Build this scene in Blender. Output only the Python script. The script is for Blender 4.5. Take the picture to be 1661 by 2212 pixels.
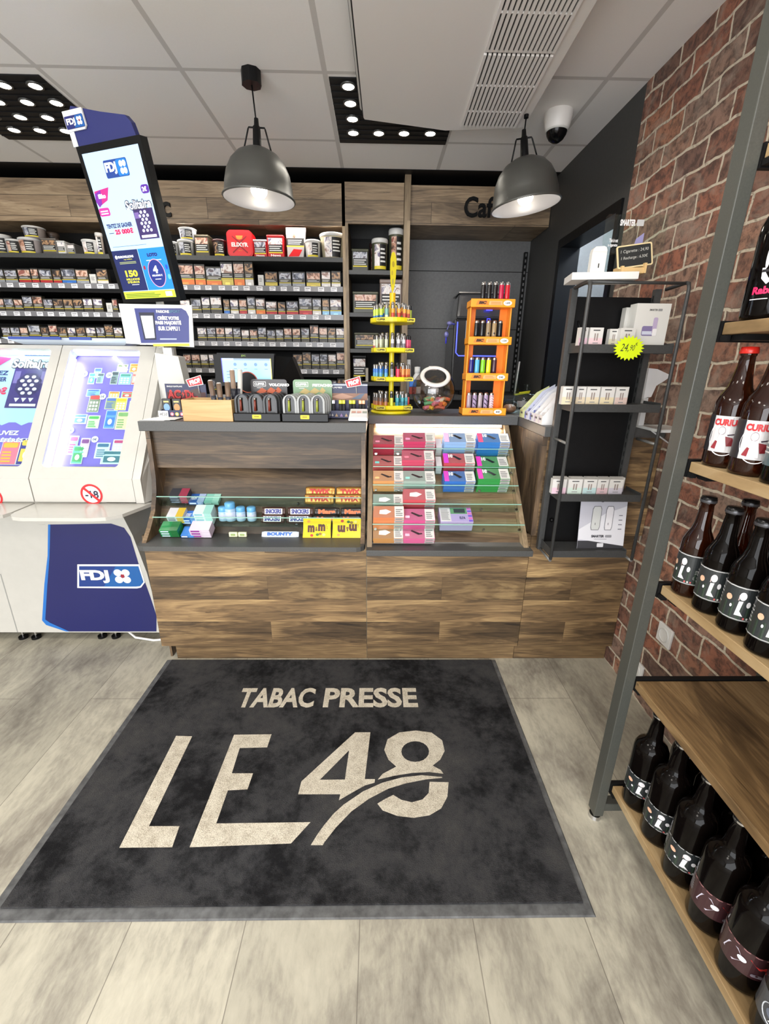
import bpy, math, random
from math import sin, cos, pi, radians, sqrt
from mathutils import Vector, Matrix
from mathutils.geometry import tessellate_polygon
for o in list(bpy.data.objects): bpy.data.objects.remove(o)
SC = bpy.context.scene
COL = SC.collection
# ---------------------------------------------------------------- camera
EYE = 1.40; FPX = 946.0; CX, CY = 830.5, 1106.0
def axes(p, y, ro):
    r = Vector((cos(y), -sin(y), 0)); f = Vector((sin(y), cos(y), 0)); u = Vector((0, 0, 1))
    f, u = cos(p)*f - sin(p)*u, sin(p)*f + cos(p)*u
    r, u = cos(ro)*r + sin(ro)*u, -sin(ro)*r + cos(ro)*u
    return r, f, u
CR, CF, CU = axes(radians(18.88), radians(1.005), radians(.643))
cam = bpy.data.objects.new('camera', bpy.data.cameras.new('camera')); COL.objects.link(cam)
cam.data.sensor_fit = 'HORIZONTAL'; cam.data.sensor_width = 36; cam.data.lens = 36*FPX/1661
cam.data.clip_start = .02; cam.data.clip_end = 60
cam.matrix_world = Matrix(((CR.x, CU.x, -CF.x, 0), (CR.y, CU.y, -CF.y, 0), (CR.z, CU.z, -CF.z, EYE), (0, 0, 0, 1)))
SC.camera = cam
# measured points of the room: a sight line met with a plane of the room
def _ray(a, b): return (a-CX)/FPX*CR - (b-CY)/FPX*CU + CF
def onz(a, b, z): d = _ray(a, b); return d*((z-EYE)/d.z) + Vector((0, 0, EYE))
def ony(a, b, y): d = _ray(a, b); return d*(y/d.y) + Vector((0, 0, EYE))
def onx(a, b, x): d = _ray(a, b); return d*(x/d.x) + Vector((0, 0, EYE))
# ---------------------------------------------------------------- world and exposure
SC.view_settings.view_transform = 'Standard'; SC.view_settings.look = 'None'
SC.view_settings.exposure = 0.25; SC.view_settings.gamma = 1.0; SC.view_settings.use_curve_mapping = False
w = bpy.data.worlds.new('world'); SC.world = w; w.use_nodes = True
w.node_tree.nodes['Background'].inputs[0].default_value = (.8, .85, 1, 1)
w.node_tree.nodes['Background'].inputs[1].default_value = .15
FILL_WINDOW_W = 220.0  # watts of the added fill light at the made-up window
FILL_PANEL_W = 11.0      # watts of one added ceiling fill panel near the camera
SPOT_W = 1.3        # watts of one LED of the panels in view
BULB_W = 1.8
CEIL = 2.55
# ---------------------------------------------------------------- materials
MATS = {}
def lin(c):
    def g(v):
        v = v/255.0
        return v/12.92 if v <= .04045 else ((v+.055)/1.055)**2.4
    return (g(c[0]), g(c[1]), g(c[2]), 1)
def C(r, g, b, rough=.5, metal=0.0, emit=0.0, coat=0.0):
    k = (r, g, b, rough, metal, emit, coat)
    if k in MATS: return MATS[k]
    m = bpy.data.materials.new('paint_%d_%d_%d' % (r, g, b)); m.use_nodes = True
    n = m.node_tree; p = n.nodes['Principled BSDF']
    p.inputs['Base Color'].default_value = lin((r, g, b)); p.inputs['Roughness'].default_value = rough
    p.inputs['Metallic'].default_value = metal
    if coat: p.inputs['Coat Weight'].default_value = coat; p.inputs['Coat Roughness'].default_value = .08
    if emit: p.inputs['Emission Color'].default_value = lin((r, g, b)); p.inputs['Emission Strength'].default_value = emit
    # a trace of unevenness in the finish, so that nothing is perfectly uniform
    if not emit and not metal:
        t = n.nodes.new('ShaderNodeTexNoise'); t.inputs['Scale'].default_value = 60
        mr = n.nodes.new('ShaderNodeMapRange'); mr.inputs[3].default_value = max(.02, rough-.06); mr.inputs[4].default_value = min(1, rough+.06)
        n.links.new(t.outputs[0], mr.inputs[0]); n.links.new(mr.outputs[0], p.inputs['Roughness'])
    MATS[k] = m
    return m
def nm(name):
    m = bpy.data.materials.new(name); m.use_nodes = True
    return m, m.node_tree, m.node_tree.nodes['Principled BSDF']
def N(t, typ, **kw):
    n = t.nodes.new('ShaderNode'+typ)
    for k, v in kw.items():
        if k[0] == 'i' and k[1:].isdigit(): n.inputs[int(k[1:])].default_value = v
        elif k in n.inputs: n.inputs[k].default_value = v
        else: setattr(n, k, v)
    return n
def ramp(t, stops, src):
    r = t.nodes.new('ShaderNodeValToRGB'); e = r.color_ramp.elements
    while len(e) < len(stops): e.new(.5)
    for i, (p, c) in enumerate(stops): e[i].position = p; e[i].color = lin(c) if len(c) == 3 else c
    t.links.new(src, r.inputs[0]); return r.outputs[0]
def mixc(t, a, b, fac, mode='MIX'):
    m = t.nodes.new('ShaderNodeMix'); m.data_type = 'RGBA'; m.blend_type = mode
    for s, v in ((0, fac), (6, a), (7, b)):
        if hasattr(v, 'is_output') or hasattr(v, 'links'): t.links.new(v, m.inputs[s])
        else: m.inputs[s].default_value = v if s == 0 or len(v) == 4 else lin(v)
    return m.outputs[2]
def math_(t, op, a, b=0.0):
    m = t.nodes.new('ShaderNodeMath'); m.operation = op
    for s, v in ((0, a), (1, b)):
        if hasattr(v, 'links'): t.links.new(v, m.inputs[s])
        else: m.inputs[s].default_value = v
    return m.outputs[0]
def coords(t, along, across, third, sa=1, sb=1, sc=1, off=None):
    """object coordinates reordered so that the grain runs along one chosen axis"""
    tc = t.nodes.new('ShaderNodeTexCoord'); s = t.nodes.new('ShaderNodeSeparateXYZ'); c = t.nodes.new('ShaderNodeCombineXYZ')
    t.links.new(tc.outputs['Object'], s.inputs[0])
    for i, (ax, k) in enumerate(((along, sa), (across, sb), (third, sc))):
        t.links.new(math_(t, 'MULTIPLY', s.outputs['XYZ'.index(ax)], k), c.inputs[i])
    return c.outputs[0]
def vadd(t, a, b):
    v = t.nodes.new('ShaderNodeVectorMath'); v.operation = 'ADD'
    for s, x in ((0, a), (1, b)):
        if hasattr(x, 'links'): t.links.new(x, v.inputs[s])
        else: v.inputs[s].default_value = x
    return v.outputs[0]
def noise(t, vec, scale=1, detail=4, rough=.6, dist=0.0):
    n = N(t, 'TexNoise'); n.inputs['Scale'].default_value = scale; n.inputs['Detail'].default_value = detail
    n.inputs['Roughness'].default_value = rough; n.inputs['Distortion'].default_value = dist
    if vec is not None: t.links.new(vec, n.inputs['Vector'])
    return n.outputs[0]
def bump(t, p, h, s=.2, d=.01):
    b = t.nodes.new('ShaderNodeBump'); b.inputs['Strength'].default_value = s; b.inputs['Distance'].default_value = d
    t.links.new(h, b.inputs['Height']); t.links.new(b.outputs[0], p.inputs['Normal'])
def wood(name, along, across, third, dark=(52, 41, 32), mid=(118, 95, 71), light=(168, 141, 106), plank=.19, length=1.15, seam=.0012, rough=.45, shift=0.0, var=.35):
    m, t, p = nm(name)
    v = vadd(t, coords(t, along, across, third), (shift, shift*.37, 0))
    b = N(t, 'TexBrick'); b.offset = .37; b.squash = 1
    b.inputs['Color1'].default_value = (0, 0, 0, 1); b.inputs['Color2'].default_value = (1, 1, 1, 1); b.inputs['Mortar'].default_value = (.5, .5, .5, 1)
    for k, x in (('Scale', 1), ('Mortar Size', seam), ('Mortar Smooth', 0), ('Bias', 0), ('Brick Width', length), ('Row Height', plank)): b.inputs[k].default_value = x
    t.links.new(v, b.inputs['Vector'])
    tone = b.outputs[0]
    sv = t.nodes.new('ShaderNodeVectorMath'); sv.operation = 'SCALE'; t.links.new(tone, sv.inputs[0]); sv.inputs['Scale'].default_value = 9
    sep = t.nodes.new('ShaderNodeVectorMath'); sep.operation = 'ADD'; t.links.new(v, sep.inputs[0]); t.links.new(sv.outputs[0], sep.inputs[1])
    g = t.nodes.new('ShaderNodeMapping'); g.inputs['Scale'].default_value = (1.3, 10, 4); t.links.new(sep.outputs[0], g.inputs[0])
    n0 = noise(t, g.outputs[0], 1, 5, .55, .9)
    rings = math_(t, 'SINE', math_(t, 'MULTIPLY', n0, 62.0))
    n1 = math_(t, 'ADD', n0, math_(t, 'MULTIPLY', rings, .045))
    g2 = t.nodes.new('ShaderNodeMapping'); g2.inputs['Scale'].default_value = (7, 130, 30); t.links.new(sep.outputs[0], g2.inputs[0])
    n2 = noise(t, g2.outputs[0], 1, 4, .6, .2)
    g3 = t.nodes.new('ShaderNodeMapping'); g3.inputs['Scale'].default_value = (2.5, 7, 3); t.links.new(sep.outputs[0], g3.inputs[0])
    n3 = noise(t, g3.outputs[0], 1, 3, .5, .5)
    mixv = math_(t, 'ADD', math_(t, 'ADD', math_(t, 'MULTIPLY', n1, .52), math_(t, 'MULTIPLY', n2, .22)), math_(t, 'MULTIPLY', n3, .26))
    c = ramp(t, [(.34, dark), (.44, tuple((a+b)/2 for a, b in zip(dark, mid))), (.52, mid), (.64, light)], mixv)
    tv = N(t, 'MapRange'); t.links.new(tone, tv.inputs[0]); tv.inputs[3].default_value = 1-var; tv.inputs[4].default_value = 1+var*.55
    hs = t.nodes.new('ShaderNodeHueSaturation'); t.links.new(tv.outputs[0], hs.inputs['Value']); t.links.new(c, hs.inputs['Color'])
    # fine dark cracks
    g4 = t.nodes.new('ShaderNodeMapping'); g4.inputs['Scale'].default_value = (2.2, 34, 5); t.links.new(sep.outputs[0], g4.inputs[0])
    cr = noise(t, g4.outputs[0], 1, 5, .7, 1.6)
    crm = N(t, 'MapRange'); t.links.new(cr, crm.inputs[0]); crm.inputs[1].default_value = .30; crm.inputs[2].default_value = .37; crm.inputs[3].default_value = .3; crm.inputs[4].default_value = 1
    cc = mixc(t, hs.outputs[0], (0, 0, 0, 1), math_(t, 'SUBTRACT', 1, crm.outputs[0]))
    c2 = mixc(t, cc, (.02, .014, .01, 1), b.outputs['Fac'])
    t.links.new(c2, p.inputs['Base Color']); p.inputs['Roughness'].default_value = rough
    bump(t, p, mixv, .12, .004)
    return m
def speck(name, base, var=.12, scale=90, rough=.5, metal=0.0, bmp=.05):
    m, t, p = nm(name)
    n = noise(t, coords(t, 'X', 'Y', 'Z'), scale, 3)
    a = tuple(max(0, x*(1-var)) for x in base); b = tuple(min(255, x*(1+var)) for x in base)
    t.links.new(ramp(t, [(.3, a), (.7, b)], n), p.inputs['Base Color'])
    p.inputs['Roughness'].default_value = rough; p.inputs['Metallic'].default_value = metal
    if bmp: bump(t, p, n, bmp, .002)
    return m
WOOD_X = wood('barn_oak_lengthwise', 'X', 'Z', 'Y', dark=(54, 43, 32), mid=(132, 106, 74), light=(184, 154, 108), plank=.118, length=1.7, seam=.0003, var=.3)
WOOD_HEAD = wood('barn_oak_header', 'X', 'Z', 'Y', dark=(84, 70, 56), mid=(146, 124, 98), light=(176, 154, 124), plank=.12, length=.9, shift=.3, var=.2)
WOOD_V = wood('barn_oak_upright', 'Z', 'Y', 'X', plank=.3, length=3, shift=.8)
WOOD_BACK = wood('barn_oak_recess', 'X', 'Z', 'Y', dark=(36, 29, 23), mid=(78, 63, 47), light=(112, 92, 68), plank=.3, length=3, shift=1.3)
WOOD_MID = wood('barn_oak_display_back', 'X', 'Z', 'Y', dark=(78, 62, 46), mid=(138, 112, 84), light=(178, 150, 116), plank=.3, length=3, shift=2.3)
WOOD_EDGE = wood('pale_oak_edge', 'Z', 'X', 'Y', dark=(110, 92, 70), mid=(160, 138, 108), light=(190, 168, 136), plank=.5, length=3, seam=0)
WOOD_SHELF = wood('pale_oak_shelf', 'Y', 'X', 'Z', dark=(126, 100, 66), mid=(186, 156, 112), light=(208, 182, 140), plank=.6, length=4, seam=0, rough=.4)
WOOD_TABLE = wood('brown_oak_tabletop', 'Y', 'X', 'Z', dark=(74, 56, 36), mid=(140, 112, 76), light=(178, 150, 108), plank=.6, length=4, seam=0, rough=.35, shift=.6)
CRATE = wood('light_bamboo', 'X', 'Z', 'Y', dark=(190, 150, 90), mid=(216, 178, 118), light=(226, 192, 136), plank=.5, length=3, seam=0)
CHAR = speck('charcoal_laminate', (74, 74, 73), .06, 200, .45)
CHARW = speck('charcoal_wall_paint', (60, 60, 59), .05, 60, .6); NICHE = speck('charcoal_niche_panel', (100, 101, 102), .05, 60, .5)
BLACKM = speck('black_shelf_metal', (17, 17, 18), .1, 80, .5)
DARKSH = speck('dark_grey_shelf_metal', (62, 63, 63), .06, 120, .45)
RACKM = speck('grey_green_powder_coat', (70, 71, 66), .05, 300, .42)
WHITEP = speck('white_lacquer', (192, 190, 183), .01, 20, .22, 0, 0)
OFFW = C(200, 199, 193, .4)
CHROME = C(210, 210, 212, .12, 1.0)
STEEL = C(150, 150, 152, .3, 1.0)
WHITE = C(236, 236, 234, .5); BLACK = C(13, 13, 14, .4); GLOSSB = C(11, 11, 12, .16)
for m_ in (BLACK, GLOSSB, BLACKM): m_.node_tree.nodes['Principled BSDF'].inputs['Specular IOR Level'].default_value = .2
YELLOW = C(232, 214, 30, .35); ORANGE = C(250, 160, 30, .35); RED = C(196, 36, 42, .4); NAVY = C(36, 42, 112, .35)
BLUEB = C(36, 110, 190, .4)
def glass(name, tint=(247, 253, 251), refl=.10):
    m = bpy.data.materials.new(name); m.use_nodes = True; t = m.node_tree; t.nodes.clear()
    o = t.nodes.new('ShaderNodeOutputMaterial'); tr = t.nodes.new('ShaderNodeBsdfTransparent'); g = t.nodes.new('ShaderNodeBsdfGlossy')
    tr.inputs[0].default_value = lin(tint); g.inputs['Roughness'].default_value = .03
    f = t.nodes.new('ShaderNodeLayerWeight'); f.inputs[0].default_value = .5; pw = t.nodes.new('ShaderNodeMath'); pw.operation = 'POWER'; t.links.new(f.outputs['Facing'], pw.inputs[0]); pw.inputs[1].default_value = 5
    ml = t.nodes.new('ShaderNodeMath'); ml.operation = 'MULTIPLY_ADD'; t.links.new(pw.outputs[0], ml.inputs[0]); ml.inputs[1].default_value = .8; ml.inputs[2].default_value = .035
    mx = t.nodes.new('ShaderNodeMixShader'); t.links.new(ml.outputs[0], mx.inputs[0]); t.links.new(tr.outputs[0], mx.inputs[1]); t.links.new(g.outputs[0], mx.inputs[2])
    t.links.new(mx.outputs[0], o.inputs[0]); return m
GLASS = glass('clear_glass'); GLASSG = C(150, 196, 180, .15, 0, 0, .5)
def amber():
    m, t, p = nm('amber_bottle_glass')
    p.inputs['Base Color'].default_value = (.055, .012, .004, 1); p.inputs['Roughness'].default_value = .04
    p.inputs['Transmission Weight'].default_value = .8; p.inputs['IOR'].default_value = 1.45
    return m
AMBER = amber()
DARKG = C(9, 6, 5, .07); DARKG.node_tree.nodes['Principled BSDF'].inputs['Specular IOR Level'].default_value = .14
def photo(name, cols, scale=24):
    m, t, p = nm(name)
    oi = t.nodes.new('ShaderNodeObjectInfo')
    v = vadd(t, coords(t, 'X', 'Z', 'Y'), oi.outputs['Location'])
    n = noise(t, v, scale, 2, .5, .8)
    t.links.new(ramp(t, [(.34+.3*i/(len(cols)-1), c) for i, c in enumerate(cols)], n), p.inputs['Base Color'])
    p.inputs['Roughness'].default_value = .4
    return m
PH = [photo('picture_skin', [(70, 50, 45), (190, 140, 115), (225, 200, 185), (150, 90, 80)]),
      photo('picture_grey', [(40, 42, 52), (120, 124, 140), (200, 202, 210), (90, 80, 90)]),
      photo('picture_pale', [(150, 120, 110), (225, 215, 212), (235, 232, 230), (110, 100, 130)]),
      photo('picture_dark', [(25, 22, 26), (90, 70, 60), (190, 150, 110), (40, 30, 34)])]
# ---------------------------------------------------------------- mesh builder
def tess(polys):
    """polys: outer + holes as 2D lists -> (points, triangles)"""
    pts = [p for q in polys for p in q]
    return pts, tessellate_polygon([[Vector((p[0], p[1], 0)) for p in q] for q in polys])
TXT = {}
def textmesh(s, bold=0.0):
    k = (s, bold)
    if k in TXT: return TXT[k]
    cu = bpy.data.curves.new('lettering', 'FONT'); cu.body = s; cu.resolution_u = 3; cu.offset = bold; cu.fill_mode = 'FRONT'
    o = bpy.data.objects.new('lettering', cu); COL.objects.link(o)
    dg = bpy.context.evaluated_depsgraph_get(); me = o.evaluated_get(dg).to_mesh()
    vs = [(v.co.x, v.co.y) for v in me.vertices]; fs = [tuple(p.vertices) for p in me.polygons]
    o.evaluated_get(dg).to_mesh_clear(); bpy.data.objects.remove(o); bpy.data.curves.remove(cu)
    x0 = min(v[0] for v in vs); x1 = max(v[0] for v in vs); y0 = min(v[1] for v in vs); y1 = max(v[1] for v in vs)
    vs = [((a-x0)/(x1-x0), (b-y0)/(y1-y0)) for a, b in vs]
    TXT[k] = (vs, fs, (x1-x0)/(y1-y0)); return TXT[k]
class MB:
    def __init__(s): s.v = []; s.f = []; s.mi = []; s.sm = []; s.mats = []; s.X = None
    def add(s, vs, fs, mat, smooth=False):
        if mat not in s.mats: s.mats.append(mat)
        k = s.mats.index(mat); b = len(s.v)
        s.v += [(s.X @ Vector(v)) if s.X else Vector(v) for v in vs]
        for f in fs: s.f.append(tuple(i+b for i in f)); s.mi.append(k); s.sm.append(smooth)
        return s
    def box(s, x0, x1, y0, y1, z0, z1, mat):
        v = [(x, y, z) for z in (z0, z1) for y in (y0, y1) for x in (x0, x1)]
        return s.add(v, [(0, 2, 3, 1), (4, 5, 7, 6), (0, 1, 5, 4), (2, 6, 7, 3), (0, 4, 6, 2), (1, 3, 7, 5)], mat)
    def hexa(s, b, tp, mat):
        """solid between two quads given in the same order"""
        return s.add(list(b)+list(tp), [(3, 2, 1, 0), (4, 5, 6, 7), (0, 1, 5, 4), (1, 2, 6, 5), (2, 3, 7, 6), (3, 0, 4, 7)], mat)
    def lathe(s, prof, mat, n=24, c=(0, 0, 0), a0=0, a1=2*pi, smooth=True, sx=1, sy=1):
        full = abs(a1-a0-2*pi) < 1e-6; k = n if full else n+1; vs = []; fs = []
        for r, z in prof:
            for i in range(k):
                a = a0+(a1-a0)*i/n; vs.append((c[0]+r*cos(a)*sx, c[1]+r*sin(a)*sy, c[2]+z))
        for j in range(len(prof)-1):
            for i in range(n):
                i2 = (i+1) % k
                fs.append((j*k+i, j*k+i2, (j+1)*k+i2, (j+1)*k+i))
        return s.add(vs, fs, mat, smooth)
    def cyl(s, c, r, h, mat, n=24, r2=None):
        r2 = r if r2 is None else r2
        s.lathe([(r, 0), (r2, h)], mat, n, c)
        s.add([(c[0]+r*cos(2*pi*i/n), c[1]+r*sin(2*pi*i/n), c[2]) for i in range(n)], [tuple(range(n-1, -1, -1))], mat)
        return s.add([(c[0]+r2*cos(2*pi*i/n), c[1]+r2*sin(2*pi*i/n), c[2]+h) for i in range(n)], [tuple(range(n))], mat)
    def ball(s, c, r, mat, n=16, m=8, sz=1.0):
        return s.lathe([(max(1e-4, r*sin(pi*j/m)), -r*cos(pi*j/m)*sz) for j in range(m+1)], mat, n, c)
    def tube(s, pts, r, mat, n=8, r2=None):
        pts = [Vector(p) for p in pts]; vs = []; fs = []
        prev = None
        for i, p in enumerate(pts):
            d = (pts[min(i+1, len(pts)-1)]-pts[max(i-1, 0)]).normalized()
            a = prev if prev else (Vector((0, 0, 1)) if abs(d.z) < .9 else Vector((1, 0, 0)))
            a = (a - d*a.dot(d)).normalized(); prev = a; b = d.cross(a)
            rr = r if r2 is None else r+(r2-r)*i/(len(pts)-1)
            vs += [p+(a*cos(2*pi*k/n)+b*sin(2*pi*k/n))*rr for k in range(n)]
        for i in range(len(pts)-1):
            for k in range(n): fs.append((i*n+k, i*n+(k+1) % n, (i+1)*n+(k+1) % n, (i+1)*n+k))
        fs2 = [tuple(range(n-1, -1, -1)), tuple(range((len(pts)-1)*n, len(pts)*n))]
        s.add(vs, fs, mat, True); k = len(s.v)-len(vs)
        mi = s.mats.index(mat)
        for f in fs2: s.f.append(tuple(i+k for i in f)); s.mi.append(mi); s.sm.append(False)
        return s
    def prism(s, polys, frame, d, mat, smooth=False):
        """2D outline(s) in a frame (origin, ux, uy), extruded by the vector d"""
        o, ux, uy = [Vector(x) for x in frame]; d = Vector(d)
        if not isinstance(polys[0][0], (tuple, list, Vector)): polys = [polys]
        pts, tr = tess(polys); n = len(pts)
        P = [o+ux*p[0]+uy*p[1] for p in pts]; vs = P+[p+d for p in P]
        fs = [tuple(t) for t in tr]+[tuple(i+n for i in reversed(t)) for t in tr]
        s.add(vs, fs, mat)
        b = 0; fs = []
        for q in polys:
            for i in range(len(q)): fs.append((b+i, b+(i+1) % len(q), b+(i+1) % len(q)+n, b+i+n))
            b += len(q)
        s.add(vs, fs, mat, smooth); return s
    def build(s, name, par=None, local=False, bevel=0.0, base=True, seg=2):
        me = bpy.data.meshes.new(name)
        if par is None and not local and base:
            lo = Vector((min(v.x for v in s.v), min(v.y for v in s.v), min(v.z for v in s.v))); hi = Vector((max(v.x for v in s.v), max(v.y for v in s.v), 0))
            org = Vector(((lo.x+hi.x)/2, (lo.y+hi.y)/2, lo.z))
        elif par is not None and not local: org = wloc(par)
        else: org = Vector((0, 0, 0))
        me.from_pydata([v-org for v in s.v], [], s.f)
        for m in s.mats: me.materials.append(m)
        me.polygons.foreach_set('material_index', s.mi); me.polygons.foreach_set('use_smooth', s.sm); me.update()
        o = bpy.data.objects.new(name, me); COL.objects.link(o)
        if par is not None: o.parent = par
        elif not local: o.location = org
        if bevel:
            b = o.modifiers.new('edge', 'BEVEL'); b.width = bevel; b.segments = seg; b.limit_method = 'ANGLE'; b.angle_limit = radians(40)
        return o
def wloc(o):
    v = Vector((0, 0, 0))
    while o is not None: v += o.location; o = o.parent
    return v
class Decal:
    """flat or curved printing surface: u runs right, v up, lift off the surface in layers"""
    def __init__(s, mb, o=None, ux=None, uy=None, n=None, fn=None):
        s.m = mb
        if fn: s.fn = fn; s.curved = True
        else:
            o, ux, uy, n = Vector(o), Vector(ux), Vector(uy), Vector(n); s.curved = False
            s.fn = lambda u, v, l: o+ux*u+uy*v+n*l
    def rect(s, u0, v0, u1, v1, mat, l=1):
        k = 8 if s.curved else 1
        vs = []; fs = []
        for i in range(k+1):
            u = u0+(u1-u0)*i/k; vs += [s.fn(u, v0, l*.0004), s.fn(u, v1, l*.0004)]
        for i in range(k): fs.append((2*i, 2*i+2, 2*i+3, 2*i+1))
        s.m.add(vs, fs, mat); return s
    def poly(s, pts, mat, l=1, holes=()):
        p, tr = tess([pts]+list(holes)); s.m.add([s.fn(a, b, l*.0004) for a, b in p], [tuple(t) for t in tr], mat); return s
    def ell(s, u, v, ru, rv, mat, l=1, n=20, hole=0.0):
        o = [(u+ru*cos(2*pi*i/n), v+rv*sin(2*pi*i/n)) for i in range(n)]
        h = [[(u+ru*hole*cos(2*pi*i/n), v+rv*hole*sin(2*pi*i/n)) for i in range(n)][::-1]] if hole else []
        return s.poly(o, mat, l, h)
    def rr(s, u0, v0, u1, v1, r, mat, l=1):
        p = []
        for cx, cy, a in ((u1-r, v0+r, -pi/2), (u1-r, v1-r, 0), (u0+r, v1-r, pi/2), (u0+r, v0+r, pi)):
            p += [(cx+r*cos(a+pi/2*i/4), cy+r*sin(a+pi/2*i/4)) for i in range(5)]
        return s.poly(p, mat, l)
    def text(s, t, u0, v0, u1, v1, mat, l=2, bold=.02, skew=0.0, flip=False):
        vs, fs, asp = textmesh(t, bold)
        out = []
        for a, b in vs:
            if flip: a, b = 1-a, 1-b
            out.append(s.fn(u0+(u1-u0)*a+skew*(v1-v0)*b, v0+(v1-v0)*b, l*.0004))
        s.m.add(out, fs, mat); return s
    def lines(s, u0, v0, u1, v1, n, mat, l=2, duty=.5, rnd=None):
        h = (v1-v0)/n
        for i in range(n):
            e = u1 if rnd is None else u0+(u1-u0)*(1-rnd*random.random())
            s.rect(u0, v0+h*i, e, v0+h*(i+duty), mat, l)
        return s
def front(mb, x0, z0, y): return Decal(mb, (x0, y, z0), (1, 0, 0), (0, 0, 1), (0, -1, 0))
# ---------------------------------------------------------------- tags
def tag(o, label, cat, group=None):
    o['label'] = label; o['category'] = cat
    if group: o['group'] = group
    return o
def thing(name, label, cat, loc=(0, 0, 0), group=None, rz=0.0):
    o = bpy.data.objects.new(name, None); o.empty_display_size = .05; COL.objects.link(o); o.location = loc; o.rotation_euler = (0, 0, rz)
    return tag(o, label, cat, group)
def struct(o): o['kind'] = 'structure'; return o
def copy_tree(o, loc, label=None, rz=None, group=None):
    c = o.copy(); COL.objects.link(c); c.location = loc
    if rz is not None: c.rotation_euler = (0, 0, rz)
    if label: c['label'] = label
    if group: c['group'] = group
    for ch in [x for x in ALLCH(o)]:
        d = ch.copy(); COL.objects.link(d); d.parent = c
        for g in ALLCH(ch):
            e = g.copy(); COL.objects.link(e); e.parent = d
    return c
def ALLCH(o): return [x for x in bpy.data.objects if x.parent == o]
ORD = ['first', 'second', 'third', 'fourth', 'fifth', 'sixth', 'seventh', 'eighth', 'ninth', 'tenth', 'eleventh', 'twelfth', 'thirteenth', 'fourteenth', 'fifteenth', 'sixteenth', 'seventeenth', 'eighteenth', 'nineteenth', 'twentieth']
random.seed(7)
# ================================================================ SETTING
def floor_mat():
    m, t, p = nm('vinyl_concrete_planks')
    v = vadd(t, coords(t, 'Y', 'X', 'Z'), (.35, .04, 0))
    b = N(t, 'TexBrick'); b.offset = .41
    b.inputs['Color1'].default_value = (0, 0, 0, 1); b.inputs['Color2'].default_value = (1, 1, 1, 1); b.inputs['Mortar'].default_value = (.5, .5, .5, 1)
    for k, x in (('Scale', 1), ('Mortar Size', .0012), ('Mortar Smooth', 0), ('Bias', 0), ('Brick Width', 1.2), ('Row Height', .3)): b.inputs[k].default_value = x
    t.links.new(v, b.inputs['Vector'])
    g = t.nodes.new('ShaderNodeMapping'); g.inputs['Scale'].default_value = (2.6, 4.6, 1); t.links.new(v, g.inputs[0])
    a = noise(t, g.outputs[0], 1, 7, .62, .5)
    g2 = t.nodes.new('ShaderNodeMapping'); g2.inputs['Scale'].default_value = (22, 60, 1); t.links.new(v, g2.inputs[0])
    f = noise(t, g2.outputs[0], 1, 5, .65, .3)
    mx = math_(t, 'ADD', math_(t, 'MULTIPLY', a, .72), math_(t, 'MULTIPLY', f, .28))
    c = ramp(t, [(.36, (130, 124, 113)), (.46, (160, 155, 141)), (.55, (184, 179, 162)), (.66, (198, 193, 175))], mx)
    tv = N(t, 'MapRange'); t.links.new(b.outputs[0], tv.inputs[0]); tv.inputs[3].default_value = .84; tv.inputs[4].default_value = 1.08
    hs = t.nodes.new('ShaderNodeHueSaturation'); t.links.new(tv.outputs[0], hs.inputs['Value']); t.links.new(c, hs.inputs['Color'])
    t.links.new(mixc(t, hs.outputs[0], (92, 86, 78), math_(t, 'MULTIPLY', b.outputs['Fac'], .7)), p.inputs['Base Color'])
    rr_ = N(t, 'MapRange'); t.links.new(f, rr_.inputs[0]); rr_.inputs[3].default_value = .34; rr_.inputs[4].default_value = .6
    t.links.new(rr_.outputs[0], p.inputs['Roughness']); bump(t, p, f, .08, .002)
    return m
def ceil_mat():
    m, t, p = nm('mineral_ceiling_tiles')
    v = vadd(t, coords(t, 'X', 'Y', 'Z'), (.225+.006, -2.35+.006, 0))
    b = N(t, 'TexBrick'); b.offset = 0.0
    b.inputs['Color1'].default_value = lin((236, 233, 230)); b.inputs['Color2'].default_value = lin((239, 236, 233)); b.inputs['Mortar'].default_value = lin((196, 192, 188))
    for k, x in (('Scale', 1), ('Mortar Size', .011), ('Mortar Smooth', .05), ('Bias', 0), ('Brick Width', .6), ('Row Height', .6)): b.inputs[k].default_value = x
    t.links.new(v, b.inputs['Vector']); n = noise(t, v, 120, 4)
    t.links.new(mixc(t, b.outputs[0], (190, 186, 183, 255) if 0 else lin((218, 214, 211)), math_(t, 'MULTIPLY', n, .25)), p.inputs['Base Color'])
    p.inputs['Roughness'].default_value = .85
    bump(t, p, math_(t, 'ADD', math_(t, 'MULTIPLY', b.outputs['Fac'], -1), math_(t, 'MULTIPLY', n, .15)), .3, .004)
    return m
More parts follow.
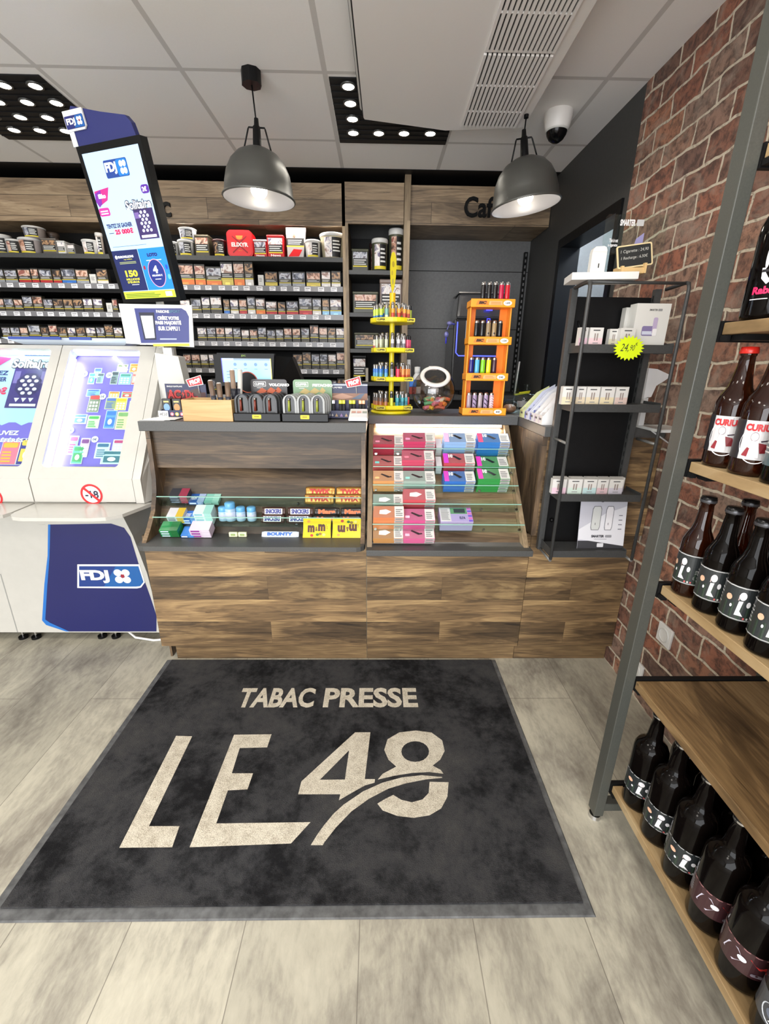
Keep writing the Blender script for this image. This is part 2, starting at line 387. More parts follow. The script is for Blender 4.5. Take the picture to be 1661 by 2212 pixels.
def brick_mat():
    m, t, p = nm('weathered_red_brick')
    v0 = coords(t, 'Y', 'Z', 'X')
    nd = t.nodes.new('ShaderNodeTexNoise'); nd.inputs['Scale'].default_value = 7; nd.inputs['Detail'].default_value = 3; t.links.new(v0, nd.inputs['Vector'])
    sb = t.nodes.new('ShaderNodeVectorMath'); sb.operation = 'SUBTRACT'; t.links.new(nd.outputs[1], sb.inputs[0]); sb.inputs[1].default_value = (.5, .5, .5)
    sc_ = t.nodes.new('ShaderNodeVectorMath'); sc_.operation = 'SCALE'; t.links.new(sb.outputs[0], sc_.inputs[0]); sc_.inputs['Scale'].default_value = .042
    v = vadd(t, v0, sc_.outputs[0])
    b = N(t, 'TexBrick'); b.offset = .5
    b.inputs['Color1'].default_value = (0, 0, 0, 1); b.inputs['Color2'].default_value = (1, 1, 1, 1); b.inputs['Mortar'].default_value = (.5, .5, .5, 1)
    for k, x in (('Scale', 1), ('Mortar Size', .0058), ('Mortar Smooth', .35), ('Bias', 0), ('Brick Width', .185), ('Row Height', .083)): b.inputs[k].default_value = x
    t.links.new(v, b.inputs['Vector'])
    tone = ramp(t, [(0, (104, 84, 74)), (.22, (136, 94, 78)), (.45, (158, 100, 78)), (.62, (146, 124, 110)), (.8, (176, 120, 92)), (1, (118, 90, 80))], b.outputs[0])
    a = noise(t, v, 26, 6, .7, .4)
    tone2 = mixc(t, tone, (66, 50, 45), math_(t, 'MULTIPLY', ramp(t, [(.40, (255, 255, 255)), (.56, (0, 0, 0))], a), .8))
    e = noise(t, v, 11, 5, .65, .6)
    tone3 = mixc(t, tone2, (158, 140, 126), math_(t, 'MULTIPLY', ramp(t, [(.50, (0, 0, 0)), (.72, (255, 255, 255))], e), .75))
    h = noise(t, v, 60, 4, .7)
    mort = ramp(t, [(.30, (124, 108, 94)), (.48, (204, 192, 172))], h)
    t.links.new(mixc(t, tone3, mort, b.outputs['Fac']), p.inputs['Base Color'])
    p.inputs['Roughness'].default_value = .72
    bump(t, p, math_(t, 'ADD', math_(t, 'MULTIPLY', b.outputs['Fac'], -.6), math_(t, 'ADD', math_(t, 'MULTIPLY', a, .45), math_(t, 'MULTIPLY', h, .3))), .55, .012)
    return m
m = MB(); m.box(-4.2, 2.1, -3.0, 4.0, -.1, 0, floor_mat()); struct(m.build('floor', base=False))
m = MB(); m.box(-4.2, 2.1, -3.0, 4.0, CEIL, CEIL+.1, ceil_mat()); struct(m.build('ceiling', base=False))
WR = 1.15
m = MB(); m.box(-4.2, 1.149, 3.30, 3.84, CEIL-.004, CEIL-.0005, BLACKM); struct(m.build('ceiling_shade_strip', base=False))  # shade above the fascia, painted as a dark strip on the ceiling
m = MB(); m.box(WR, WR+.1, -3.0, 2.36, 0, CEIL, brick_mat()); struct(m.build('wall_right', base=False))
m = MB(); m.box(WR, WR+.1, 2.36, 2.44, 0, CEIL, CHARW); m.box(WR, WR+.1, 2.44, 3.16, 2.12, CEIL, CHARW); m.box(WR, WR+.1, 3.16, 3.9, 0, CEIL, CHARW)
struct(m.build('wall_right_rear', base=False))
m = MB(); m.box(WR-.012, WR+.11, 2.40, 2.44, 0, 2.14, BLACK); m.box(WR-.012, WR+.11, 3.11, 3.16, 0, 2.14, BLACK); m.box(WR-.012, WR+.11, 2.44, 3.11, 2.09, 2.14, BLACK)
struct(m.build('trim_1', base=False))
m = MB(); m.box(-4.2, 2.1, 3.84, 3.94, 0, CEIL, CHARW); struct(m.build('wall_back', base=False))
m = MB(); m.box(-4.3, -4.2, -3, 4, 0, CEIL, OFFW); struct(m.build('wall_left', base=False))
m = MB(); m.box(-4.3, -3.6, -3.1, -3.0, 0, CEIL, OFFW); m.box(.9, 2.2, -3.1, -3.0, 0, CEIL, OFFW); m.box(-3.6, .9, -3.1, -3.0, 0, .12, OFFW); m.box(-3.6, .9, -3.1, -3.0, 2.48, CEIL, OFFW); struct(m.build('wall_front', base=False))
m = MB()
for x in (-3.6, -2.12, -.64, .86): m.box(x, x+.04, -3.08, -3.03, .12, 2.48, DARKSH)
m.box(-3.6, .9, -3.055, -3.05, .12, 2.48, GLASS); struct(m.build('fill_window', base=False))  # unseen window, added to go with the fill light behind the camera
BG = C(150, 168, 184, .5)
m = MB(); m.box(2.0, 2.1, 1.2, 3.84, 0, CEIL, BG); m.box(WR+.1, 2.0, 1.2, 1.3, 0, CEIL, BG); struct(m.build('wall_passage', base=False))
m = MB(); m.box(1.985, 2.0, 2.9, 2.93, 0, 2.2, C(196, 206, 214, .4)); m.box(1.985, 2.0, 3.5, 3.53, 0, 2.2, C(196, 206, 214, .4)); m.box(1.985, 2.0, 2.9, 3.53, 2.17, 2.2, C(196, 206, 214, .4)); struct(m.build('trim_2', base=False))
# the niche behind the counter: three charcoal panels with open joints and a slotted rail
m = MB()
for z0, z1 in ((1.10, 1.655), (1.66, 2.065), (2.07, CEIL)): m.box(.19, WR, 3.78, 3.8, z0, z1, NICHE)
m.box(.19, WR, 3.8, 3.81, 1.1, CEIL, BLACK); struct(m.build('wall_niche', base=False))
m = MB(); m.box(1.105, 1.13, 3.755, 3.78, 1.15, 2.2, BLACK)
for k in range(26): m.box(1.112, 1.122, 3.7545, 3.755, 1.17+k*.04, 1.19+k*.04, STEEL)
struct(m.build('trim_3', base=False))
# ================================================================ LAMPS OF THE ROOM AND ADDED FILL LIGHTS
def lamp(name, kind, loc, watts, par=None, col=(1, .94, .86), **kw):
    l = bpy.data.lights.new(name, kind); l.energy = watts; l.color = col
    for k, v in kw.items(): setattr(l, k, v)
    o = bpy.data.objects.new(name, l); COL.objects.link(o); o.location = loc
    if par: o.parent = par; o.location = Vector(loc)-wloc(par)
    return o
LEDM = C(255, 246, 226, .5, 0, 26.0); LENS = C(60, 60, 58, .3)
def led_panel(x0, y0, s, spots, label):
    t = thing('ceiling_light', label, 'ceiling light', (x0+s/2, y0+s/2, CEIL))
    m = MB(); m.box(x0, x0+s, y0, y0+s, CEIL-.006, CEIL-.0005, BLACKM)
    for k in range(1, 12): m.box(x0, x0+s, y0+s*k/12-.002, y0+s*k/12+.002, CEIL-.009, CEIL-.006, BLACKM)
    m.build('frame', t)
    for x, y in spots:
        m = MB(); m.lathe([(.034, 0), (.034, -.006), (.026, -.006)], LENS, 20, (x, y, CEIL-.006))
        m.add([(x+.026*cos(2*pi*i/20), y+.026*sin(2*pi*i/20), CEIL-.011) for i in range(20)], [tuple(range(19, -1, -1))], LEDM); m.build('led_spot', t)
        lamp('led_spot_light', 'SPOT', (x, y, CEIL-.03), SPOT_W, t, spot_size=radians(150), spot_blend=.6, shadow_soft_size=.025)
    return t
led_panel(-2.05, 2.40, .59, [(x, y) for x in (-1.524, -1.66, -1.795, -1.93) for y in (2.466, 2.60, 2.736, 2.87)], 'square black ceiling light panel with sixteen LED spots on the left')
led_panel(-.217, 2.37, .583, [(-.137, 2.419), (-.136, 2.552), (-.134, 2.69), (-.137, 2.83), (-.003, 2.828), (.13, 2.824), (.268, 2.82)], 'square black ceiling light panel half covered by the air conditioning unit')
# LED panels added out of view as fill light for the room
for i, (x, y) in enumerate(((-.22, .3), (-.22, -1.5), (-2.02, .3), (-2.02, -1.5))):
    t = thing('ceiling_light', 'added square LED fill panel on the ceiling %s the camera %s' % (('above', 'behind')[i % 2], ('', 'on the left')[i//2]), 'ceiling light', (x+.3, y+.3, CEIL))
    m = MB(); m.box(x, x+.6, y, y+.6, CEIL-.006, CEIL-.0005, BLACKM); m.build('frame', t)
    m = MB(); m.box(x+.03, x+.57, y+.03, y+.57, CEIL-.01, CEIL-.006, C(255, 250, 238, .5, 0, 2.0)); m.build('fill_diffuser', t)
    lamp('fill_panel_light', 'AREA', (x+.3, y+.3, CEIL-.012), FILL_PANEL_W, t, shape='SQUARE', size=.54)
wl = lamp('fill_window_light', 'AREA', (-1.35, -3.02, 1.3), FILL_WINDOW_W, None, (.95, .97, 1), shape='RECTANGLE', size=4.4, size_y=2.3); wl.rotation_euler = (radians(90), 0, 0)  # large fill light added behind the camera to lift the ceiling
# added fill lamp, unseen, to brighten the passage behind the doorway
t = thing('passage_fill_lamp', 'added round fill lamp on the ceiling of the passage behind the doorway', 'lamp', (1.6, 3.0, CEIL)); m = MB(); m.cyl((1.6, 3.0, CEIL-.03), .12, .03, C(230, 240, 255, .5, 0, 4)); m.build('fill_diffuser', t)
lamp('passage_fill_light', 'POINT', (1.6, 3.0, CEIL-.12), 95, t, (.85, .93, 1), shadow_soft_size=.08)
# ---------------------------------------------------------------- pendants
SHO = C(92, 92, 88, .42, .55); SHI = C(104, 104, 108, .35); BULB = C(255, 244, 220, .5, 0, 22)
def pendant(x, y, rz, label, tilt=0.0, top=CEIL, cable0=(0, 0), canr=.042):
    t = thing('pendant_lamp', label, 'lamp', (x, y, top))
    m = MB(); R = Matrix.Translation((x, y, rz+.28)) @ Matrix.Rotation(tilt, 4, 'Y') @ Matrix.Translation((0, 0, -.28))
    c = MB()
    ch = .05 if canr > .03 else .012
    c.cyl((x+cable0[0], y+cable0[1], top-ch), canr, ch, BLACK, 8)
    c.build('canopy', t, bevel=.004)
    a = R @ Vector((0, 0, .28)); b = Vector((x+cable0[0], y+cable0[1], top-ch+.004))
    c = MB(); c.tube([a, a*.5+b*.5, b], .0032, BLACK, 8); c.build('cable', t)
    m.X = R; m.lathe([(.009, .30), (.011, .275), (.016, .27), (.019, .19)], BLACK, 16); m.build('stem', t)
    for sx in (-1, 1):
        c = MB(); c.X = R; c.tube([(sx*.002, 0, .268), (sx*.034, 0, .268), (sx*.037, 0, .262), (sx*.07, 0, .150)], .0035, BLACK, 6); c.build('bracket_arm', t)
    m = MB(); m.X = R
    pr = [(.022, .192), (.055, .186), (.09, .168), (.118, .138), (.137, .10), (.147, .055), (.151, .016), (.158, .008), (.158, 0)]
    m.lathe(pr, SHO, 48); s = m.build('shade', t)
    m = MB(); m.X = R; m.lathe([(.155, 0), (.1475, .014), (.144, .055), (.134, .098), (.115, .135), (.088, .164), (.05, .183), (.001, .187)], SHI, 48); m.build('reflector', t)
    m = MB(); m.X = R; m.lathe([(.158, 0), (.161, .004), (.158, .01)], SHO, 48); m.lathe([(.155, 0), (.158, 0)], SHO, 48); m.build('rim', t)
    m = MB(); m.X = R; m.lathe([(.018, .18), (.018, .07)], OFFW, 16); m.ball((0, 0, .040), .036, BULB, 20, 10); m.build('bulb', t)
    p = R @ Vector((0, 0, -.004)); lamp('bulb_light', 'POINT', p, BULB_W, t, (1, .9, .78), shadow_soft_size=.03)
    return t
pendant(-.53, 2.335, 2.085, 'black metal dome pendant lamp hanging over the left of the counter', radians(2), CEIL, (-.01, .006))
pendant(.655, 2.42, 2.10, 'black metal dome pendant lamp tilting beside the dark wall, by the camera dome', radians(-8), 2.4565, (.004, .005), .011)
# ---------------------------------------------------------------- air conditioning cover with grilles
ZA = 2.458
A_ = onz(760, 0, ZA); B_ = onz(786, 259, ZA); C_ = onz(962, 282, ZA); D_ = onz(1130, 276, ZA); E_ = onz(1290, 0, ZA)
def ext(p, q, y): k = (y-p.y)/(q.y-p.y); return (p.x+(q.x-p.x)*k, y)
t = thing('air_conditioner', 'white ceiling air conditioning unit with two long slatted grilles', 'air conditioner', (.3, 1.8, ZA))
PL = [ext(A_, B_, 1.0), (B_.x-.001, B_.y-.02), (B_.x+.004, B_.y-.004), (B_.x+.022, B_.y), (C_.x, C_.y), (D_.x, D_.y), ext(D_, E_, 1.0)]
ACW = C(228, 224, 220, .45)
m = MB(); m.prism(PL, ((0, 0, ZA), (1, 0, 0), (0, 1, 0)), (0, 0, .012), ACW); m.build('cover_plate', t, bevel=.002)
m = MB(); m.prism([(x+(.0 if x > .1 else -.006), y) for x, y in PL], ((0, 0, ZA+.012), (1, 0, 0), (0, 1, 0)), (0, 0, .022), BLACK); m.build('shadow_gap', t)
m = MB(); m.prism([(x+(.0 if x > .1 else -.016), y) for x, y in PL], ((0, 0, ZA+.034), (1, 0, 0), (0, 1, 0)), (0, 0, .02), ACW); m.build('upper_tray', t)
m = MB(); m.prism([(x+(-.004 if x > .1 else -.020), y-.004) for x, y in PL], ((0, 0, ZA+.054), (1, 0, 0), (0, 1, 0)), (0, 0, .038), BLACK); m.build('housing', t)
v0 = onz(998, 270, ZA); v1 = onz(1112, 271, ZA); w0 = onz(1085, 0, ZA); w1 = onz(1253, 0, ZA); ysp = onz(1150, 112, ZA).y
for ya, yb in ((1.25, ysp-.008), (ysp+.008, v0.y)):
    m = MB(); xl = lambda y: v0.x+(w0.x-v0.x)*(y-v0.y)/(w0.y-v0.y); xr = lambda y: v1.x+(w1.x-v1.x)*(y-v1.y)/(w1.y-v1.y)
    m.hexa([(xl(ya), ya, ZA-.001), (xr(ya), ya, ZA-.001), (xr(yb), yb, ZA-.001), (xl(yb), yb, ZA-.001)], [(xl(ya), ya, ZA), (xr(ya), ya, ZA), (xr(yb), yb, ZA), (xl(yb), yb, ZA)], BLACK)
    for k in range(15):
        f0, f1 = (k-.32)/14, (k+.32)/14
        q = [(xl(ya)+(xr(ya)-xl(ya))*f0, ya), (xl(ya)+(xr(ya)-xl(ya))*f1, ya), (xl(yb)+(xr(yb)-xl(yb))*f1, yb), (xl(yb)+(xr(yb)-xl(yb))*f0, yb)]
        m.hexa([(a, b, ZA-.008) for a, b in q], [(a, b, ZA-.001) for a, b in q], ACW)
    k = ya+.19
    while k < yb-.05:
        m.box(xl(k)-.004, xr(k)+.004, k-.002, k+.002, ZA-.007, ZA-.001, ACW); k += .19
    m.build('grille', t)
# surveillance dome
p = onz(1207, 243, CEIL)
t = thing('security_camera', 'white dome security camera with a dark lens on the ceiling', 'security camera', (p.x, p.y, CEIL))
m = MB(); m.lathe([(.066, 0), (.066, -.02), (.058, -.06), (.05, -.075)], ACW, 32, (p.x, p.y, CEIL)); m.build('housing', t)
m = MB(); m.lathe([(.05, -.072), (.046, -.09), (.034, -.108), (.018, -.119), (.0005, -.122)], GLOSSB, 32, (p.x, p.y, CEIL)); m.build('dome', t)
m = MB(); m.lathe([(.053, -.070), (.053, -.076), (.049, -.077)], OFFW, 32, (p.x, p.y, CEIL)); m.build('ring', t)
# ================================================================ BACK SHELVING
HY = 3.40
t = thing('tobacco_shelving', 'tall black tobacco wall shelving with price rails under an oak fascia', 'shelving', (-1.4, 3.6, 0))
m = MB(); m.box(-3.2, -.226, HY, 3.412, 2.260, 2.50, WOOD_HEAD); m.box(-3.2, -.226, 3.412, 3.80, 2.285, 2.30, WOOD_HEAD); f = m.build('fascia', t)
m = MB(); d = front(m, 0, 0, HY); a = ony(228, 430, HY); b = ony(372, 470, HY)
vs, fs, asp = textmesh('Tabac', .02)
X0, X1, Z0, Z1 = b.x-.36, b.x, b.z, b.z+.125
o_ = [(X0+(X1-X0)*p_, HY-.003, Z0+(Z1-Z0)*q_) for p_, q_ in vs]; m.add(o_, fs, BLACK); m.add([(x, HY-.012, z) for x, y, z in o_], fs, BLACK)
m.build('lettering', f)
m = MB(); m.box(-3.2, -.226, 3.79, 3.82, .4, 2.5, BLACKM); m.build('back_panel', t)
m = MB(); m.box(-.246, -.226, HY, 3.80, .4, 2.50, WOOD_EDGE); m.build('side_panel', t)
ROWZ = [2.075, 1.872, 1.692, 1.510, 1.325, 1.14, .95]
STRIPM = C(120, 120, 124, .25); TAGM = C(232, 232, 236, .5)
for i, z in enumerate(ROWZ):
    m = MB(); m.box(-3.2, -.247, 3.405, 3.79, z-.035 if i else z-.028, z, DARKSH if i == 0 else BLACKM); s = m.build('shelf', t)
    if i:
        m = MB(); m.box(-3.2, -.248, 3.392, 3.396, z-.012, z+.034-.012, STRIPM)
        d = front(m, 0, 0, 3.392); x = -3.15; random.seed(40+i)
        while x < -.30:
            d.rect(x, z-.010, x+.042, z+.016, TAGM, 1); d.rect(x+.006, z+.006, x+.036, z+.010, C(90, 90, 92), 2); d.rect(x+.004, z-.004, x+.026, z-.001, C(130, 130, 132), 2); x += .075+random.random()*.02
        m.build('price_rail', s)
m = MB(); m.box(-3.1, -.27, 3.424, 3.434, 2.277, 2.285, C(255, 240, 220, .5, 0, 2.5)); m.build('led_strip', t)
lamp('shelf_strip_light', 'AREA', (-1.0, 3.429, 2.2755), 5, t, (1, .93, .85), shape='RECTANGLE', size=1.5, size_y=.008)
# tower unit for cans and the oak upright
t = thing('tower_shelf', 'narrow shelf tower with cans and tubs between two oak boards', 'shelving', (-.03, 3.6, 0))
m = MB(); m.box(-.225, .165, HY, 3.42, 2.275, 2.51, WOOD_HEAD); m.build('fascia', t)
m = MB(); m.box(-.225, -.206, HY-.01, 3.80, .4, 2.275, WOOD_EDGE); m.build('side_panel', t)
m = MB(); m.box(-.206, .168, 3.78, 3.80, .4, 2.275, BLACKM); m.build('back_panel', t)
TZ = [2.0, 1.731, 1.49, 1.258, 1.02]
for z in TZ:
    m = MB(); m.box(-.206, .166, HY+.004, 3.78, z-.026, z, DARKSH); m.build('shelf', t)
m = MB(); m.box(.168, .208, HY-.03, 3.80, .4, CEIL-.001, WOOD_EDGE); tag(m.build('oak_upright'), 'full-height pale oak board standing between shelf tower and coffee niche', 'board')
# café fascia
t = thing('cafe_fascia', 'oak fascia box above the coffee niche lettered Café', 'sign', (.65, 3.5, 2.275))
m = MB(); m.box(.209, WR-.004, HY+.005, HY+.03, 2.275, 2.50, WOOD_HEAD); m.box(.209, WR-.004, HY+.03, 3.779, 2.275, 2.295, WOOD_HEAD); m.build('board', t)
m = MB(); a = ony(1001, 470, HY); b = ony(1084, 428, HY)
vs, fs, asp = textmesh('Café', .02); Z0 = a.z; Z1 = a.z+.118; o_ = [(a.x+.25*p_, HY-.001, Z0+(Z1-Z0)*q_) for p_, q_ in vs]; m.add(o_, fs, BLACK); m.add([(x, y-.012, z) for x, y, z in o_], fs, BLACK); m.build('lettering', t)
# ================================================================ COUNTER, left cabinet
def slab(m, x0, x1, y0, y1, z0, z1, mat): m.box(x0, x1, y0, y1, z0, z1, mat)
XL, XM, XC = -.965, -.047, .662
t = thing('counter_cabinet', 'left counter cabinet of oak with open sweet display and charcoal worktop', 'counter', (-.5, 1.95, 0))
m = MB(); m.box(XL-.003, XM, 1.80, 2.13, 1.125, 1.165, CHAR); m.build('worktop', t, bevel=.002)
m = MB(); r = .035; P = [(XL-.01, 1.79), (XL-.01, 1.665)]+[(XL-.01+r-r*cos(a), 1.665-r*sin(a)) for a in (radians(30), radians(60), pi/2)]+[(XM-.002-r+r*sin(a), 1.63+r-r*cos(a)) for a in (0, radians(30), radians(60), pi/2)]+[(XM-.002, 1.79)]
m.prism(P, ((0, 0, .67), (1, 0, 0), (0, 1, 0)), (0, 0, .02), CHAR); m.build('display_ledge', t, bevel=.002)
m = MB(); m.box(XL-.065, XM-.001, 1.795, 1.815, .1, .67, WOOD_X); m.build('front_panel', t)
m = MB(); m.box(XL-.02, XM-.001, 1.835, 1.85, 0, .1, WOOD_X); m.build('plinth', t)
m = MB(); m.box(XL-.062, XL-.042, 1.815, 2.13, .1, .67, WOOD_V); m.box(XL-.06, XL-.05, 1.85, 2.1, 0, .1, WOOD_V); m.build('side_panel', t)
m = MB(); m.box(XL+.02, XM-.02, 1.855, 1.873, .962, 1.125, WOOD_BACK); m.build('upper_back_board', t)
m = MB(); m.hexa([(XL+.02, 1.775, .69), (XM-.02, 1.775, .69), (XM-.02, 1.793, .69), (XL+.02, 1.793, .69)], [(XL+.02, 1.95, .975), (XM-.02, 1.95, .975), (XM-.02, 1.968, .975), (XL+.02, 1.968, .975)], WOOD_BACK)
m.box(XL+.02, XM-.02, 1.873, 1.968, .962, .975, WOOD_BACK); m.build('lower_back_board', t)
CP = [(1.835, 1.125), (1.83, .99), (1.825, .92), (1.81, .86), (1.775, .79), (1.72, .735), (1.665, .69), (1.99, .69), (1.99, 1.125)]
for x in (XL+.003, XM-.022):
    m = MB(); m.prism(CP, ((x, 0, 0), (0, 1, 0), (0, 0, 1)), (.018, 0, 0), WOOD_V); m.build('cheek', t)
TR = [(1.76, .729), (1.82, .801)]
for y, z in TR:
    m = MB(); L = (.075*.866, .0375)
    m.hexa([(XL+.022, y, z), (XM-.023, y, z), (XM-.023, y+L[0], z+L[1]), (XL+.022, y+L[0], z+L[1])], [(XL+.022, y-.001, z+.003), (XM-.023, y-.001, z+.003), (XM-.023, y+L[0]-.001, z+L[1]+.003), (XL+.022, y+L[0]-.001, z+L[1]+.003)], GLASS)
    m.hexa([(XL+.022, y-.004, z), (XM-.023, y-.004, z), (XM-.023, y, z), (XL+.022, y, z)], [(XL+.022, y-.016, z+.044), (XM-.023, y-.016, z+.044), (XM-.023, y-.012, z+.044), (XL+.022, y-.012, z+.044)], GLASS)
    m.box(XL+.022, XM-.023, y-.0165, y-.0115, z+.044, z+.047, GLASSG)
    g = m.build('glass_tray', t)
    for x in (XL+.035, XL+.13, XM-.3, XM-.05):
        m = MB(); m.X = Matrix.Translation((x, y+.012, z+.006)) @ Matrix.Rotation(radians(-70), 4, 'X'); m.cyl((0, 0, 0), .005, .008, CHROME, 10); m.build('bracket', g)
# ---------------------------------------------------------------- middle cabinet with lit glass display
t = thing('counter_cabinet', 'middle counter cabinet with lit glass-tray display of coloured vaping boxes', 'counter', (.3, 1.95, 0))
m = MB(); m.box(XM+.003, XC-.002, 2.08, 2.42, 1.125, 1.165, CHAR); m.build('worktop', t, bevel=.002)
m = MB(); m.box(XM+.004, XC-.035, 1.60, 1.70, .665, .69, CHAR); m.build('display_ledge', t, bevel=.002)
m = MB(); m.box(XM+.001, .684, 1.795, 1.815, .1, .69, WOOD_X); m.box(XM+.001, XC-.035, 1.70, 1.795, .665, .69, CHAR); m.build('front_panel', t)
m = MB(); m.box(XM+.001, .684, 1.835, 1.85, 0, .1, WOOD_X); m.build('plinth', t)
GX0, GX1 = XM+.028, .598
m = MB(); m.hexa([(GX0, 1.69, .69), (GX1, 1.69, .69), (GX1, 1.71, .69), (GX0, 1.71, .69)], [(GX0, 2.115, 1.125), (GX1, 2.115, 1.125), (GX1, 2.135, 1.125), (GX0, 2.135, 1.125)], WOOD_MID); m.build('back_board', t)
for x in (XM+.006, GX1+.001):
    m = MB(); m.prism([(2.085, 1.125), (1.635, .69), (1.80, .69), (2.135, 1.125)], ((x, 0, 0), (0, 1, 0), (0, 0, 1)), (.02, 0, 0), WOOD_EDGE); m.build('cheek', t)
m = MB(); m.box(GX0+.01, GX1-.01, 2.09, 2.10, 1.113, 1.1245, C(255, 244, 226, .5, 0, 7)); m.build('led_strip', t)
lamp('display_strip_light', 'AREA', (.29, 2.088, 1.108), 3.6, t, (1, .95, .88), shape='RECTANGLE', size=.58, size_y=.012)
MT = [(1.94, 1.0), (1.873, .933), (1.809, .869), (1.746, .806), (1.68, .74)]
for y, z in MT:
    m = MB(); L = (.068*.866, .034)
    m.hexa([(GX0, y, z), (GX1, y, z), (GX1, y+L[0], z+L[1]), (GX0, y+L[0], z+L[1])], [(GX0, y-.001, z+.003), (GX1, y-.001, z+.003), (GX1, y+L[0]-.001, z+L[1]+.003), (GX0, y+L[0]-.001, z+L[1]+.003)], GLASS)
    m.hexa([(GX0, y-.004, z), (GX1, y-.004, z), (GX1, y, z), (GX0, y, z)], [(GX0, y-.026, z+.040), (GX1, y-.026, z+.040), (GX1, y-.022, z+.040), (GX0, y-.022, z+.040)], GLASS)
    m.box(GX0, GX1, y-.0265, y-.0215, z+.040, z+.043, GLASSG)
    g = m.build('glass_tray', t)
    for x in (GX0+.012, GX0+.11, GX1-.16, GX1-.012):
        m = MB(); m.X = Matrix.Translation((x, y+.004, z+.008)) @ Matrix.Rotation(radians(60), 4, 'X'); m.cyl((0, 0, 0), .0055, .012, CHROME, 12); m.build('bracket', g)
# ---------------------------------------------------------------- right cabinet
t = thing('counter_cabinet', 'right counter cabinet of oak boards running to the brick wall', 'counter', (.9, 1.95, 0))
m = MB(); m.box(XC, WR-.004, 1.735, 2.42, 1.125, 1.165, CHAR); m.build('worktop', t, bevel=.002)
m = MB(); m.box(.686, WR-.004, 1.795, 1.815, .1, .70, WOOD_X); m.box(XC+.02, WR-.004, 1.745, 1.815, .70, 1.125, WOOD_X); m.build('front_panel', t)
m = MB(); m.box(XC, XC+.02, 1.745, 2.2, .70, 1.125, WOOD_V); m.build('side_panel', t)
m = MB(); m.box(.686, WR-.004, 1.835, 1.85, 0, .1, WOOD_X); m.build('plinth', t)
# niche worktop at the back
m = MB(); m.box(.209, WR-.004, 3.28, 3.779, 1.145, 1.18, DARKSH); m.box(.209, WR-.004, 3.30, 3.32, .1, 1.145, BLACKM); tag(m.build('coffee_worktop'), 'dark grey worktop in the niche carrying the coffee machine', 'worktop')
# ================================================================ MAT
def mat_pile():
    m, t, p = nm('damp_charcoal_pile')
    v = coords(t, 'X', 'Y', 'Z')
    a = noise(t, v, 3.2, 7, .74, .15); f = noise(t, v, 420, 2, .6); g = noise(t, v, 40, 3, .6)
    c = ramp(t, [(.40, (30, 30, 32)), (.46, (52, 52, 54)), (.52, (70, 70, 72)), (.66, (86, 85, 84))], math_(t, 'ADD', math_(t, 'MULTIPLY', a, .84), math_(t, 'MULTIPLY', g, .16)))
    t.links.new(mixc(t, c, (8, 8, 9), math_(t, 'MULTIPLY', f, .55)), p.inputs['Base Color']); p.inputs['Roughness'].default_value = .95
    p.inputs['Specular IOR Level'].default_value = .15
    bump(t, p, f, .9, .004); return m
def pile2():
    m, t, p = nm('cream_pile'); v = coords(t, 'X', 'Y', 'Z'); f = noise(t, v, 380, 2, .6); g = noise(t, v, 30, 4, .7)
    t.links.new(ramp(t, [(.35, (164, 153, 134)), (.52, (214, 206, 188)), (.7, (232, 225, 208))], math_(t, 'ADD', math_(t, 'MULTIPLY', f, .6), math_(t, 'MULTIPLY', g, .4))), p.inputs['Base Color'])
    p.inputs['Roughness'].default_value = .95; bump(t, p, f, .9, .004); return m
RUB = speck('worn_grey_rubber', (86, 87, 88), .22, 30, .55); PILE = mat_pile(); CREAM = pile2()
t = thing('door_mat', 'large charcoal door mat with cream lettering TABAC PRESSE LE 48', 'mat', (-.2, 1.28, 0))
co = [onz(368, 1427, .004), onz(1073, 1429, .004), onz(1282, 1984, .004), Vector((-1.035, .755, .004))]
MX0, MX1, MY0, MY1 = -1.03, .592, .750, 1.818
m = MB(); m.hexa([(MX0, MY0, .0005), (MX1, MY0, .0005), (MX1, MY1, .0005), (MX0, MY1, .0005)], [(MX0+.004, MY0+.004, .003), (MX1-.004, MY0+.004, .003), (MX1-.004, MY1, .003), (MX0+.004, MY1, .003)], RUB); m.build('rubber_border', t)
m = MB(); m.box(MX0+.026, MX1-.022, MY0+.03, MY1-.004, .003, .0085, PILE); m.build('pile', t, bevel=.002)
m = MB(); ZM = .0089
def px8(L): return [(onz(700+a*.4214, 1380+b*.4215, ZM).x, onz(700+a*.4214, 1380+b*.4215, ZM).y) for a, b in L]
def px7(L): return [(onz(a*.4816, 1380+b*.4818, ZM).x, onz(a*.4816, 1380+b*.4818, ZM).y) for a, b in L]
def pxf(L): return [(onz(a, b, ZM).x, onz(a, b, ZM).y) for a, b in L]
D0 = Decal(m, (0, 0, ZM), (1, 0, 0), (0, 1, 0), (0, 0, 1))
D0.poly(px7([(790, 435), (862, 437), (668, 840), (805, 840), (772, 935), (535, 937)]), CREAM)
D0.poly(px7([(1050, 430), (1218, 428), (1198, 487), (1075, 490), (1040, 603), (1135, 603), (1110, 675), (1022, 680), (970, 828), (1393, 822), (1305, 918), (850, 935)]), CREAM)
D0.poly(pxf([(644, 1716), (651, 1688), (767, 1582), (800, 1582), (788, 1683), (810, 1683), (809, 1691), (788, 1697), (763, 1711), (732, 1729), (735, 1716)]), CREAM, 1, [pxf([(691, 1684.5), (745, 1684), (754, 1621)])])
UP = [(0, 955), (50, 895), (100, 850), (200, 782), (300, 737), (400, 710), (500, 699), (605, 708)]; LOW = [(605, 713), (520, 721), (420, 741), (330, 768), (230, 820), (140, 885), (60, 968), (0, 1045)]
D0.poly(pxf([(671, 1826), (686, 1802)])+px8(UP+LOW)+pxf([(697, 1826)]), CREAM)
hole = [(467+71*cos(2*pi*i/20), 578+53*sin(2*pi*i/20)) for i in range(20)]
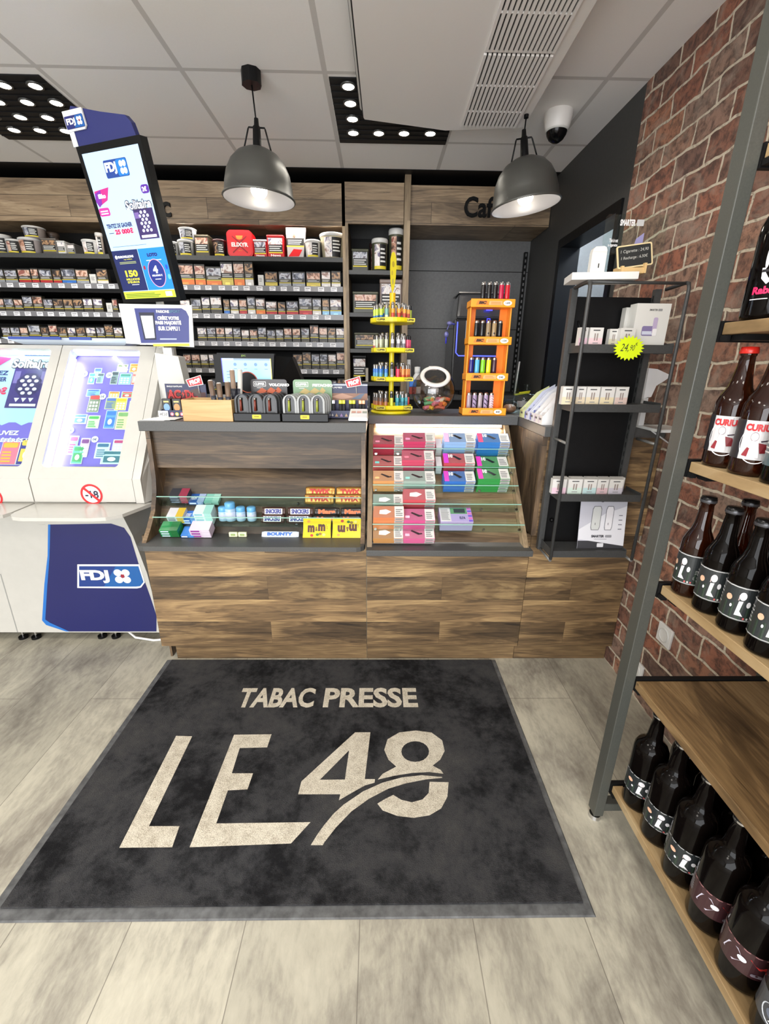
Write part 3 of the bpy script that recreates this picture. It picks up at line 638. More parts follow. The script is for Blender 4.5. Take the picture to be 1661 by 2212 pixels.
D0.poly(px8([(275, 722), (300, 692), (370, 655), (330, 620), (308, 570), (325, 515), (385, 480), (470, 470), (550, 480), (605, 520), (618, 575), (595, 620), (556, 650), (598, 672), (612, 692), (540, 683), (450, 688), (360, 702)]), CREAM, 1, [px8(hole)])
D0.poly(px8([(273, 845), (300, 880), (375, 908), (460, 918), (540, 905), (600, 870), (632, 810), (638, 735), (541, 733), (536, 790), (505, 823), (450, 838), (395, 825), (355, 800), (310, 822)]), CREAM)
a = onz(508, 1529, ZM); b = onz(903, 1524, ZM); c = onz(700, 1486, ZM); sp = onz(690, 1528, ZM)
D0.text('TABAC', a.x, a.y, onz(676, 1527, ZM).x, c.y, CREAM, 1, .035); D0.text('PRESSE', onz(697, 1527, ZM).x, a.y, b.x, c.y, CREAM, 1, .035)
m.build('lettering', t)
# ================================================================ LOTTERY DESK
PURP = C(122, 106, 208, .4); PURPD = C(60, 46, 120, .4); SKYB = C(178, 212, 242, .4); MAG = C(214, 60, 140, .4)
FY0, FZ0, FY1, FZ1 = 1.85, .91, 2.25, 1.46
FS = Vector((0, FY1-FY0, FZ1-FZ0)); FH = FS.length; FS.normalize(); FN = Vector((0, -FS.z, FS.y))
def fdj_logo(d, u, v, h, frame=True, plate=True):
    w_ = h*2.55
    if frame: d.rr(u-h*.12, v-h*.12, u+w_+h*.12, v+h*1.12, h*.12, WHITE, 1)
    if plate: d.rr(u-h*.02, v-h*.02, u+w_+h*.02, v+h*1.02, h*.12, NAVY, 2); d.poly([(u+w_*.45, v+h*.02), (u+w_, v+h*.02), (u+w_, v+h*.98), (u+w_*.6, v+h*.98)], C(26, 92, 168, .4), 3)
    k = WHITE
    d.text('FDJ', u+h*.18, v+h*.18, u+h*1.42, v+h*.82, k, 4, .05)
    cx, cy = u+h*2.0, v+h*.52
    for sx in (-1, 1):
        for sy in (-1, 1): d.ell(cx+sx*h*.17, cy+sy*h*.17, h*.18, h*.17, k, 4, 14)
    d.rect(cx-h*.06, cy-h*.07, cx+h*.09, cy+h*.09, C(150, 30, 50), 5)
def ticket(d, u, v, w_, h, base, accent, seed):
    random.seed(seed)
    d.rect(u, v, u+w_, v+h, WHITE, 3); d.rect(u+.002, v+.002, u+w_-.002, v+h-.002, base, 4)
    d.rr(u+w_*.1, v+h*.72, u+w_*.9, v+h*.93, h*.06, accent, 5)
    if seed % 3 == 0:
        for i in range(3):
            for j in range(3): d.rect(u+w_*(.14+.26*i), v+h*(.1+.19*j), u+w_*(.32+.26*i), v+h*(.22+.19*j), WHITE, 5)
    elif seed % 3 == 1: d.rect(u+w_*.12, v+h*.12, u+w_*.88, v+h*.6, accent, 5); d.ell(u+w_*.5, v+h*.36, w_*.2, h*.16, WHITE, 6, 12)
    else: d.lines(u+w_*.12, v+h*.1, u+w_*.8, v+h*.62, 4, accent, 5, .55, .3)
def solitaire(d, u, v, w_, h, cards=True):
    d.rect(u, v, u+w_, v+h, PURPD, 3); d.rect(u+w_*.04, v+h*.6, u+w_*.2, v+h*.9, C(120, 104, 170), 4); d.rect(u+w_*.8, v+h*.6, u+w_*.96, v+h*.9, C(120, 104, 170), 4)
    d.poly([(u+w_*.5+w_*.38*cos(a), v+h*.56+h*.31*sin(a)) for a in [pi/8+pi/4*i for i in range(8)]], C(46, 36, 96), 4)
    for r, n in enumerate((2, 3, 2, 3, 2)):
        for k in range(n): d.ell(u+w_*(.5+(k-(n-1)/2)*.2), v+h*(.76-.1*r), w_*.065, h*.04, C(220, 216, 236), 5, 10)
    for k in range(3): d.poly([(u+w_*(.2+.2*k), v+h*.24), (u+w_*(.35+.2*k), v+h*.24), (u+w_*(.275+.2*k), v+h*.14)], C(220, 216, 236), 5)
    d.rect(u+w_*.12, v+h*.04, u+w_*.85, v+h*.1, WHITE, 5)
    d.text('Solitaire', u-w_*.12, v+h*.96, u+w_*1.0, v+h*1.22, C(40, 34, 60), 5, .09); d.text('Solitaire', u-w_*.10, v+h*.98, u+w_*.98, v+h*1.2, C(235, 230, 245), 7, .03)
def lottery_unit(x0, x1, right):
    t = thing('lottery_desk', 'white lottery desk with %s' % ('backlit purple scratch-card board and LED edge' if right else 'pale blue poster board of one purple scratch card'), 'lottery desk', ((x0+x1)/2, 2.05, .80), 'white lottery desk units')
    # sloping case: frame of four bars with the board let in behind glass
    o = Vector((x0, FY0, FZ0)); fr = (o, (1, 0, 0), FS); W = x1-x0
    i0, i1 = (.04, W-.07) if right else (.04, W-.045)
    j0, j1 = .055, FH-.02
    m = MB()
    def rrp(a, b, c, d_, r):
        p = []
        for cx, cy, q in ((c-r, b+r, -pi/2), (c-r, d_-r, 0), (a+r, d_-r, pi/2), (a+r, b+r, pi)): p += [(cx+r*cos(q+pi/2*i/4), cy+r*sin(q+pi/2*i/4)) for i in range(5)]
        return p
    m.prism([[(0.001, 0), (W-.001, 0), (W-.001, FH), (.001, FH)], rrp(i0, j0, i1, j1, .02)[::-1]], fr, -FN*.045, WHITEP); m.build('frame', t, bevel=.0015)
    m = MB(); b = o-FN*.05; m.prism([(i0-.01, j0-.01), (i1+.01, j0-.01), (i1+.01, j1+.01), (i0-.01, j1+.01)], (b, (1, 0, 0), FS), -FN*.004, PURP if right else SKYB)
    d = Decal(m, b, (1, 0, 0), FS, FN)
    d.rect(i0-.01, j0-.01, i1+.01, j0+.022, C(250, 240, 60), 3)
    if right:
        TK = [(.30, .80, .11, .10, (150, 196, 226), (90, 120, 190)), (.24, .74, .10, .11, (170, 220, 226), (90, 170, 190)), (.36, .75, .10, .10, (150, 180, 190), (90, 100, 110)), (.62, .86, .16, .08, (190, 196, 160), (110, 120, 80)), (.80, .86, .14, .09, (236, 196, 110), (230, 140, 50)), (.56, .74, .11, .13, (130, 146, 150), (60, 70, 80)), (.68, .74, .18, .11, (130, 206, 206), (60, 140, 130)), (.86, .74, .12, .14, (214, 96, 96), (250, 180, 170)),
              (.26, .62, .20, .07, (130, 180, 232), (70, 110, 200)), (.32, .47, .17, .17, (120, 130, 110), (214, 60, 60)), (.16, .36, .20, .09, (190, 206, 220), (90, 130, 200)), (.36, .32, .18, .12, (206, 224, 190), (70, 170, 80)), (.58, .61, .16, .06, (240, 190, 90), (230, 130, 50)), (.76, .61, .17, .06, (130, 206, 150), (224, 70, 80)), (.56, .50, .16, .11, (150, 160, 130), (80, 110, 190)), (.70, .49, .17, .12, (238, 230, 110), (220, 190, 30)), (.60, .32, .16, .17, (96, 156, 226), (60, 120, 220)), (.76, .31, .18, .17, (232, 206, 176), (130, 170, 110)), (.90, .44, .1, .14, (200, 220, 160), (90, 160, 190)), (.93, .30, .07, .15, (206, 230, 120), (150, 190, 60)),
              (.18, .08, .13, .17, (150, 190, 220), (220, 90, 140)), (.34, .06, .13, .17, (214, 180, 214), (120, 60, 130)), (.26, .0, .16, .16, (96, 190, 160), (60, 150, 90)), (.56, .05, .20, .14, (200, 226, 236), (60, 110, 150)), (.78, .10, .18, .12, (206, 216, 224), (190, 60, 120)), (.66, .0, .30, .12, (190, 222, 232), (50, 110, 130))]
        for k, (a, v, w_, h, c1, c2) in enumerate(TK):
            ww = i1-i0; hh = j1-j0-.05
            d2 = Decal(m, b+FN*.002*k/len(TK), (1, 0, 0), FS, FN); ticket(d2, i0+a*ww, j0+.035+v*hh, w_*ww*.95, h*hh, C(*c1), C(*c2), k+3)
        for k, (a, v) in enumerate(((.17, .84), (.53, .83), (.50, .62), (.16, .30), (.52, .22))):
            d.ell(i0+a*(i1-i0), j0+.035+v*(j1-j0-.05), .016, .016, WHITE, 6); d.text('%s€' % '12510'[k], i0+a*(i1-i0)-.009, j0+.029+v*(j1-j0-.05), i0+a*(i1-i0)+.009, j0+.041+v*(j1-j0-.05), NAVY, 7)
    else:
        d.poly([(i0-.01, j0), (i1, j0), (i1, j0+.28)]+[(i1-(i1-i0)*k/12, j0+.225+.018*abs(sin(k*pi/3))) for k in range(13)], PURP, 2)
        solitaire(d, i1-.19, j0+.315, .165, .22)
        d.rr(i1-.17, j0+.60, i1+.0, j0+.618, .008, C(70, 96, 160), 3)
        d.text('NOUVEAU TICKET', i1-.163, j0+.603, i1-.004, j0+.615, WHITE, 5)
        d.text('RETROUVEZ', i1-.30, j0+.175, i1-.09, j0+.198, WHITE, 5, .04); d.text('VOS JEUX PRÉFÉRÉS !', i1-.36, j0+.135, i1-.045, j0+.163, WHITE, 5, .04)
        d.text('TENTEZ', i1-.36, j0+.49, i1-.215, j0+.515, NAVY, 5, .03); d.text('DE GAGNER', i1-.36, j0+.455, i1-.215, j0+.48, NAVY, 5, .03); d.text('25 000€', i1-.36, j0+.385, i1-.2, j0+.425, C(226, 40, 90), 5, .05)
        d.poly([(i1-.36, j1), (i1-.22, j1-.02), (i1-.30, j1-.09), (i1-.36, j1-.1)], MAG, 5)
        ticket(d, i1-.15, j0+.03, .08, .115, C(232, 120, 150), C(240, 180, 70), 5); ticket(d, i1-.07, j0+.03, .075, .13, C(60, 60, 150), C(240, 200, 90), 7)
    m.build('poster_board', t)
    m = MB(); m.prism([(i0, j0), (i1, j0), (i1, j1), (i0, j1)], (o-FN*.012, (1, 0, 0), FS), -FN*.002, GLASS); m.build('glass_pane', t)
    m = MB(); m.prism([(i0-.002, j0+.01), (i0+.008, j0+.01), (i0+.008, j1-.03), (i0-.002, j1-.03)], (o-FN*.022, (1, 0, 0), FS), -FN*.02, C(240, 246, 255, .5, 0, 9 if right else 1.2)); m.build('led_strip', t)
    m = MB(); m.prism([(i0+.01, j1-.005), (i1-.01, j1-.005), (i1-.01, j1+.003), (i0+.01, j1+.003)], (o-FN*.022, (1, 0, 0), FS), -FN*.02, C(240, 246, 255, .5, 0, 4 if right else 3)); m.build('led_strip', t)
    c_ = o+Vector((W/2, 0, 0))+FS*(FH*.97)-FN*.018
    l = lamp('case_light', 'AREA', c_, .8, t, (.93, .96, 1), shape='RECTANGLE', size=W*.7, size_y=.01); l.rotation_euler = (-(FS*-1)).to_track_quat('Z', 'X').to_euler()
    l = lamp('case_light', 'AREA', o+Vector((i0+.012, 0, 0))+FS*(FH*.5)-FN*.032, 1.0 if right else .4, t, (.93, .96, 1), shape='RECTANGLE', size=.012, size_y=FH*.8)
    q = Matrix((( -FN.cross(FS).x, FS.x, -1), (0, FS.y, 0), (0, FS.z, 0))); l.rotation_euler = Matrix((Vector((0, 0, 0))+FN, FS, Vector((-1, 0, 0)))).transposed().to_euler()
    # apron and age sign
    m = MB(); m.box(x0+.001, x1-.001, FY0, FY0+.02, .805, FZ0, WHITEP); m.hexa([(x0+.001, FY0+.02, .805), (x1-.001, FY0+.02, .805), (x1-.001, 2.38, .805), (x0+.001, 2.38, .805)], [(x0+.001, FY0+.02, FZ0-.03), (x1-.001, FY0+.02, FZ0-.03), (x1-.001, 2.38, FZ0+.1), (x0+.001, 2.38, FZ0+.1)], WHITEP)
    m.box(x0+.001, x1-.001, 2.36, 2.38, FZ0+.1, FZ1, WHITEP); m.build('apron', t, bevel=.002)
    sg = ony(198, 1068, FY0) if right else Vector((x0+.22, FY0, .86))
    if right: s_ = (sg.x, sg.z)
    else: s_ = (ony(-18, 1074, FY0).x, ony(0, 1074, FY0).z)
    m = MB(); d = front(m, s_[0], s_[1], FY0-.0006); d.ell(0, 0, .047, .047, WHITE, 0, 32); d.ell(0, 0, .047, .047, RED, 1, 32, .80)
    d.text('-18', -.028, -.017, .030, .017, C(30, 34, 60), 1, .03); d.poly([(-.036, .028), (-.028, .036), (.036, -.028), (.028, -.036)], RED, 2); m.build('age_sign', t)
    # ledge
    m = MB(); yf = 1.66
    P = [(x0+.005, FY0+.01), (x0+.005, yf+.07), (x0+.015, yf+.035), (x0+.04, yf+.01), (x0+.08, yf)]
    P += [(x1-.08, yf), (x1-.03, yf+.01), (x1+.015, yf+.05), (x1+.065, FY0+.02)] if right else [(x1-.08, yf), (x1-.04, yf+.01), (x1-.015, yf+.035), (x1-.005, yf+.07), (x1-.005, FY0+.01)]
    m.prism(P, ((0, 0, .785), (1, 0, 0), (0, 1, 0)), (0, 0, .014), WHITEP); m.build('ledge', t, bevel=.003)
    if right:
        m = MB(); m.prism([(FY0, .80), (FY0, FZ0), (FY1, FZ1), (FY1+.13, FZ1), (FY1+.13, .80)], ((x1+.001, 0, 0), (0, 1, 0), (0, 0, 1)), (.035, 0, 0), WHITEP)
        m.hexa([(x1+.036, FY0+.0, .80), (x1+.055, FY0+.05, .80), (x1+.055, FY1, .80), (x1+.036, FY1+.1, .80)], [(x1+.036, FY0+.01, FZ0), (x1+.045, FY0+.08, .98), (x1+.045, FY1, 1.36), (x1+.036, FY1+.1, FZ1)], WHITEP); m.build('side_cheek', t, bevel=.003)
    return t
lottery_unit(-1.50, -1.06, True)
lottery_unit(-1.945, -1.502, False)
# cabinet under the desks
t = thing('lottery_cabinet', 'white base cabinet with dark blue lottery graphic on chrome feet', 'cabinet', (-1.7, 2.1, 0))
m = MB(); BX0 = -2.6
fp = [(BX0, .06), (-1.128, .06), (-1.128, .30), (-1.135, .40), (-1.17, .60), (-1.20, .70), (-1.235, .755), (-1.30, .785), (BX0, .785)]
m.prism(fp, ((0, 1.965, 0), (1, 0, 0), (0, 0, 1)), (0, .40, 0), WHITEP); m.build('body', t, bevel=.004)
m = MB(); d = front(m, 0, 0, 1.9645)
def pf(L, y=1.9645): return [(ony(a, b, y).x, ony(a, b, y).z) for a, b in L]
d.poly(pf([(104, 1133), (103, 1200), (96, 1262), (91, 1340), (100, 1350), (143, 1364), (150, 1364), (108, 1345), (98, 1338), (102, 1270), (107, 1205), (109, 1133)]), BLUEB, 2)
d.poly(pf([(108, 1133), (106, 1205), (100, 1262), (95, 1338), (104, 1348), (148, 1364), (338, 1364), (338, 1330), (325, 1290), (300, 1220), (282, 1160), (268, 1140), (240, 1131)]), C(30, 34, 92, .35), 1)
m.build('blue_panel', t)
m = MB(); d = front(m, 0, 0, 1.964); a = ony(171, 1267, 1.964); h = .105
d.poly(pf([(167, 1270), (167, 1219), (301, 1219), (313, 1258), (305, 1269), (296, 1271)], 1.964), WHITE, 1); d.poly(pf([(171, 1267), (171, 1223), (299, 1223), (310, 1257), (303, 1266), (294, 1267)], 1.964), C(30, 60, 130, .35), 2)
d.poly(pf([(225, 1267), (250, 1223), (299, 1223), (310, 1257), (303, 1266), (294, 1267)], 1.964), C(28, 92, 160, .35), 3)
fdj_logo(d, a.x+.0, a.z+.0, .112, False, False); m.build('logo', t)
m = MB(); d = front(m, 0, 0, 1.9645); d.poly(pf([(0, 1240), (37, 1366), (39, 1366), (2, 1240)]), C(150, 150, 146), 1); d.poly(pf([(82, 1133), (83.5, 1133), (97, 1133), (97, 1133.6)]), C(150, 150, 146), 1); m.build('seam', t)
for a, b in ((40, 1370), (68, 1370), (213, 1368), (243, 1368)):
    p = onz(a, b+8, .02); m = MB(); m.cyl((p.x, p.y+.03, 0), .022, .012, BLACK, 16); m.cyl((p.x, p.y+.03, .012), .006, .05, CHROME, 10); m.build('foot', t)
m = MB(); m.tube([(-1.34, 2.02, .05), (-1.27, 1.99, .012), (-1.17, 1.975, .006), (-1.06, 1.99, .006), (-1.04, 2.05, .02)], .006, WHITE, 8); tag(m.build('power_cable'), 'white cable lying on the floor between lottery cabinet and counter', 'cable')
# blue and white leaflet tray on the desks
m = MB(); m.hexa([(-1.70, 2.27, 1.463), (-1.22, 2.27, 1.463), (-1.22, 2.37, 1.463), (-1.70, 2.37, 1.463)], [(-1.76, 2.22, 1.492), (-1.16, 2.22, 1.492), (-1.16, 2.38, 1.492), (-1.76, 2.38, 1.492)], C(214, 226, 240, .2))
d = Decal(m, (-1.74, 2.225, 1.481), (1, 0, 0), (0, -.6, .8), (0, -.8, -.6)); m.box(-1.72, -1.48, 2.212, 2.2195, 1.483, 1.496, C(50, 72, 150, .3)); m.box(-1.44, -1.34, 2.212, 2.2195, 1.483, 1.496, C(50, 72, 150, .3))
tag(m.build('leaflet_tray'), 'shallow blue and white tray on top of the lottery desks', 'tray')
# ---------------------------------------------------------------- tilted advertising screen
t = thing('advertising_screen', 'tall tilted advertising screen with blue header showing a lottery advert', 'screen', (-1.0, 2.08, 1.44))
SW, SH = .32, .544; ya, ti = radians(-20.4), radians(10.6)
ex = Vector((cos(ya), sin(ya), 0)); n0 = Vector((sin(ya), -cos(ya), 0)); ez = cos(ti)*Vector((0, 0, 1))+sin(ti)*n0; en = ex.cross(ez); sc = Vector((-1.0, 2.056, 1.903)); so = sc-ex*SW/2-ez*SH/2
m = MB(); m.prism([(0, 0), (SW, 0), (SW, SH), (0, SH)], (so, ex, ez), -en*.035, BLACK); m.build('housing', t, bevel=.003)
def EM(r, g, b): return C(r, g, b, .3, 0, .45)
m = MB(); d = Decal(m, so, ex, ez, en); b_ = .016; u0, u1, v0_, v1_ = b_+.004, SW-b_-.002, b_, SH-b_-.008; UW = u1-u0; VH = v1_-v0_
U = lambda f: u0+UW*f
Vv = lambda f: v0_+VH*f
d.rect(u0, v0_, u1, v1_, EM(168, 200, 238), 1)
d.rect(U(0), Vv(.06), U(.5), Vv(.36), EM(24, 34, 84), 2); d.rect(U(.51), Vv(.06), U(1), Vv(.36), EM(30, 124, 232), 2); d.rect(U(0), Vv(0), U(1), Vv(.055), EM(176, 196, 60), 2)
d.rect(U(.82), Vv(.01), U(.94), Vv(.045), EM(180, 214, 236), 3); d.lines(U(.04), Vv(.01), U(.75), Vv(.045), 3, EM(90, 110, 30), 3, .45, .3)
d.rr(U(.33), Vv(.83), U(.74), Vv(.94), .006, EM(30, 60, 130), 2); d.rr(U(.55), Vv(.835), U(.73), Vv(.935), .006, EM(30, 110, 190), 3)
EW = EM(236, 240, 250)
d.text('FDJ', U(.345), Vv(.85), U(.545), Vv(.925), EW, 5, .05)
for sx in (-1, 1):
    for sy in (-1, 1): d.ell(U(.66)+sx*.008, Vv(.885)+sy*.011, .009, .010, EW, 5, 12)
d.poly([(U(0), Vv(.70)), (U(.02), Vv(.765)), (U(.30), Vv(.78)), (U(.22), Vv(.70)), (U(.06), Vv(.67))], EM(176, 40, 120), 2); d.poly([(U(0), Vv(.70)), (U(.02), Vv(.75)), (U(.14), Vv(.77)), (U(.10), Vv(.68)), (U(.04), Vv(.66))], EM(110, 40, 150), 3); d.text('illiko', U(.07), Vv(.715), U(.21), Vv(.745), EW, 4, .04)
d.rr(U(.0), Vv(.60), U(.2), Vv(.655), .008, EM(200, 50, 140), 2); d.lines(U(.03), Vv(.612), U(.17), Vv(.645), 2, EW, 3)
d.rr(U(.86), Vv(.71), U(.998), Vv(.765), .010, EM(80, 40, 140), 2); d.text('2€', U(.88), Vv(.722), U(.96), Vv(.753), EW, 4, .04)
pu = EM(52, 40, 90); d.rect(U(.62), Vv(.42), U(.97), Vv(.62), pu, 2); d.rect(U(.63), Vv(.56), U(.71), Vv(.60), EM(110, 90, 150), 3)
for r, n in enumerate((2, 3, 2, 3, 2, 3)):
    for k in range(n): d.ell(U(.79+(k-(n-1)/2)*.07), Vv(.598-.024*r), .0068, .0058, EM(190, 190, 220), 3, 10)
d.rect(U(.66), Vv(.43), U(.93), Vv(.448), EW, 3)
d.text('Solitaire', U(.51), Vv(.615), U(.98), Vv(.685), EM(40, 36, 50), 3, .10); d.text('Solitaire', U(.52), Vv(.62), U(.97), Vv(.68), EM(200, 206, 220), 4, .03)
d.text('TENTEZ DE GAGNER', U(.06), Vv(.515), U(.54), Vv(.545), EM(34, 34, 90), 3, .04); d.text('25 000€', U(.19), Vv(.47), U(.53), Vv(.506), EM(200, 30, 80), 3, .06); d.rect(U(.07), Vv(.48), U(.16), Vv(.484), EM(34, 34, 90), 3)
d.rect(U(.06), Vv(.385), U(.70), Vv(.388), EM(90, 110, 140), 3)
gd = EM(206, 200, 60)
d.text('EUROMILLIONS', U(.10), Vv(.305), U(.40), Vv(.322), EW, 3, .05); d.ell(U(.065), Vv(.313), .007, .007, EW, 3, 12); d.text('my million', U(.2), Vv(.288), U(.36), Vv(.299), gd, 3); d.lines(U(.1), Vv(.262), U(.42), Vv(.282), 2, EM(150, 160, 110), 3)
d.text('150', U(.15), Vv(.165), U(.39), Vv(.215), gd, 3, .05); d.text('MILLIONS', U(.14), Vv(.14), U(.40), Vv(.156), gd, 3, .04); d.text("D'EUROS", U(.15), Vv(.118), U(.38), Vv(.135), gd, 3, .04); d.rect(U(.22), Vv(.105), U(.36), Vv(.109), EW, 3)
d.text('LOTO', U(.66), Vv(.30), U(.85), Vv(.325), EM(30, 34, 90), 3, .08); d.rect(U(.62), Vv(.272), U(.9), Vv(.277), EW, 3)
d.ell(U(.755), Vv(.18), .044, .052, EM(220, 150, 170), 3, 28); d.ell(U(.755), Vv(.18), .041, .049, EM(28, 44, 120), 4, 28); d.text('4', U(.70), Vv(.18), U(.79), Vv(.235), EW, 5, .06); d.text('MILLIONS €', U(.66), Vv(.158), U(.85), Vv(.172), EW, 5, .04); d.rect(U(.70), Vv(.135), U(.81), Vv(.14), EW, 5)
d.ell(U(.55), Vv(.225), .006, .008, EM(150, 40, 50), 3, 12); d.ell(U(.96), Vv(.22), .006, .009, EM(30, 70, 190), 3, 12); d.ell(U(.97), Vv(.15), .008, .010, EM(90, 170, 240), 3, 12)
m.build('display_panel', t)
m = MB(); m.prism([(.010, SH+.001), (.010, SH+.10), (.028, SH+.118), (.16, SH+.085), (.27, SH+.062), (.29, SH+.04), (.298, SH+.001)], (so-en*.006, ex, ez), -en*.02, C(38, 44, 104, .4)); h_ = m.build('header_board', t)
m = MB(); m.prism([(-.014, SH+.045), (.075, SH+.045), (.085, SH+.055), (.085, SH+.105), (-.014, SH+.105)], (so-en*.004, ex, ez), en*.006, WHITE); d = Decal(m, so+en*.003, ex, ez, en); fdj_logo(d, -.010, SH+.052, .036, False, True); m.build('logo_plate', h_)
m = MB(); m.prism([(-.012, SH+.001), (.012, SH+.001), (.012, SH+.045), (-.012, SH+.045)], (so-en*.004, ex, ez), en*.002, C(226, 230, 236, .3)); m.build('label_holder', h_)
m = MB(); c_ = sc-ez*SH*.42-en*.05; m.tube([c_, Vector((-.965, 2.16, 1.55)), Vector((-.965, 2.16, 1.46))], .016, OFFW, 12); m.build('support_arm', t)
m = MB(); m.prism(pf([(256, 656), (414, 659), (419, 750), (273, 742)], 2.11), ((0, 2.11, 0), (1, 0, 0), (0, 0, 1)), (0, .006, 0), C(222, 224, 224, .3)); pl_ = m.build('notice_plate', t)
m = MB(); d = Decal(m, (0, 2.1095, 0), (1, 0, 0), (0, 0, 1), (0, -1, 0)); d.poly(pf([(290, 666), (392, 666), (402, 672), (408, 684), (409, 740), (305, 741)], 2.11), C(34, 44, 120, .35), 1)
q = pf([(300, 675), (333, 675), (338, 734), (312, 734)], 2.11); d.poly(q, C(20, 22, 50), 2); q = pf([(304, 682), (330, 682), (335, 730), (315, 731)], 2.11); d.poly(q, C(212, 222, 236), 3)
def ptxt(s_, a, b, a2, b2, mm, l=4, bo=.03): p = ony(a, b, 2.11); q = ony(a2, b2, 2.11); d.text(s_, p.x, p.z, q.x, q.z, mm, l, bo)
ptxt('CRÉEZ VOTRE', 341, 691, 386, 682, WHITE, 4, .06); ptxt('PASS MAJORITÉ', 337, 703, 391, 692, WHITE, 4, .06); ptxt("SUR L'APPLI !", 343, 714, 388, 705, WHITE, 4, .06); ptxt('PARIONS', 338, 676, 365, 670, WHITE, 4, .04); ptxt('SPORT', 366, 676, 389, 670, C(70, 110, 140), 4, .04)
d.poly(pf([(346, 731), (382, 731), (382, 734), (346, 734)], 2.11), C(170, 180, 210), 3); d.poly(pf([(330, 743), (409, 742), (410, 748), (332, 748)], 2.11), C(214, 196, 70), 2)
m.build('notice_card', pl_)
t2 = thing('support_column', 'white column rising behind the worktop below the advertising screen', 'column', (-.955, 2.16, .8))
m = MB(); P = [(-1.03, .8), (-.87, .8), (-.90, 1.28), (-.915, 1.415), (-1.02, 1.43)]; m.prism(P, ((0, 2.14, 0), (1, 0, 0), (0, 0, 1)), (0, .07, 0), OFFW); m.build('shell', t2, bevel=.006)
m = MB(); m.box(-.985, -.945, 2.15, 2.17, 1.415, 1.452, C(224, 226, 226, .3)); m.build('neck', t2)
# ================================================================ GOODS ON THE LEFT WORKTOP (top at 1.165)
WT = 1.1652
def placard_box(name, label, x0, x1, y, depth, hback, hfront, back, inner):
    t = thing(name, label, 'display', ((x0+x1)/2, y, WT))
    m = MB(); m.box(x0, x1, y+depth-.004, y+depth, WT, WT+hback*.88, back); b = m.build('header_card', t)
    m = MB(); m.box(x0, x1, y, y+.003, WT, WT+hfront, back); m.box(x0, x0+.003, y, y+depth, WT, WT+hfront*1.1, back); m.box(x1-.003, x1, y, y+depth, WT, WT+hfront*1.1, back); m.box(x0, x1, y, y+depth, WT, WT+.003, inner); m.build('tray', t)
    return t
Y1 = 1.93
def PX(u, y): return ony(u, 880, y).x
# AC/DC display
x0, x1 = PX(347, Y1), PX(437, Y1); t = placard_box('lighter_display', 'dark blue lighter display box with red AC/DC lettering', x0, x1, 1.93, .07, .155, .03, C(30, 34, 74, .4), BLACK)
m = MB(); d = Decal(m, (x0, 1.9958, WT), (1, 0, 0), (0, 0, .88), (0, -1, 0)); W = x1-x0
d.text('SINGLE FLINTFLAME', .008, .139, .075, .146, WHITE, 1); d.rect(.005, .075, W-.004, .115, C(70, 34, 34), 1)
for k, (s_, a, b) in enumerate((('AC', .004, .066), ('DC', .082, .140))): d.text(s_, a, .082, b, .126, C(226, 90, 80), 1, .08); d.text(s_, a+.002, .084, b-.002, .124, C(170, 32, 32), 2, .05)
d.poly([(.078, .124), (.068, .104), (.075, .106), (.070, .086), (.083, .110), (.076, .108)], C(190, 40, 36), 2)
d.poly([(.10, .12), (.125, .11), (.15, .08), (.155, .115), (.14, .135)], C(74, 56, 52), 3); m.build('artwork', t)
for k, (a, col, ac) in enumerate(((.004, (24, 24, 28), (120, 160, 214)), (.047, (30, 26, 26), (190, 140, 90)), (.090, (190, 34, 36), (226, 80, 70)), (.133, (190, 34, 36), (226, 80, 70)))):
    for j in range(1):
        m = MB(); m.box(x0+a, x0+a+.038, 1.937, 1.962, WT+.003, WT+.078, C(*col, .35)); d = front(m, x0+a, WT, 1.937); d.ell(.019, .042, .013, .016, C(*ac), 1, 14); d.rect(.008, .062, .030, .069, C(196, 180, 120), 1)
        if k < 3: tag(m.build('lighter_box', bevel=.003), ('black lighter case with blue picture in the AC/DC display', 'black lighter case with brown picture in the AC/DC display', 'red lighter case in the AC/DC display')[k], 'lighter case', 'lighter cases in the AC/DC display')
m = MB(); d = front(m, x0, WT, 1.9298)
for k, c_ in enumerate(((220, 120, 140), (220, 190, 90), (220, 120, 140))): d.ell(.045+.021*k, .014, .008, .008, C(*c_), 1, 14); d.ell(.045+.021*k, .014, .004, .004, WHITE, 2, 10)
m.build('warning_signs', t)
m = MB(); m.box(x0-.012, x0+.030, 1.926, 1.9265, WT, WT+.028, WHITE); d = front(m, x0-.012, WT, 1.926); d.text('4€50', .005, .008, .037, .021, BLACK, 1, .0, .1); tag(m.build('price_card'), 'small white handwritten price card 4€50 before the AC/DC display', 'price card')
def prof(x, z, y, label):
    m = MB(); m.X = Matrix.Translation((x, y, z)) @ Matrix.Rotation(radians(-17), 4, 'Y'); P = [(-.034, -.014), (.030, -.022), (.034, .018), (-.036, .018)]
    m.prism(P, ((0, 0, 0), (1, 0, 0), (0, 0, 1)), (0, .0015, 0), WHITE); d = Decal(m, (0, 0, 0), (1, 0, 0), (0, 0, 1), (0, -1, 0)); d.poly([(a*.92, b*.86) for a, b in P], C(190, 44, 54), 1); d.text('PROF', -.024, -.010, .024, .010, WHITE, 2, .07)
    m.X = None; m.tube([(x+.01, y+.003, z-.015), (x+.012, y+.003, z-.05)], .0012, OFFW, 6); tag(m.build('price_flag'), label, 'sign')
prof(ony(422, 824, 1.99).x, ony(422, 824, 1.99).z, 1.985, 'red PROF flag clipped to the AC/DC display')
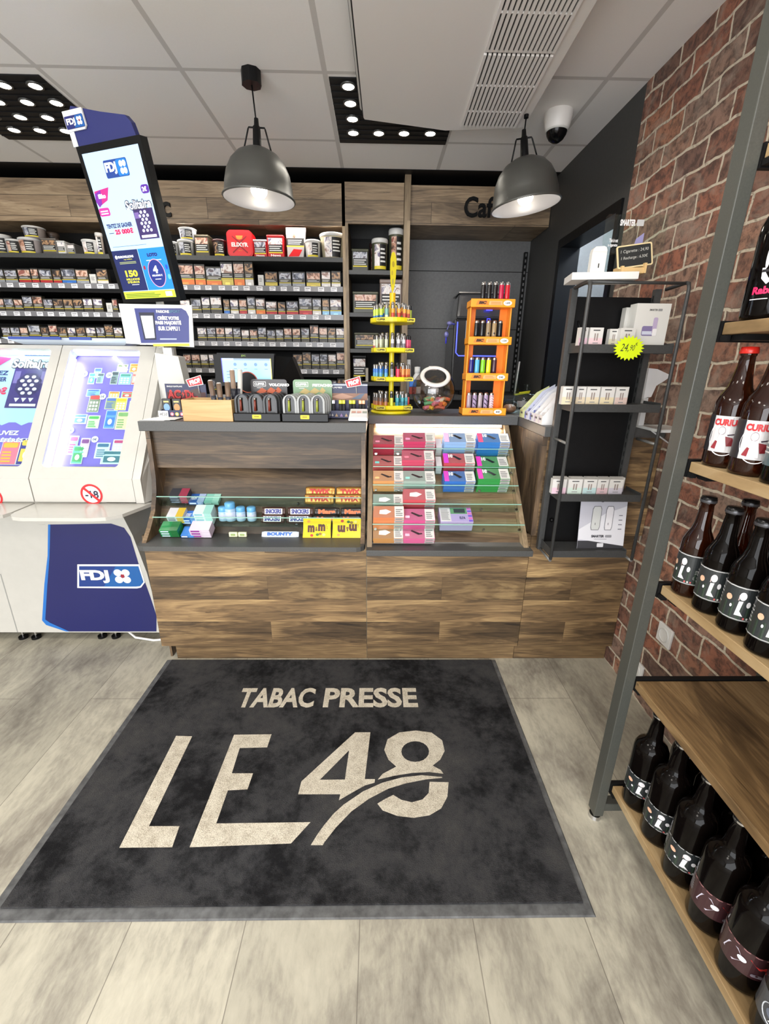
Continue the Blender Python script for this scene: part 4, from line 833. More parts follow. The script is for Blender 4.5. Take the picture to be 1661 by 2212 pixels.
# crate of cigar tubes
x0, x1, y0, y1 = PX(397, 1.81), PX(508, 1.81)-.004, 1.812, 1.93
x0 = ony(397, 912, 1.812).x; x1 = ony(504, 912, 1.812).x; zt = .085
t = thing('wooden_crate', 'open light bamboo crate holding cigar tubes on the left worktop', 'crate', ((x0+x1)/2, y0, WT))
for bb in ((x0, x1, y0, y0+.008), (x0, x1, y1-.008, y1)): m = MB(); m.box(*bb, WT, WT+zt, CRATE); m.build('long_panel', t, bevel=.001)
for bb in ((x0, x0+.008, y0+.008, y1-.008), (x1-.008, x1, y0+.008, y1-.008)): m = MB(); m.box(*bb, WT, WT+zt, CRATE); m.build('end_panel', t, bevel=.001)
m = MB(); m.box(x0+.008, x1-.008, y0+.008, y1-.008, WT, WT+.006, CRATE); m.box(x0+.11, x0+.114, y0+.008, y1-.008, WT+.006, WT+zt-.01, CRATE); m.build('divider', t)
for k, (a, b, lean, h, c1) in enumerate(((.128, .012, -.012, .15, (104, 84, 70)), (.150, .014, -.002, .14, (112, 92, 76)), (.180, .012, .003, .145, (110, 90, 74)), (.188, .07, .0, .19, (150, 128, 110)), (.203, .075, .016, .19, (206, 204, 198)))):
    m = MB(); x = x0+a; y = y0+b+.012; z = WT+.007
    m.tube([(x, y, z), (x+lean*.5, y+.002, z+h*.5), (x+lean, y+.003, z+h)], .0105, C(*c1, .3), 12); m.tube([(x+lean, y+.003, z+h), (x+lean*1.02, y+.003, z+h+.004)], .010, C(206, 200, 196, .3), 12, .006)
    m.tube([(x+lean*.30, y+.0015, z+h*.35), (x+lean*.52, y+.002, z+h*.62)], .0110, C(50, 52, 62, .3), 12)
    tag(m.build('cigar_tube'), ('cigar tube leaning left at the front of the bamboo crate', 'cigar tube in the middle front of the bamboo crate', 'straight cigar tube with dark label at front right of the bamboo crate', 'tall brown cigar tube at the back of the bamboo crate', 'tall white cigar tube at the back corner of the bamboo crate')[k], 'cigar tube', 'cigar tubes in the bamboo crate')
# two pipe-shaped lighter displays
def pipes(px0, px1, ox, card, txt, shell, acc, label):
    a = ony(px0, 912, 1.815).x; b = ony(px1, 912, 1.815).x
    t = thing('lighter_display', label, 'display', ((a+b)/2, 1.87, WT))
    m = MB(); m.box(a, b, 1.815, 1.98, WT, WT+.034, GLOSSB); d = front(m, a, WT, 1.815); W = b-a; d.rr(W*.40, .012, W*.40+.036, .028, .003, C(226, 214, 40), 1); d.rect(W*.42+.004, .018, W*.42+.024, .023, C(150, 130, 20), 2); m.build('tray', t, bevel=.003)
    m = MB(); e = ox; P = []
    H = .160; W2 = b-a-e
    for cx, cy, q in ((a+e+W2-.012, H-.012, 0), (a+e+.012, H-.012, pi/2)): P += [(cx+.012*cos(q+pi/2*i/4), cy+.012*sin(q+pi/2*i/4)) for i in range(5)]
    m.prism(P+[(a+e, .03), (a+e+W2, .03)], ((0, 1.981, WT), (1, 0, 0), (0, 0, 1)), (0, .003, 0), card[0])
    d = Decal(m, (a+e, 1.981, WT-.053), (1, 0, 0), (0, 0, 1), (0, -1, 0)); d.rr(.012, .183, .066, .203, .002, WHITE, 1); d.rr(.014, .185, .064, .201, .002, card[0], 2); d.text('CLIPPER', .017, .188, .061, .198, WHITE, 3, .05); d.rect(.026, .176, .052, .178, WHITE, 1)
    d.text(txt, W2*.50, .184, W2*.50+.088, .196, WHITE, 1, .08); 
    for k, (fx, fz, fw) in enumerate(((.55, .168, .05), (.3, .166, .05), (.75, .170, .03))): d.poly([(W2*fx-fw/2, fz-.008), (W2*fx, fz+.012), (W2*fx+fw/2, fz-.002), (W2*fx+.005, fz-.014)], card[1], 1)
    m.build('header_card', t)
    for col in range(3):
        for r in range(4):
            x = a+.032+col*(b-a-.062)/2.25+r*.005; y = 1.832+r*.032
            q = [(-.028, .034), (.028, .034), (.028, .079)]+[(.028*cos(pi*i/10), .079+.028*sin(pi*i/10)) for i in range(1, 10)]+[(-.028, .079)]
            q2 = [(p_*.72, .04+(z_-.04)*.965) for p_, z_ in q]
            m = MB(); m.prism([q, q2[::-1]], ((x, y, WT), (1, 0, 0), (0, 0, 1)), (0, .022, 0), shell); m.prism(q2, ((x, y+.012, WT), (1, 0, 0), (0, 0, 1)), (0, .006, 0), C(20, 20, 20, .25)); s_ = m
            if r == 0:
                m.tube([(x-.004, y+.004, WT+.04), (x-.003, y+.004, WT+.084)], .0055, acc, 8, .0042); m.tube([(x-.003, y+.004, WT+.084), (x-.003, y+.004, WT+.092)], .005, C(180, 170, 160, .25, .8), 8)
            tag(m.build('lighter_case'), '%s arched lighter case, %s column, %s from the front in %s display' % ('black' if txt == 'VOLCANO' else 'grey-rimmed', ORD[col], ORD[r], txt), 'lighter case', 'arched lighter cases in the %s display' % txt)
    return t
pipes(505, 607, .035, (C(34, 26, 24, .3), C(190, 90, 50)), 'VOLCANO', C(26, 26, 27, .3), C(120, 54, 42, .3), 'black lighter display with header card reading VOLCANO')
pipes(609, 710, .022, (C(116, 150, 112, .35), C(190, 170, 110)), 'PISTACHIO', C(150, 152, 150, .25), C(150, 160, 60, .3), 'lighter display with green header card reading PISTACHIO')
# second PROF display
x0, x1 = PX(712, 1.93), PX(793, 1.93); t = placard_box('lighter_display', 'dark blue lighter display with brown picture and yellow and orange lighters', x0, x1, 1.93, .07, .165, .035, C(36, 40, 78, .4), BLACK)
m = MB(); d = Decal(m, (x0, 1.9958, WT), (1, 0, 0), (0, 0, .88), (0, -1, 0)); W = x1-x0; d.rect(0, .085, W, .118, C(140, 104, 86), 1); d.poly([(.09, .09), (.13, .115), (.15, .118), (.13, .09)], C(90, 104, 124), 2); d.poly([(.0, .1), (.05, .118), (.1, .1), (.05, .088)], C(180, 140, 120), 2)
d.rect(0, .155, W, .161, C(196, 206, 226), 1); d.text('FLAMES', .002, .142, .05, .149, WHITE, 2); m.build('artwork', t)
m = MB(); d = front(m, x0, WT, 1.9298)
for k, c_ in enumerate(((180, 150, 120), (150, 120, 170), (180, 150, 120), (150, 120, 170))): d.poly([(.022+.021*k, .01), (.036+.021*k, .01), (.029+.021*k, .024)], C(*c_), 1)
d.rect(.008, .015, .016, .017, WHITE, 1); d.rect(.011, .011, .013, .022, WHITE, 1); m.build('warning_signs', t)
for k, (a, c1, nme) in enumerate(((.008, (190, 190, 196), 'silver'), (.038, (206, 206, 40), 'yellow-green'), (.052, (206, 206, 40), 'yellow-green'), (.082, (196, 200, 40), 'lime'), (.096, (196, 200, 40), 'lime'), (.124, (232, 150, 110), 'orange'), (.138, (232, 150, 110), 'orange'))):
    m = MB(); m.box(x0+a, x0+a+.014, 1.945, 1.957, WT+.003, WT+.062, BLACK); m.box(x0+a, x0+a+.014, 1.945, 1.957, WT+.062, WT+.078, C(*c1, .25, .4)); tag(m.build('lighter', bevel=.002), ('%s-topped lighter in the dark blue display by the white dish' if nme in ('silver', 'orange') and k in (0, 5) else '%s-topped lighter in the dark blue display behind the white dish') % nme, 'lighter', 'lighters in the dark blue display, %s' % nme)
prof(ony(764, 826, 1.99).x, ony(764, 826, 1.99).z, 1.985, 'red PROF flag above the display with yellow lighters')
# white change dish
a, b = ony(752, 908, 1.83).x, ony(795, 908, 1.83).x; t = thing('change_dish', 'small white plastic dish with three cut-outs at the worktop end', 'dish', ((a+b)/2, 1.86, WT))
m = MB(); m.hexa([(a, 1.825, WT+.004), (b, 1.825, WT+.004), (b, 1.93, WT+.004), (a, 1.93, WT+.004)], [(a+.002, 1.825, WT+.018), (b-.002, 1.825, WT+.018), (b-.004, 1.93, WT+.045), (a+.004, 1.93, WT+.045)], C(226, 228, 230, .3)); m.build('body', t, bevel=.004)
m = MB(); d = Decal(m, (a+.003, 1.827, WT+.0188), (1, 0, 0), (0, .968, .25), (0, -.25, .968))
for k, c_ in enumerate(((200, 150, 140), (206, 160, 150), (150, 160, 150))): d.rect(.008+k*.023, .05, .026+k*.023, .072, C(*c_), 2)
m.build('slots', t)
m = MB(); 
for k in range(3): m.box(-.965+k*.012, -.87+k*.02, 1.82+k*.006, 1.90+k*.01, WT+k*.0012, WT+.001+k*.0012, WHITE)
tag(m.build('paper_sheets'), 'loose white paper sheets at the left end of the worktop', 'paper')
# customer display of the till
y = 2.04; TL, TR, BR, BL = ony(468, 762, y), ony(592, 764, y), ony(590, 836, y), ony(464, 833, y)
t = thing('till_display', 'black touch-screen till with light blue screen behind the worktop', 'till', ((TL.x+TR.x)/2, y+.06, WT))
m = MB(); P = [(TL.x, TL.z), (TR.x, TR.z), (BR.x, BR.z), (BL.x, BL.z)]; m.prism(P, ((0, y, 0), (1, 0, 0), (0, 0, 1)), (0, .025, 0), BLACK); m.build('bezel', t, bevel=.006)
m = MB(); d = Decal(m, (TL.x, y, BL.z), (1, 0, 0), (0, 0, 1), (0, -1, 0)); W = TR.x-TL.x; H = TL.z-BL.z
sk = C(132, 186, 236, .3, 0, .8); d.rect(.020, .016, W-.020, H-.022, sk, 1); d.rect(.016, .016, .020, H-.022, C(70, 70, 200, .3, 0, .8), 1); d.rect(W-.020, .016, W-.016, H-.022, C(220, 220, 90, .3, 0, .8), 1)
d.rect(.02, H-.03, .07, H-.022, C(160, 206, 244, .3, 0, .8), 2); d.rect(.07, H-.03, W-.02, H-.022, C(110, 130, 150, .3, 0, .5), 2)
for k in range(4):
    d.ell(.075+.045*k, H*.66, .007, .007, C(80, 120, 160, .3, 0, .5), 3, 12); d.rect(.068+.045*k, H*.52, .082+.045*k, H*.53, C(60, 90, 120), 3)
for k in range(3): d.rect(.035, H*(.25+.09*k), .05, H*(.265+.09*k), C(60, 90, 120), 3)
d.ell(W*.5, .016, .046, .046, C(190, 90, 60), 4, 30); d.ell(W*.5, .016, .042, .042, BLACK, 5, 30); d.text('JDC', W*.42, H-.016, W*.5, H-.007, C(120, 150, 60), 2, .03); m.build('display_panel', t)
m = MB(); e = ony(628, 775, y+.12); f_ = ony(628, 838, y+.12); m.hexa([(TR.x-.01, y+.025, BR.z), (TR.x+.10, y+.12, BR.z+.01), (TR.x+.10, y+.2, BR.z+.01), (TR.x-.2, y+.2, BR.z)], [(TR.x-.01, y+.025, TR.z-.01), (TR.x+.055, y+.12, TR.z-.012), (TR.x+.055, y+.2, TR.z-.012), (TR.x-.2, y+.2, TR.z-.01)], BLACK); m.build('rear_housing', t)
m = MB(); m.box(TL.x-.035, TL.x+.02, y+.05, y+.06, BL.z+.05, TL.z-.008, BLACK); m.build('card_arm', t); m = MB(); m.box(TL.x+.10, TR.x-.10, y+.026, y+.085, WT, BL.z+.03, BLACK); m.build('stand', t)
# ================================================================ SWEETS IN THE LEFT DISPLAY
def wrap_bar(name, label, px0, px1, v, y, z, col, txt, tcol, group, h=.030, cat='chocolate bar', bcol=None, lean=.35):
    a, b = ony(px0, v, y).x, ony(px1, v, y).x; W = b-a
    m = MB(); m.X = Matrix.Translation((a, y, z)) @ Matrix.Rotation(-lean, 4, 'X')
    n = 12; pr = []
    for i in range(n+1):
        f = i/n; x = W*f; e = min(f, 1-f)*W; k = min(1, e/.012); rr_ = .35+.65*sqrt(k); pr.append((x, rr_))
    vs = []; fs = []; K = 12
    for x, rr_ in pr:
        for j in range(K): q = 2*pi*j/K; vs.append((x, .010+.010*rr_*cos(q), h/2+h/2*(rr_ if rr_ > .6 else .85)*sin(q)))
    for i in range(n):
        for j in range(K): fs.append((i*K+j, (i+1)*K+j, (i+1)*K+(j+1) % K, i*K+(j+1) % K))
    fs += [tuple(range(K))[::-1], tuple(range(n*K, n*K+K))]
    m.add(vs, fs, col, True)
    d = Decal(m, (0, -.0012, 0), (1, 0, 0), (0, 0, 1), (0, -1, 0))
    if bcol: d.rect(W*.12, h*.2, W*.88, h*.8, bcol, 0)
    d.text(txt, W*.16, h*.26, W*.84, h*.76, tcol, 2, .06)
    return tag(m.build(name, base=True), label, cat, group)
GOLD = C(176, 130, 66, .28, .6); MARSC = C(30, 26, 24, .25); SNK = C(60, 34, 26, .3)
TRY = {3: (1.822, .808), 2: (1.762, .736), 1: (1.725, .692)}
for k, (a, b) in enumerate(((657, 720), (723, 784))):
    for r in range(2): wrap_bar('chocolate_bar', 'golden TWIX bar at the %s of the top sweet tray, %s' % (('left', 'right')[k], ('lying in front', 'lying behind')[r]), a+3*r, b+3*r, 1080, 1.823+.023*r, .810+.026*r, GOLD, 'TWIX', C(180, 30, 30), 'TWIX bars on the top sweet tray', .048)
for k, (a, b, tx, c1, c2, c3, gr) in enumerate(((562, 612, 'SNICKERS', SNK, C(40, 50, 130), WHITE, 'SNICKERS bars on the middle sweet tray'), (617, 672, 'SNICKERS', SNK, C(40, 50, 130), WHITE, 'SNICKERS bars on the middle sweet tray'), (675, 729, 'Mars', MARSC, C(226, 110, 60), None, 'Mars bars on the middle sweet tray'), (732, 783, 'Mars', MARSC, C(226, 110, 60), None, 'Mars bars on the middle sweet tray'))):
    for r in range(2): wrap_bar('chocolate_bar', '%s %s bar in the %s pile, %s' % ('brown' if tx[0] == 'S' else 'black', tx, ('left', 'right')[k % 2], ('front one', 'rear one')[r]), a+4*r, b+4*r, 1120, 1.763+.023*r, .742+.026*r, c1, tx, c2, gr, .040, 'chocolate bar', c3)
wrap_bar('chocolate_bar', 'white and blue BOUNTY bar at the bottom of the sweet display', 562, 643, 1140, 1.732, .690, C(214, 226, 240, .3), 'BOUNTY', C(60, 110, 190), None, .030, lean=.6)
def mm(a, b, flip, label):
    x0, x1 = ony(a, 1140, 1.735).x, ony(b, 1140, 1.735).x; W = x1-x0; H = .082
    m = MB(); m.X = Matrix.Translation((x0, 1.730, .691)) @ Matrix.Rotation(radians(-28), 4, 'X')
    m.lathe([(.001, -.5), (.42, -.46), (.5, -.2), (.5, .2), (.42, .46), (.001, .5)], C(244, 206, 20, .25), 4, (0, 0, 0)) if 0 else m.prism([(0, 0), (W, 0), (W-.002, H*.5), (W, H), (0, H), (.002, H*.5)], ((0, 0, 0), (1, 0, 0), (0, 0, 1)), (0, .012, 0), C(246, 208, 20, .25))
    d = Decal(m, (0, 0, 0), (1, 0, 0), (0, 0, 1), (0, -1, 0)); br = C(74, 34, 22)
    d.text('m', W*.17, H*.28, W*.42, H*.66, br, 1, .07, 0, flip); d.text('&', W*.44, H*.34, W*.53, H*.58, br, 1, .03, 0, flip); d.text('m', W*.54, H*.34, W*.80, H*.72, br, 1, .07, 0, flip); d.text("'s", W*.82, H*.45, W*.88, H*.7, br, 1, .0, 0, flip)
    for k, (p_, q_, c_) in enumerate(((.32, .12, (200, 50, 40)), (.62, .2, (150, 110, 40)), (.52, .16, (60, 110, 40)), (.75, .16, (240, 220, 120)), (.2, .85, (230, 150, 60)))): d.ell(W*p_, H*(1-q_ if flip else q_), .007, .006, C(*c_), 1, 12)
    tag(m.build('sweet_bag', bevel=.003), label, 'sweet bag', 'yellow m&m bags at the bottom of the sweet display')
mm(653, 714, False, 'yellow m&m sweet bag standing upright'); mm(717, 784, True, 'yellow m&m sweet bag turned upside down beside the first')
def gum(a, b, v, y, z, n, c1, c2, label, group=None, txt=None, tc=None, dz=.012, dpt=.055):
    x0, x1 = ony(a, v, y).x, ony(b, v, y).x; W = x1-x0
    for k in range(n):
        m = MB(); m.X = Matrix.Translation((x0, y-.006*k*0, z)) @ Matrix.Rotation(radians(25), 4, 'X') @ Matrix.Translation((0, 0, k*(dz+.001)))
        m.box(0, W, 0, dpt, 0, dz, C(*c1, .3)); d = Decal(m, (0, 0, dz), (1, 0, 0), (0, 1, 0), (0, 0, 1)); d.rect(W*.55, 0, W, dpt, C(*c2, .3), 1)
        d2 = Decal(m, (0, 0, 0), (1, 0, 0), (0, 0, 1), (0, -1, 0)); d2.rect(W*.06, dz*.2, W*.5, dz*.8, C(*tc) if tc else WHITE, 1); d2.rect(W*.6, 0, W*.98, dz, C(*c2, .3), 1)
        if txt: d.text(txt, W*.08, dpt*.3, W*.5, dpt*.7, C(*tc) if tc else WHITE, 2, .03)
        tag(m.build('gum_pack'), label if n == 1 else label+', %s from below' % ORD[k], 'chewing gum', group)
gum(369, 408, 1085, 1.822, .812, 3, (60, 60, 66), (150, 60, 80), 'dark grey and maroon gum pack on the top tray', 'maroon gum packs on the top tray', None, (120, 130, 150))
gum(408, 440, 1085, 1.822, .806, 1, (50, 96, 170), (170, 190, 226), 'blue FREEDENT gum pack on the top tray', None, 'FREEDENT', (226, 232, 244), .014)
gum(441, 472, 1085, 1.822, .806, 1, (140, 206, 190), (170, 220, 206), 'mint green wavy gum pack on the top tray', None, None, (190, 230, 220), .014)
gum(364, 399, 1125, 1.762, .742, 3, (206, 206, 210), (206, 176, 60), 'white and yellow gum pack on the middle tray', 'yellow gum packs on the middle tray', None, (90, 100, 120))
gum(394, 428, 1125, 1.764, .738, 2, (50, 110, 196), (120, 170, 226), 'blue gum pack on the middle tray', 'blue gum packs on the middle tray', 'FREEDENT', (230, 236, 246))
gum(424, 462, 1125, 1.762, .740, 4, (206, 226, 220), (150, 206, 196), 'white and mint gum pack on the middle tray', 'mint gum packs on the middle tray', None, (120, 180, 190), .014)
gum(347, 386, 1145, 1.724, .694, 3, (30, 130, 70), (40, 110, 60), 'green gum pack at the left of the bottom row', 'green gum packs in the bottom row', None, (206, 226, 236))
gum(390, 418, 1150, 1.722, .692, 1, (70, 130, 206), (90, 150, 220), 'thin blue gum pack in the bottom row')
gum(412, 455, 1145, 1.722, .693, 3, (226, 206, 226), (230, 220, 232), 'white and violet gum pack in the bottom row', 'violet gum packs in the bottom row', None, (150, 60, 150), .014)
for k, a in enumerate((493, 513)):
    x0 = ony(a, 1150, 1.73).x; m = MB(); m.box(x0, x0+.036, 1.732, 1.744, .691, .712, C(226, 230, 190, .3)); d = front(m, x0, .691, 1.732); d.rr(.008, .006, .028, .016, .003, C(150, 170, 110), 1); tag(m.build('sugar_tin', bevel=.003), 'small cream mint box, the %s one of the pair beside the violet gum' % ('left', 'right')[k], 'mint box', 'cream mint boxes in the bottom row')
for k, (a, h, fr) in enumerate(((484, .062, 0), (500, .082, 1), (522, .062, 0), (545, .062, 0))):
    p = ony(a, 1125, 1.785); z = .748; r = .020 if not fr else .023
    t = thing('gum_jar', ('light blue gum jar, leftmost of the four', 'light blue gum jar, tallest of the four', 'light blue gum jar, third of the four from the left', 'light blue gum jar next to the chocolate bars')[k], 'gum jar', (p.x, 1.785, z), 'light blue gum jars')
    m = MB(); m.lathe([(.001, 0), (r*.85, 0), (r, .004), (r, h*.62), (r*.86, h*.70)], C(160, 190, 214, .2), 24, (p.x, 1.785, z)); m.lathe([(r*1.01, .012), (r*1.01, h*.52)], C(196, 206, 226, .35), 12, (p.x, 1.785, z), -pi*.9, -pi*.1); m.build('jar', t)
    m = MB(); m.lathe([(r*.9, h*.68), (r*.94, h*.72), (r*.94, h*.94), (r*.8, h), (.001, h)], C(100, 168, 214, .3), 24, (p.x, 1.785, z)); m.build('lid', t)
# ================================================================ VAPING BOXES IN THE MIDDLE DISPLAY
def vape(j, row, n, col, acc, cname, style=0, dx=0.0, wide=None):
    px = [(806, 871), (870, 938), (957, 1023), (1029, 1096)][j]
    colnm = ['left', 'second', 'third', 'right'][j]
    if row < 5: y, z = MT[row]; v = (975, 1015, 1055, 1095, 1139)[row]
    else: y, z, v = 1.655, .695, 1168
    xa, xb = ony(px[0], v, y).x+dx, ony(px[1], v, y).x+dx
    if j == 3: xa -= .0; xb = min(xb, GX1-.002)
    W = xb-xa; T = .0155; L = .062
    rown = ['top', 'second', 'third', 'fourth', 'fifth', 'bottom'][row]
    for k in range(n):
        m = MB(); m.X = Matrix.Translation((xa+random.uniform(-.0015, .0015), y+(.006 if row < 5 else 0), z+.004)) @ Matrix.Rotation(radians(30), 4, 'X') @ Matrix.Translation((0, 0, k*(T+.0006)))
        m.box(0, W, 0, L, 0, T, C(*col, .35)); s2 = W*.69
        d = Decal(m, (0, 0, T), (1, 0, 0), (0, 1, 0), (0, 0, 1)); gl = C(214, 214, 210, .5)
        d2 = Decal(m, (0, 0, 0), (1, 0, 0), (0, 0, 1), (0, -1, 0)); d2.rect(s2, .001, W-.001, T-.001, C(196, 192, 190), 1); d2.lines(s2+.004, .004, W-.004, T-.003, 2, C(120, 118, 118), 2, .5, .2)
        d.rect(0, 0, s2, L, C(*[int(q_*.62+250*.38) for q_ in col], .35), 0); d.rect(s2, .001, W-.001, L-.001, gl, 1)
        if k == n-1:
            d.lines(s2+.005, .010, W-.006, L-.012, 4, C(120, 120, 122), 2, .45, .35)
            if style == 0: d.poly([(s2*.35, L*.62), (s2*.42, L*.70), (s2*.80, L*.42), (s2*.84, L*.48), (s2*.9, L*.36), (s2*.70, L*.3)], C(44, 30, 34), 3); d.rect(s2*.1, L*.2, s2*.3, L*.4, C(*acc), 2)
            elif style == 1: d.poly([(s2*.40, L*.72), (s2*.52, L*.78), (s2*.86, L*.40), (s2*.72, L*.30)], C(24, 28, 34), 3); d.rect(0, 0, s2*.22, L, C(*acc), 2); d.text('10', s2*.24, L*.55, s2*.45, L*.9, WHITE, 2, .06)
            else: d.poly([(s2*.28, L*.3), (s2*.3, L*.62), (s2*.6, L*.7), (s2*.85, L*.5), (s2*.6, L*.26)], C(244, 240, 236), 3)
        tag(m.build('vape_box'), '%s vaping box, %s column of %s tray, %s from below' % (cname, colnm, rown, ORD[k]), 'vape box', '%s vaping boxes on the %s tray of the %s column' % (cname, rown, colnm))
random.seed(11)
vape(0, 0, 4, (190, 60, 80), (240, 150, 180), 'pink-red', 0); vape(1, 0, 5, (206, 70, 110), (246, 160, 200), 'rose', 0); vape(2, 0, 5, (150, 190, 236), (236, 190, 230), 'pale blue', 1); vape(3, 0, 5, (60, 130, 210), (226, 70, 120), 'blue', 1)
vape(0, 1, 3, (206, 90, 90), (120, 210, 200), 'coral', 0); vape(1, 1, 5, (214, 80, 110), (240, 130, 150), 'raspberry', 0, -.004); vape(2, 1, 4, (206, 80, 90), (206, 60, 200), 'magenta and orange', 1); vape(3, 1, 3, (60, 170, 90), (226, 60, 190), 'green and pink', 1)
vape(0, 2, 4, (226, 160, 100), (240, 190, 130), 'orange', 0); vape(1, 2, 4, (170, 190, 180), (150, 220, 210), 'grey-green', 0); vape(2, 2, 4, (60, 120, 206), (206, 70, 190), 'blue and magenta', 1); vape(3, 2, 5, (60, 160, 80), (214, 50, 170), 'green and magenta', 1)
vape(0, 3, 2, (160, 190, 176), (150, 200, 190), 'mint grey', 2); vape(1, 3, 4, (220, 90, 100), (250, 250, 250), 'salmon', 2)
vape(0, 4, 5, (232, 140, 90), (250, 250, 250), 'orange and white', 2); vape(1, 4, 4, (226, 90, 150), (250, 200, 220), 'hot pink', 0)
vape(0, 5, 2, (206, 150, 90), (130, 190, 90), 'orange and lime', 2); vape(1, 5, 2, (232, 110, 160), (250, 190, 210), 'bubblegum pink', 0)
# wide lilac box standing on the fifth tray
y, z = MT[4]; xa, xb = ony(950, 1140, y).x, ony(1020, 1140, y).x
for k in range(3):
    m = MB(); m.X = Matrix.Translation((xa, y+.006, z+.004)) @ Matrix.Rotation(radians(24), 4, 'X') @ Matrix.Translation((0, 0, k*.017)); W = xb-xa; L = .085
    m.box(0, W, 0, L, 0, .0165, C(190, 176, 214, .35)); d = Decal(m, (0, 0, .0165), (1, 0, 0), (0, 1, 0), (0, 0, 1)); d.rect(.002, .002, W*.33, L-.002, C(206, 208, 208), 1); d.lines(.006, .01, W*.31, L-.008, 9, C(130, 132, 136), 2, .4, .2)
    d.rect(W*.34, L*.55, W*.86, L-.002, C(96, 150, 110), 1); d.rect(W*.34, .002, W*.86, L*.53, C(170, 160, 206), 1); d.rect(W*.45, L*.62, W*.8, L*.9, C(50, 60, 66), 2); d.text('ELFA', W*.6, L*.18, W*.78, L*.36, C(60, 60, 100), 2, .04)
    for q in range(6): d.rect(W*.87, L*(q/6)+.001, W-.001, L*((q+1)/6)-.002, C(206, 110, 190) if q % 2 else C(120, 90, 200), 1)
    tag(m.build('vape_box'), 'large lilac and grey vaping box on the fifth tray, %s of three' % ('bottom', 'middle', 'top')[k], 'vape box', 'large lilac vaping boxes on the fifth tray')
# narrow white boxes between second and third column
for row, y, z, v in ((0, 1.94, 1.0, 975), (1, 1.873, .933, 1015)):
    xa, xb = ony(941, v, y).x, ony(953, v, y).x
    for k in range(3):
        m = MB(); m.X = Matrix.Translation((xa, y+.006, z+.004)) @ Matrix.Rotation(radians(30), 4, 'X') @ Matrix.Translation((0, 0, k*.016)); m.box(0, xb-xa, 0, .06, 0, .0155, C(206, 206, 210, .35)); tag(m.build('vape_box'), 'narrow white vaping box on the %s tray, %s of three' % (('top', 'second')[row], ('bottom', 'middle', 'top')[k]), 'vape box', 'narrow white vaping boxes')
# ================================================================ ON THE MIDDLE WORKTOP
CAR = (.065, 2.215)
t = thing('lighter_carousel', 'four-tier yellow lighter carousel with leaf-shaped top sign', 'display stand', (CAR[0], CAR[1], WT))
m = MB(); m.lathe([(.001, 0), (.098, 0), (.100, .006), (.096, .012), (.001, .014)], YELLOW, 40, (CAR[0], CAR[1], WT)); m.build('base', t)
m = MB(); m.cyl((CAR[0], CAR[1], WT+.01), .012, .50, YELLOW, 12); m.build('pole', t)
TIER = [WT+.020, WT+.150, WT+.278, WT+.405]
for k, z in enumerate(TIER):
    m = MB(); N8 = 8; R = .100
    P = [(R*cos(2*pi*(i+.5)/N8+.2), R*sin(2*pi*(i+.5)/N8+.2)) for i in range(N8)] if k < 3 else [(R*1.02*cos(2*pi*i/36), R*1.02*sin(2*pi*i/36)) for i in range(36)]
    m.prism(P, ((CAR[0], CAR[1], z), (1, 0, 0), (0, 1, 0)), (0, 0, .004), YELLOW)
    Pi = [(a*.96, b*.96) for a, b in P]; m.prism([P, Pi[::-1]], ((CAR[0], CAR[1], z), (1, 0, 0), (0, 1, 0)), (0, 0, .020), YELLOW)
    tr = m.build('tier', t)
    for a_, b_, s_ in ((-.075, -.03, 'CLIPPER'), (.055, .10, 'CLIPPER')):
        m = MB(); yy = CAR[1]-R*(1.02 if k == 3 else .955); q = sqrt(max(0, R*R-(a_+.02)**2)) ; yy = CAR[1]-min(R*.96, q+.012)
        d = front(m, CAR[0]+a_, z, yy); d.rr(0, .001, .046, .019, .002, BLACK, 1); d.rr(.001, .002, .045, .018, .002, C(214, 196, 40), 2); d.text(s_, .005, .006, .041, .014, BLACK, 3, .05); m.build('brand_plate', tr)
m = MB(); m.cyl((CAR[0], CAR[1], TIER[3]+.004), .0135, .125, C(240, 190, 20, .35), 14); m.build('sign_post', t)
m = MB(); zz = TIER[3]+.125
LP = [(0, 0), (.010, .03), (.016, .07), (.0185, .115), (.017, .145), (.010, .165), (.002, .170), (-.007, .163), (-.0125, .14), (-.0135, .10), (-.0115, .055), (-.006, .02)]
m.prism([(a, b) for a, b in LP], ((CAR[0]-.001, CAR[1]-.004, zz), Vector((.9, .45, 0)), (0, 0, 1)), (.0, .012, 0), C(222, 206, 50, .35))
d = Decal(m, (CAR[0]-.001, CAR[1]-.005, zz), Vector((.9, .45, 0)), (0, 0, 1), (0, -1, 0)); d.ell(.002, .12, .006, .012, C(180, 160, 50), 1); d.ell(-.003, .085, .004, .010, C(190, 170, 60), 1); d.ell(.001, .05, .004, .012, C(180, 170, 90), 1)
m.build('leaf_sign', t)
def clip(x, y, z, cols, cap, name, label, group):
    m = MB(); r = .0078; n = len(cols); h = .052
    for i, c_ in enumerate(cols): m.lathe([(r, h*i/n), (r, h*(i+1)/n)], C(*c_, .3), 12, (x, y, z), 0, 2*pi, True, 1, .8)
    m.lathe([(.001, 0), (r, 0)], C(*cols[0], .3), 12, (x, y, z)); m.lathe([(r*.95, h), (r*.95, h+.014), (r*.7, h+.019), (.001, h+.020)], C(*cap[:3], .25, cap[3]), 12, (x, y, z), 0, 2*pi, True, 1, .8)
    return tag(m.build(name), label, 'lighter', group)
MET = (150, 148, 146, .8); BLK = (24, 24, 26, 0)
